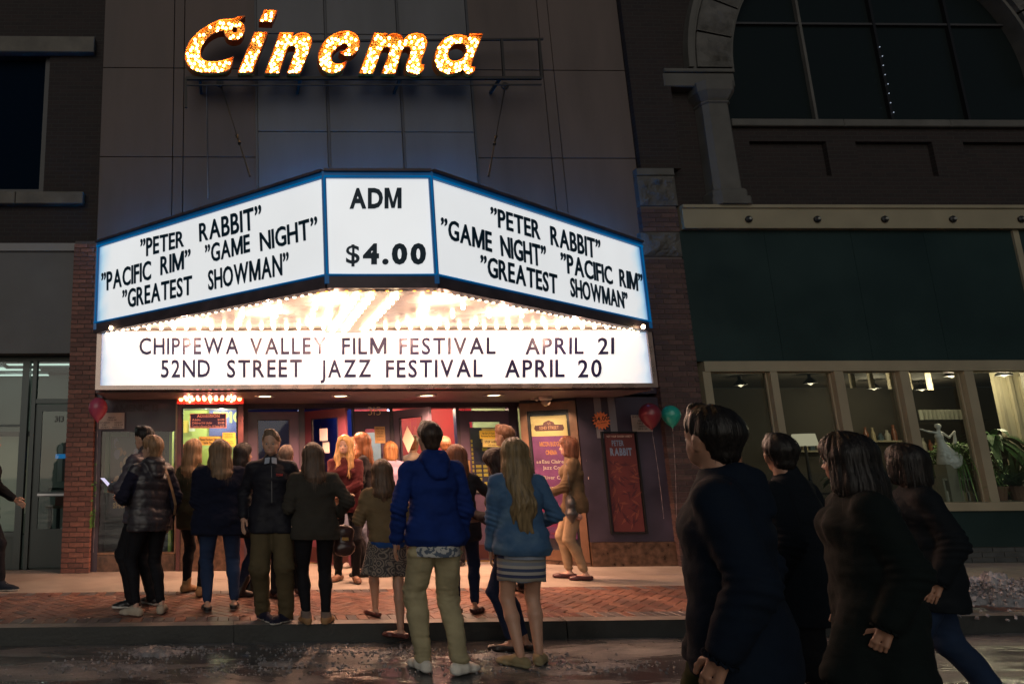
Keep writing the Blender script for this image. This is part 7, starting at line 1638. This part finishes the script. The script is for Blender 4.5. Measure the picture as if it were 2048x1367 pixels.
# ---- the tall man in the blue hoodie
def plaid():
    m = mat('pale checked shirt', (.5, .5, .5), .85, bump=(160, .4, .002)); t, b = nodes_of(m); N = t.nodes; L = t.links
    tc = N.new('ShaderNodeTexCoord'); v_ = N.new('ShaderNodeTexNoise'); v_.inputs['Scale'].default_value = 34; L.new(tc.outputs['Object'], v_.inputs[0]); cr = N.new('ShaderNodeValToRGB'); cr.color_ramp.interpolation = 'CONSTANT'; cr.color_ramp.elements[0].color = (.10, .13, .18, 1); cr.color_ramp.elements[1].position = .5; cr.color_ramp.elements[1].color = (.52, .52, .50, 1)
    L.new(v_.outputs[0], cr.inputs[0]); L.new(cr.outputs[0], b.inputs['Base Color']); return m
m_hood = cloth('blue hooded sweatshirt cloth', (.009, .028, .155), .9, bump=(220, .5, .002))
p = person('tall man in royal blue hoodie and khaki trousers with back to the street', (886, 1348), 0, 838, 5, 'm', .99, 'fair', ('short', (.045, .028, .020)), [dict(m=plaid(), th=.006, hem=.79, sleeve=0, name='shirt', hemw=1.02, fold=.002, under=True), dict(m=m_hood, th=.021, hem=.86, collar='hood', name='hoodie', fold=.010, blouse=.016, hemw=.98)], dict(kind='trousers', m=cloth('khaki cotton twill', (.38, .33, .20), .85), loose=.016, fold=.013, hem=.10), dict(m=cloth('cream canvas shoe', (.75, .72, .64), .7), ms=m_white, sole=.026, laces=MATS['white rubber sole']), feet=((-.105, .09, 10), (.115, -.02, -62)), hands=((-.265, .07, .90), (.235, .12, .88)), elb=((-.5, -1, 0), (.55, -1, 0)), head=(3, 3), h=.0095, lean=(0, .0))
t_ = MB(); 
for sg in (-1, 1): t_.bar((sg*.082, -.158, .89), (sg*.135, -.14, .885), .006, .004); t_.bar((sg*.082, -.158, .89), (sg*.088, -.164, .80), .005, .004); t_.bar((sg*.139, -.142, .885), (sg*.14, -.146, .80), .005, .004)
p2 = person('woman with long auburn hair in dark top just beyond the blue hoodie', (933, 1226), .15, 888, -18, 'f', .95, 'warm', ('long', (.20, .075, .04), 1.0), dict(m=cloth('dark grey top', (.035, .03, .035)), th=.018, hem=.74, name='top'), dict(kind='leggings', m=m_darkjean, loose=.005, hem=.12), dict(m=mat('maroon black flats', (.05, .015, .018), .35), kind='flat'), feet=((-.09, 0, 25), (.09, .03, -25)), hands=(None, (.16, .30, 1.38)), elb=(None, (.8, -.2, -.9)), hpose=('rest', 'hold'))
held(p2, 'phone', 'phone raised by the auburn haired woman beyond the blue hoodie', 'phone', p2['hands'][1][0]+V3(0, .03, .02), [('case', MB().box(-.037, .037, -.004, .004, -.03, .12), m_dark), ('screen', MB().box(-.033, .033, -.0055, -.0045, -.025, .115), glow('phone screen orange', (1, .35, .12), .6))])
person('person with shaven head in maroon shirt at the open door', (905, 1130), .15, 868, -20, 'm', 1.08, 'warm', ('bald', (.16, .07, .03)), dict(m=cloth('maroon shirt', (.12, .025, .02)), th=.02, hem=.82, name='shirt'), dict(kind='trousers', m=m_blackpants, loose=.02), dict(m=m_blackshoe))
# ---- right of the hoodie
p = person('dark haired woman in black bending over the phone in her hands', (1040, 1302), 0, 892, 52, 'f', .88, 'tan', ('longfront', (.035, .018, .014), .95), dict(m=cloth('black cardigan', (.014, .012, .016)), th=.018, hem=.80, name='cardigan'), dict(kind='leggings', m=m_darkjean, loose=.004, hem=.13), dict(m=m_blackshoe, kind='flat', sole=.018), feet=((-.06, .05, 15), (.08, -.03, -10)), hands=((-.03, .30, 1.14), (.06, .28, 1.10)), elb=((-.6, -.6, -.6), (.6, -.6, -.6)), hpose=('hold', 'hold'), head=(0, -24), lean=(0, .03))
held(p, 'phone', 'dark phone in both hands of the bending woman in black', 'phone', V3(-.01, .40, 1.19), [('case', MB().box(-.036, .036, -.004, .004, -.05, .10), m_dark)], tilt=rad(-60))
p = person('tall man with short brown hair and pale collar beyond the denim jacket', (1034, 1185), .15, 846, 20, 'm', 1.0, 'warm', ('short', (.20, .095, .05)), dict(m=cloth('charcoal jumper', (.04, .035, .035)), th=.02, hem=.84, name='jumper'), dict(kind='trousers', m=m_blackpants, loose=.02), dict(m=m_blackshoe), head=(25, 0))
t_ = MB(); n0 = p['nk']; t_.tube([n0+V3(.068*math.cos(a), .062*math.sin(a)-.006, .008+.012*math.sin(a)) for a in np.linspace(0, 6.28, 18)], .014, 8); wear(p, 'shirt_collar', t_, cloth('cream collar', (.55, .42, .35)))
def faded(name, c0, c1, sc=7):
    m = mat(name, c0, .85, bump=(180, .6, .002)); t, b = nodes_of(m); N = t.nodes; L = t.links; tc = N.new('ShaderNodeTexCoord'); n_ = N.new('ShaderNodeTexNoise'); n_.inputs['Scale'].default_value = sc; n_.inputs['Detail'].default_value = 7; L.new(tc.outputs['Object'], n_.inputs[0]); cr = N.new('ShaderNodeValToRGB'); cr.color_ramp.elements[0].position = .45; cr.color_ramp.elements[0].color = (*c0, 1); cr.color_ramp.elements[1].position = .72; cr.color_ramp.elements[1].color = (*c1, 1); L.new(n_.outputs[0], cr.inputs[0]); L.new(cr.outputs[0], b.inputs['Base Color']); return m
p = person('woman with very long straight hair in faded denim jacket and striped skirt', (1063, 1333), 0, 872, -3, 'f', 1.02, 'fair', ('long', (.20, .14, .07), 1.55, 1.0), [dict(m=cloth('white blue tee', (.3, .34, .42)), th=.004, hem=.80, sleeve=0, name='tee', fold=.002, under=True), dict(m=faded('faded blue denim jacket', (.045, .11, .22), (.10, .18, .28)), th=.023, hem=.83, name='denim_jacket', fold=.007, blouse=.014)], dict(kind='skirt', m=striped('blue white striped jersey', [(.42, .40, .36), (.05, .07, .15), (.42, .40, .36), (.22, .24, .30), (.30, .28, .24), (.04, .05, .12)], 7.0, .2), hem=.63, flare=.0, pleats=.15), dict(m=mat('olive tan suede', (.26, .21, .11), .8, bump=(60, .3, .002)), ms=mat('olive sole', (.30, .26, .16), .6), sole=.034, h=.08, laces=mat('tan laces', (.35, .3, .2), .7)), feet=((-.085, -.02, 42), (.085, .06, -30)), hands=((-.20, .14, .86), (.22, .24, 1.05)), elb=((-.5, -.9, 0), (.5, -.9, -.2)), head=(-4, 2), h=.0095)
# ---- by the poster case and the windows
p = person('woman with short brown bob in brown jacket walking left by the poster case', (1163, 1158), .15, 870, 68, 'f', 1.0, 'pale', ('bob', (.17, .065, .035)), dict(m=cloth('brown field jacket', (.12, .08, .045)), th=.026, hem=.80, name='jacket'), dict(kind='trousers', m=cloth('beige trousers', (.30, .22, .14)), loose=.010, hem=.13), dict(m=mat('burgundy flats', (.06, .015, .02), .35), kind='flat'), feet=((-.06, -.05, 8), (.07, .12, 0)), hands=((-.10, .30, 1.02), None), elb=((-.6, -.7, -.3), None), hpose=('hold', 'rest'))
held(p, 'shoulder_bag', 'dark shoulder bag with fluffy pompom carried by the woman in brown jacket', 'handbag', V3(-.21, .06, .98), [('bag', bag_parts(.28, .24, .13, mat('dark grey leather', (.05, .05, .052), .4), 4), None), ('strap', MB().tube([(-.1, 0, -.03), (-.06, .0, .25), (.03, 0, .42), (.09, 0, .25), (.1, 0, -.03)], .007), MATS['dark grey leather']), ('pompom', MB().lathe([(0, -.36), (.035, -.345), (.045, -.32), (.035, -.295), (0, -.28)], 12, (-.0, -.08, .1)).tube([(0, -.08, -.12), (0, -.08, -.18)], .003), mat('pink fluffy pompom', (.45, .25, .2), .9, bump=(90, 1, .01)))])
person('blonde woman in grey cardigan looking into the plant shop window', (1497, 1139), .15, 899, -12, 'f', 1.05, 'fair', ('bob', (.20, .10, .06)), dict(m=cloth('grey mauve cardigan', (.060, .050, .052)), th=.026, hem=.70, name='cardigan'), dict(kind='trousers', m=m_blackpants, loose=.016), dict(m=mat('pale flats', (.35, .26, .22), .6), kind='flat'), feet=((-.08, 0, 5), (.08, .02, -15)))
person('dark clothed walker in high top sneakers at the far left frame edge', (-38, 1180), .15, 860, -84, 'm', 1.0, 'fair', ('short', (.08, .045, .03)), dict(m=cloth('dark slate coat', (.012, .014, .018)), th=.026, hem=.76, name='coat'), dict(kind='trousers', m=cloth('charcoal jeans', (.012, .014, .02)), loose=.010, hem=.13), dict(m=cloth('navy canvas high top', (.015, .022, .035)), ms=m_white, kind='boot', h=.05, sole=.022, laces=m_white), feet=((-.07, -.22, 0, .02), (.07, .22, 0)), hands=((-.20, .25, .98), (.2, -.15, .92)))
# ---- the passers-by close to the camera on the right, dark against the shop
def walker(label, X, Y, H, heading, **k):
    d = np.array([X, Y, 0])-EYE; c = np.array([d @ _r2, d @ _u2, d @ _fw]); px, py = PPX+FPX*c[0]/c[2], 683-FPX*c[1]/c[2]
    return person(label, (px, py), 0, 0, heading, H=H, **k)
dk = dict(fold=.0045, wide=1.04)
walker('passer-by in dark navy hooded jacket and olive trousers, leftmost of the close walkers', 1.84, 2.58, 1.74, 50, sex='m', build=1.14, skin='tan', hair=('short', (.010, .008, .007)), top=dict(m=cloth('midnight navy jacket', (.004, .009, .019), .9), th=.040, hem=.78, collar='hood', name='jacket', **dk), bottom=dict(kind='trousers', m=cloth('olive green canvas', (.030, .034, .010), .9), loose=.035, fold=.012), shoes=dict(m=m_blackshoe), feet=((-.10, -.2, 0, .03), (.1, .25, 0)), hpose=('fist', 'fist'), head=(-36, 6), h=.009)
walker('middle passer-by in black green parka walking close past the camera', 2.88, 3.15, 1.66, 62, sex='f', build=1.2, skin='tan', hair=('long', (.012, .010, .009), .8, 1.1), top=dict(m=cloth('black green parka', (.0045, .0085, .0085), .9), th=.038, hem=.60, collar='stand', neck=.01, name='parka', **dk), bottom=dict(kind='trousers', m=m_blackpants, loose=.02), shoes=dict(m=m_blackshoe, kind='boot', h=.2), feet=((-.08, .24, 0), (.1, -.22, 0, .03)), hpose=('fist', 'rest'), head=(-40, 0), h=.009)
walker('passer-by in charcoal parka between the two darker close walkers', 3.26, 4.0, 1.70, 30, sex='m', build=1.12, skin='tan', hair=('short', (.012, .010, .009)), top=dict(m=cloth('charcoal parka', (.0055, .0085, .013), .9), th=.034, hem=.66, name='parka', collar='stand', **dk), bottom=dict(kind='trousers', m=cloth('black brown trousers', (.007, .008, .010)), loose=.03), shoes=dict(m=m_blackshoe), feet=((-.08, -.24, 0, .03), (.1, .22, 0)), hpose=('fist', 'fist'), head=(-50, 0), h=.01)
walker('rightmost passer-by in black jacket and blue jeans striding past the windows', 4.26, 4.25, 1.64, 62, sex='f', build=1.05, skin='tan', hair=('bob', (.012, .010, .009)), top=dict(m=cloth('black down jacket', (.0035, .006, .009), .8), th=.032, hem=.70, name='jacket', **dk), bottom=dict(kind='trousers', m=cloth('mid blue jeans', (.012, .024, .055)), loose=.02), shoes=dict(m=m_blackshoe), feet=((-.08, .32, 0), (.08, -.28, 0, .02)), hpose=('rest', 'fist'), head=(-50, 0), h=.01)

# ---------------------------------------------------------------- groups of alike things
GR = {'person': 'people outside the cinema', 'door': 'doors along the shopfronts', 'lobby_lamp': 'round ceiling lamps in the lobby', 'ceiling_lamp': 'tube lamps in the left shop', 'pendant_lamp': 'shop lamps in the plant shop',
      'hanging_print': 'pale prints hanging in the plant shop', 'wall_shelf': 'jar shelves in the plant shop', 'balloon': 'balloons tied outside the cinema', 'potted_plant': 'plants in the shop window', 'plant_stand': 'cream plant stands',
      'tie_rod': 'tie rods holding the marquee', 'taped_paper': 'papers taped to the open pink door', 'phone': 'phones in hands', 'handbag': 'bags carried in the crowd'}
for o in bpy.data.objects:
    if o.parent is None and o.get('label') and not o.get('group') and o.name.split('.')[0] in GR: o['group'] = GR[o.name.split('.')[0]]
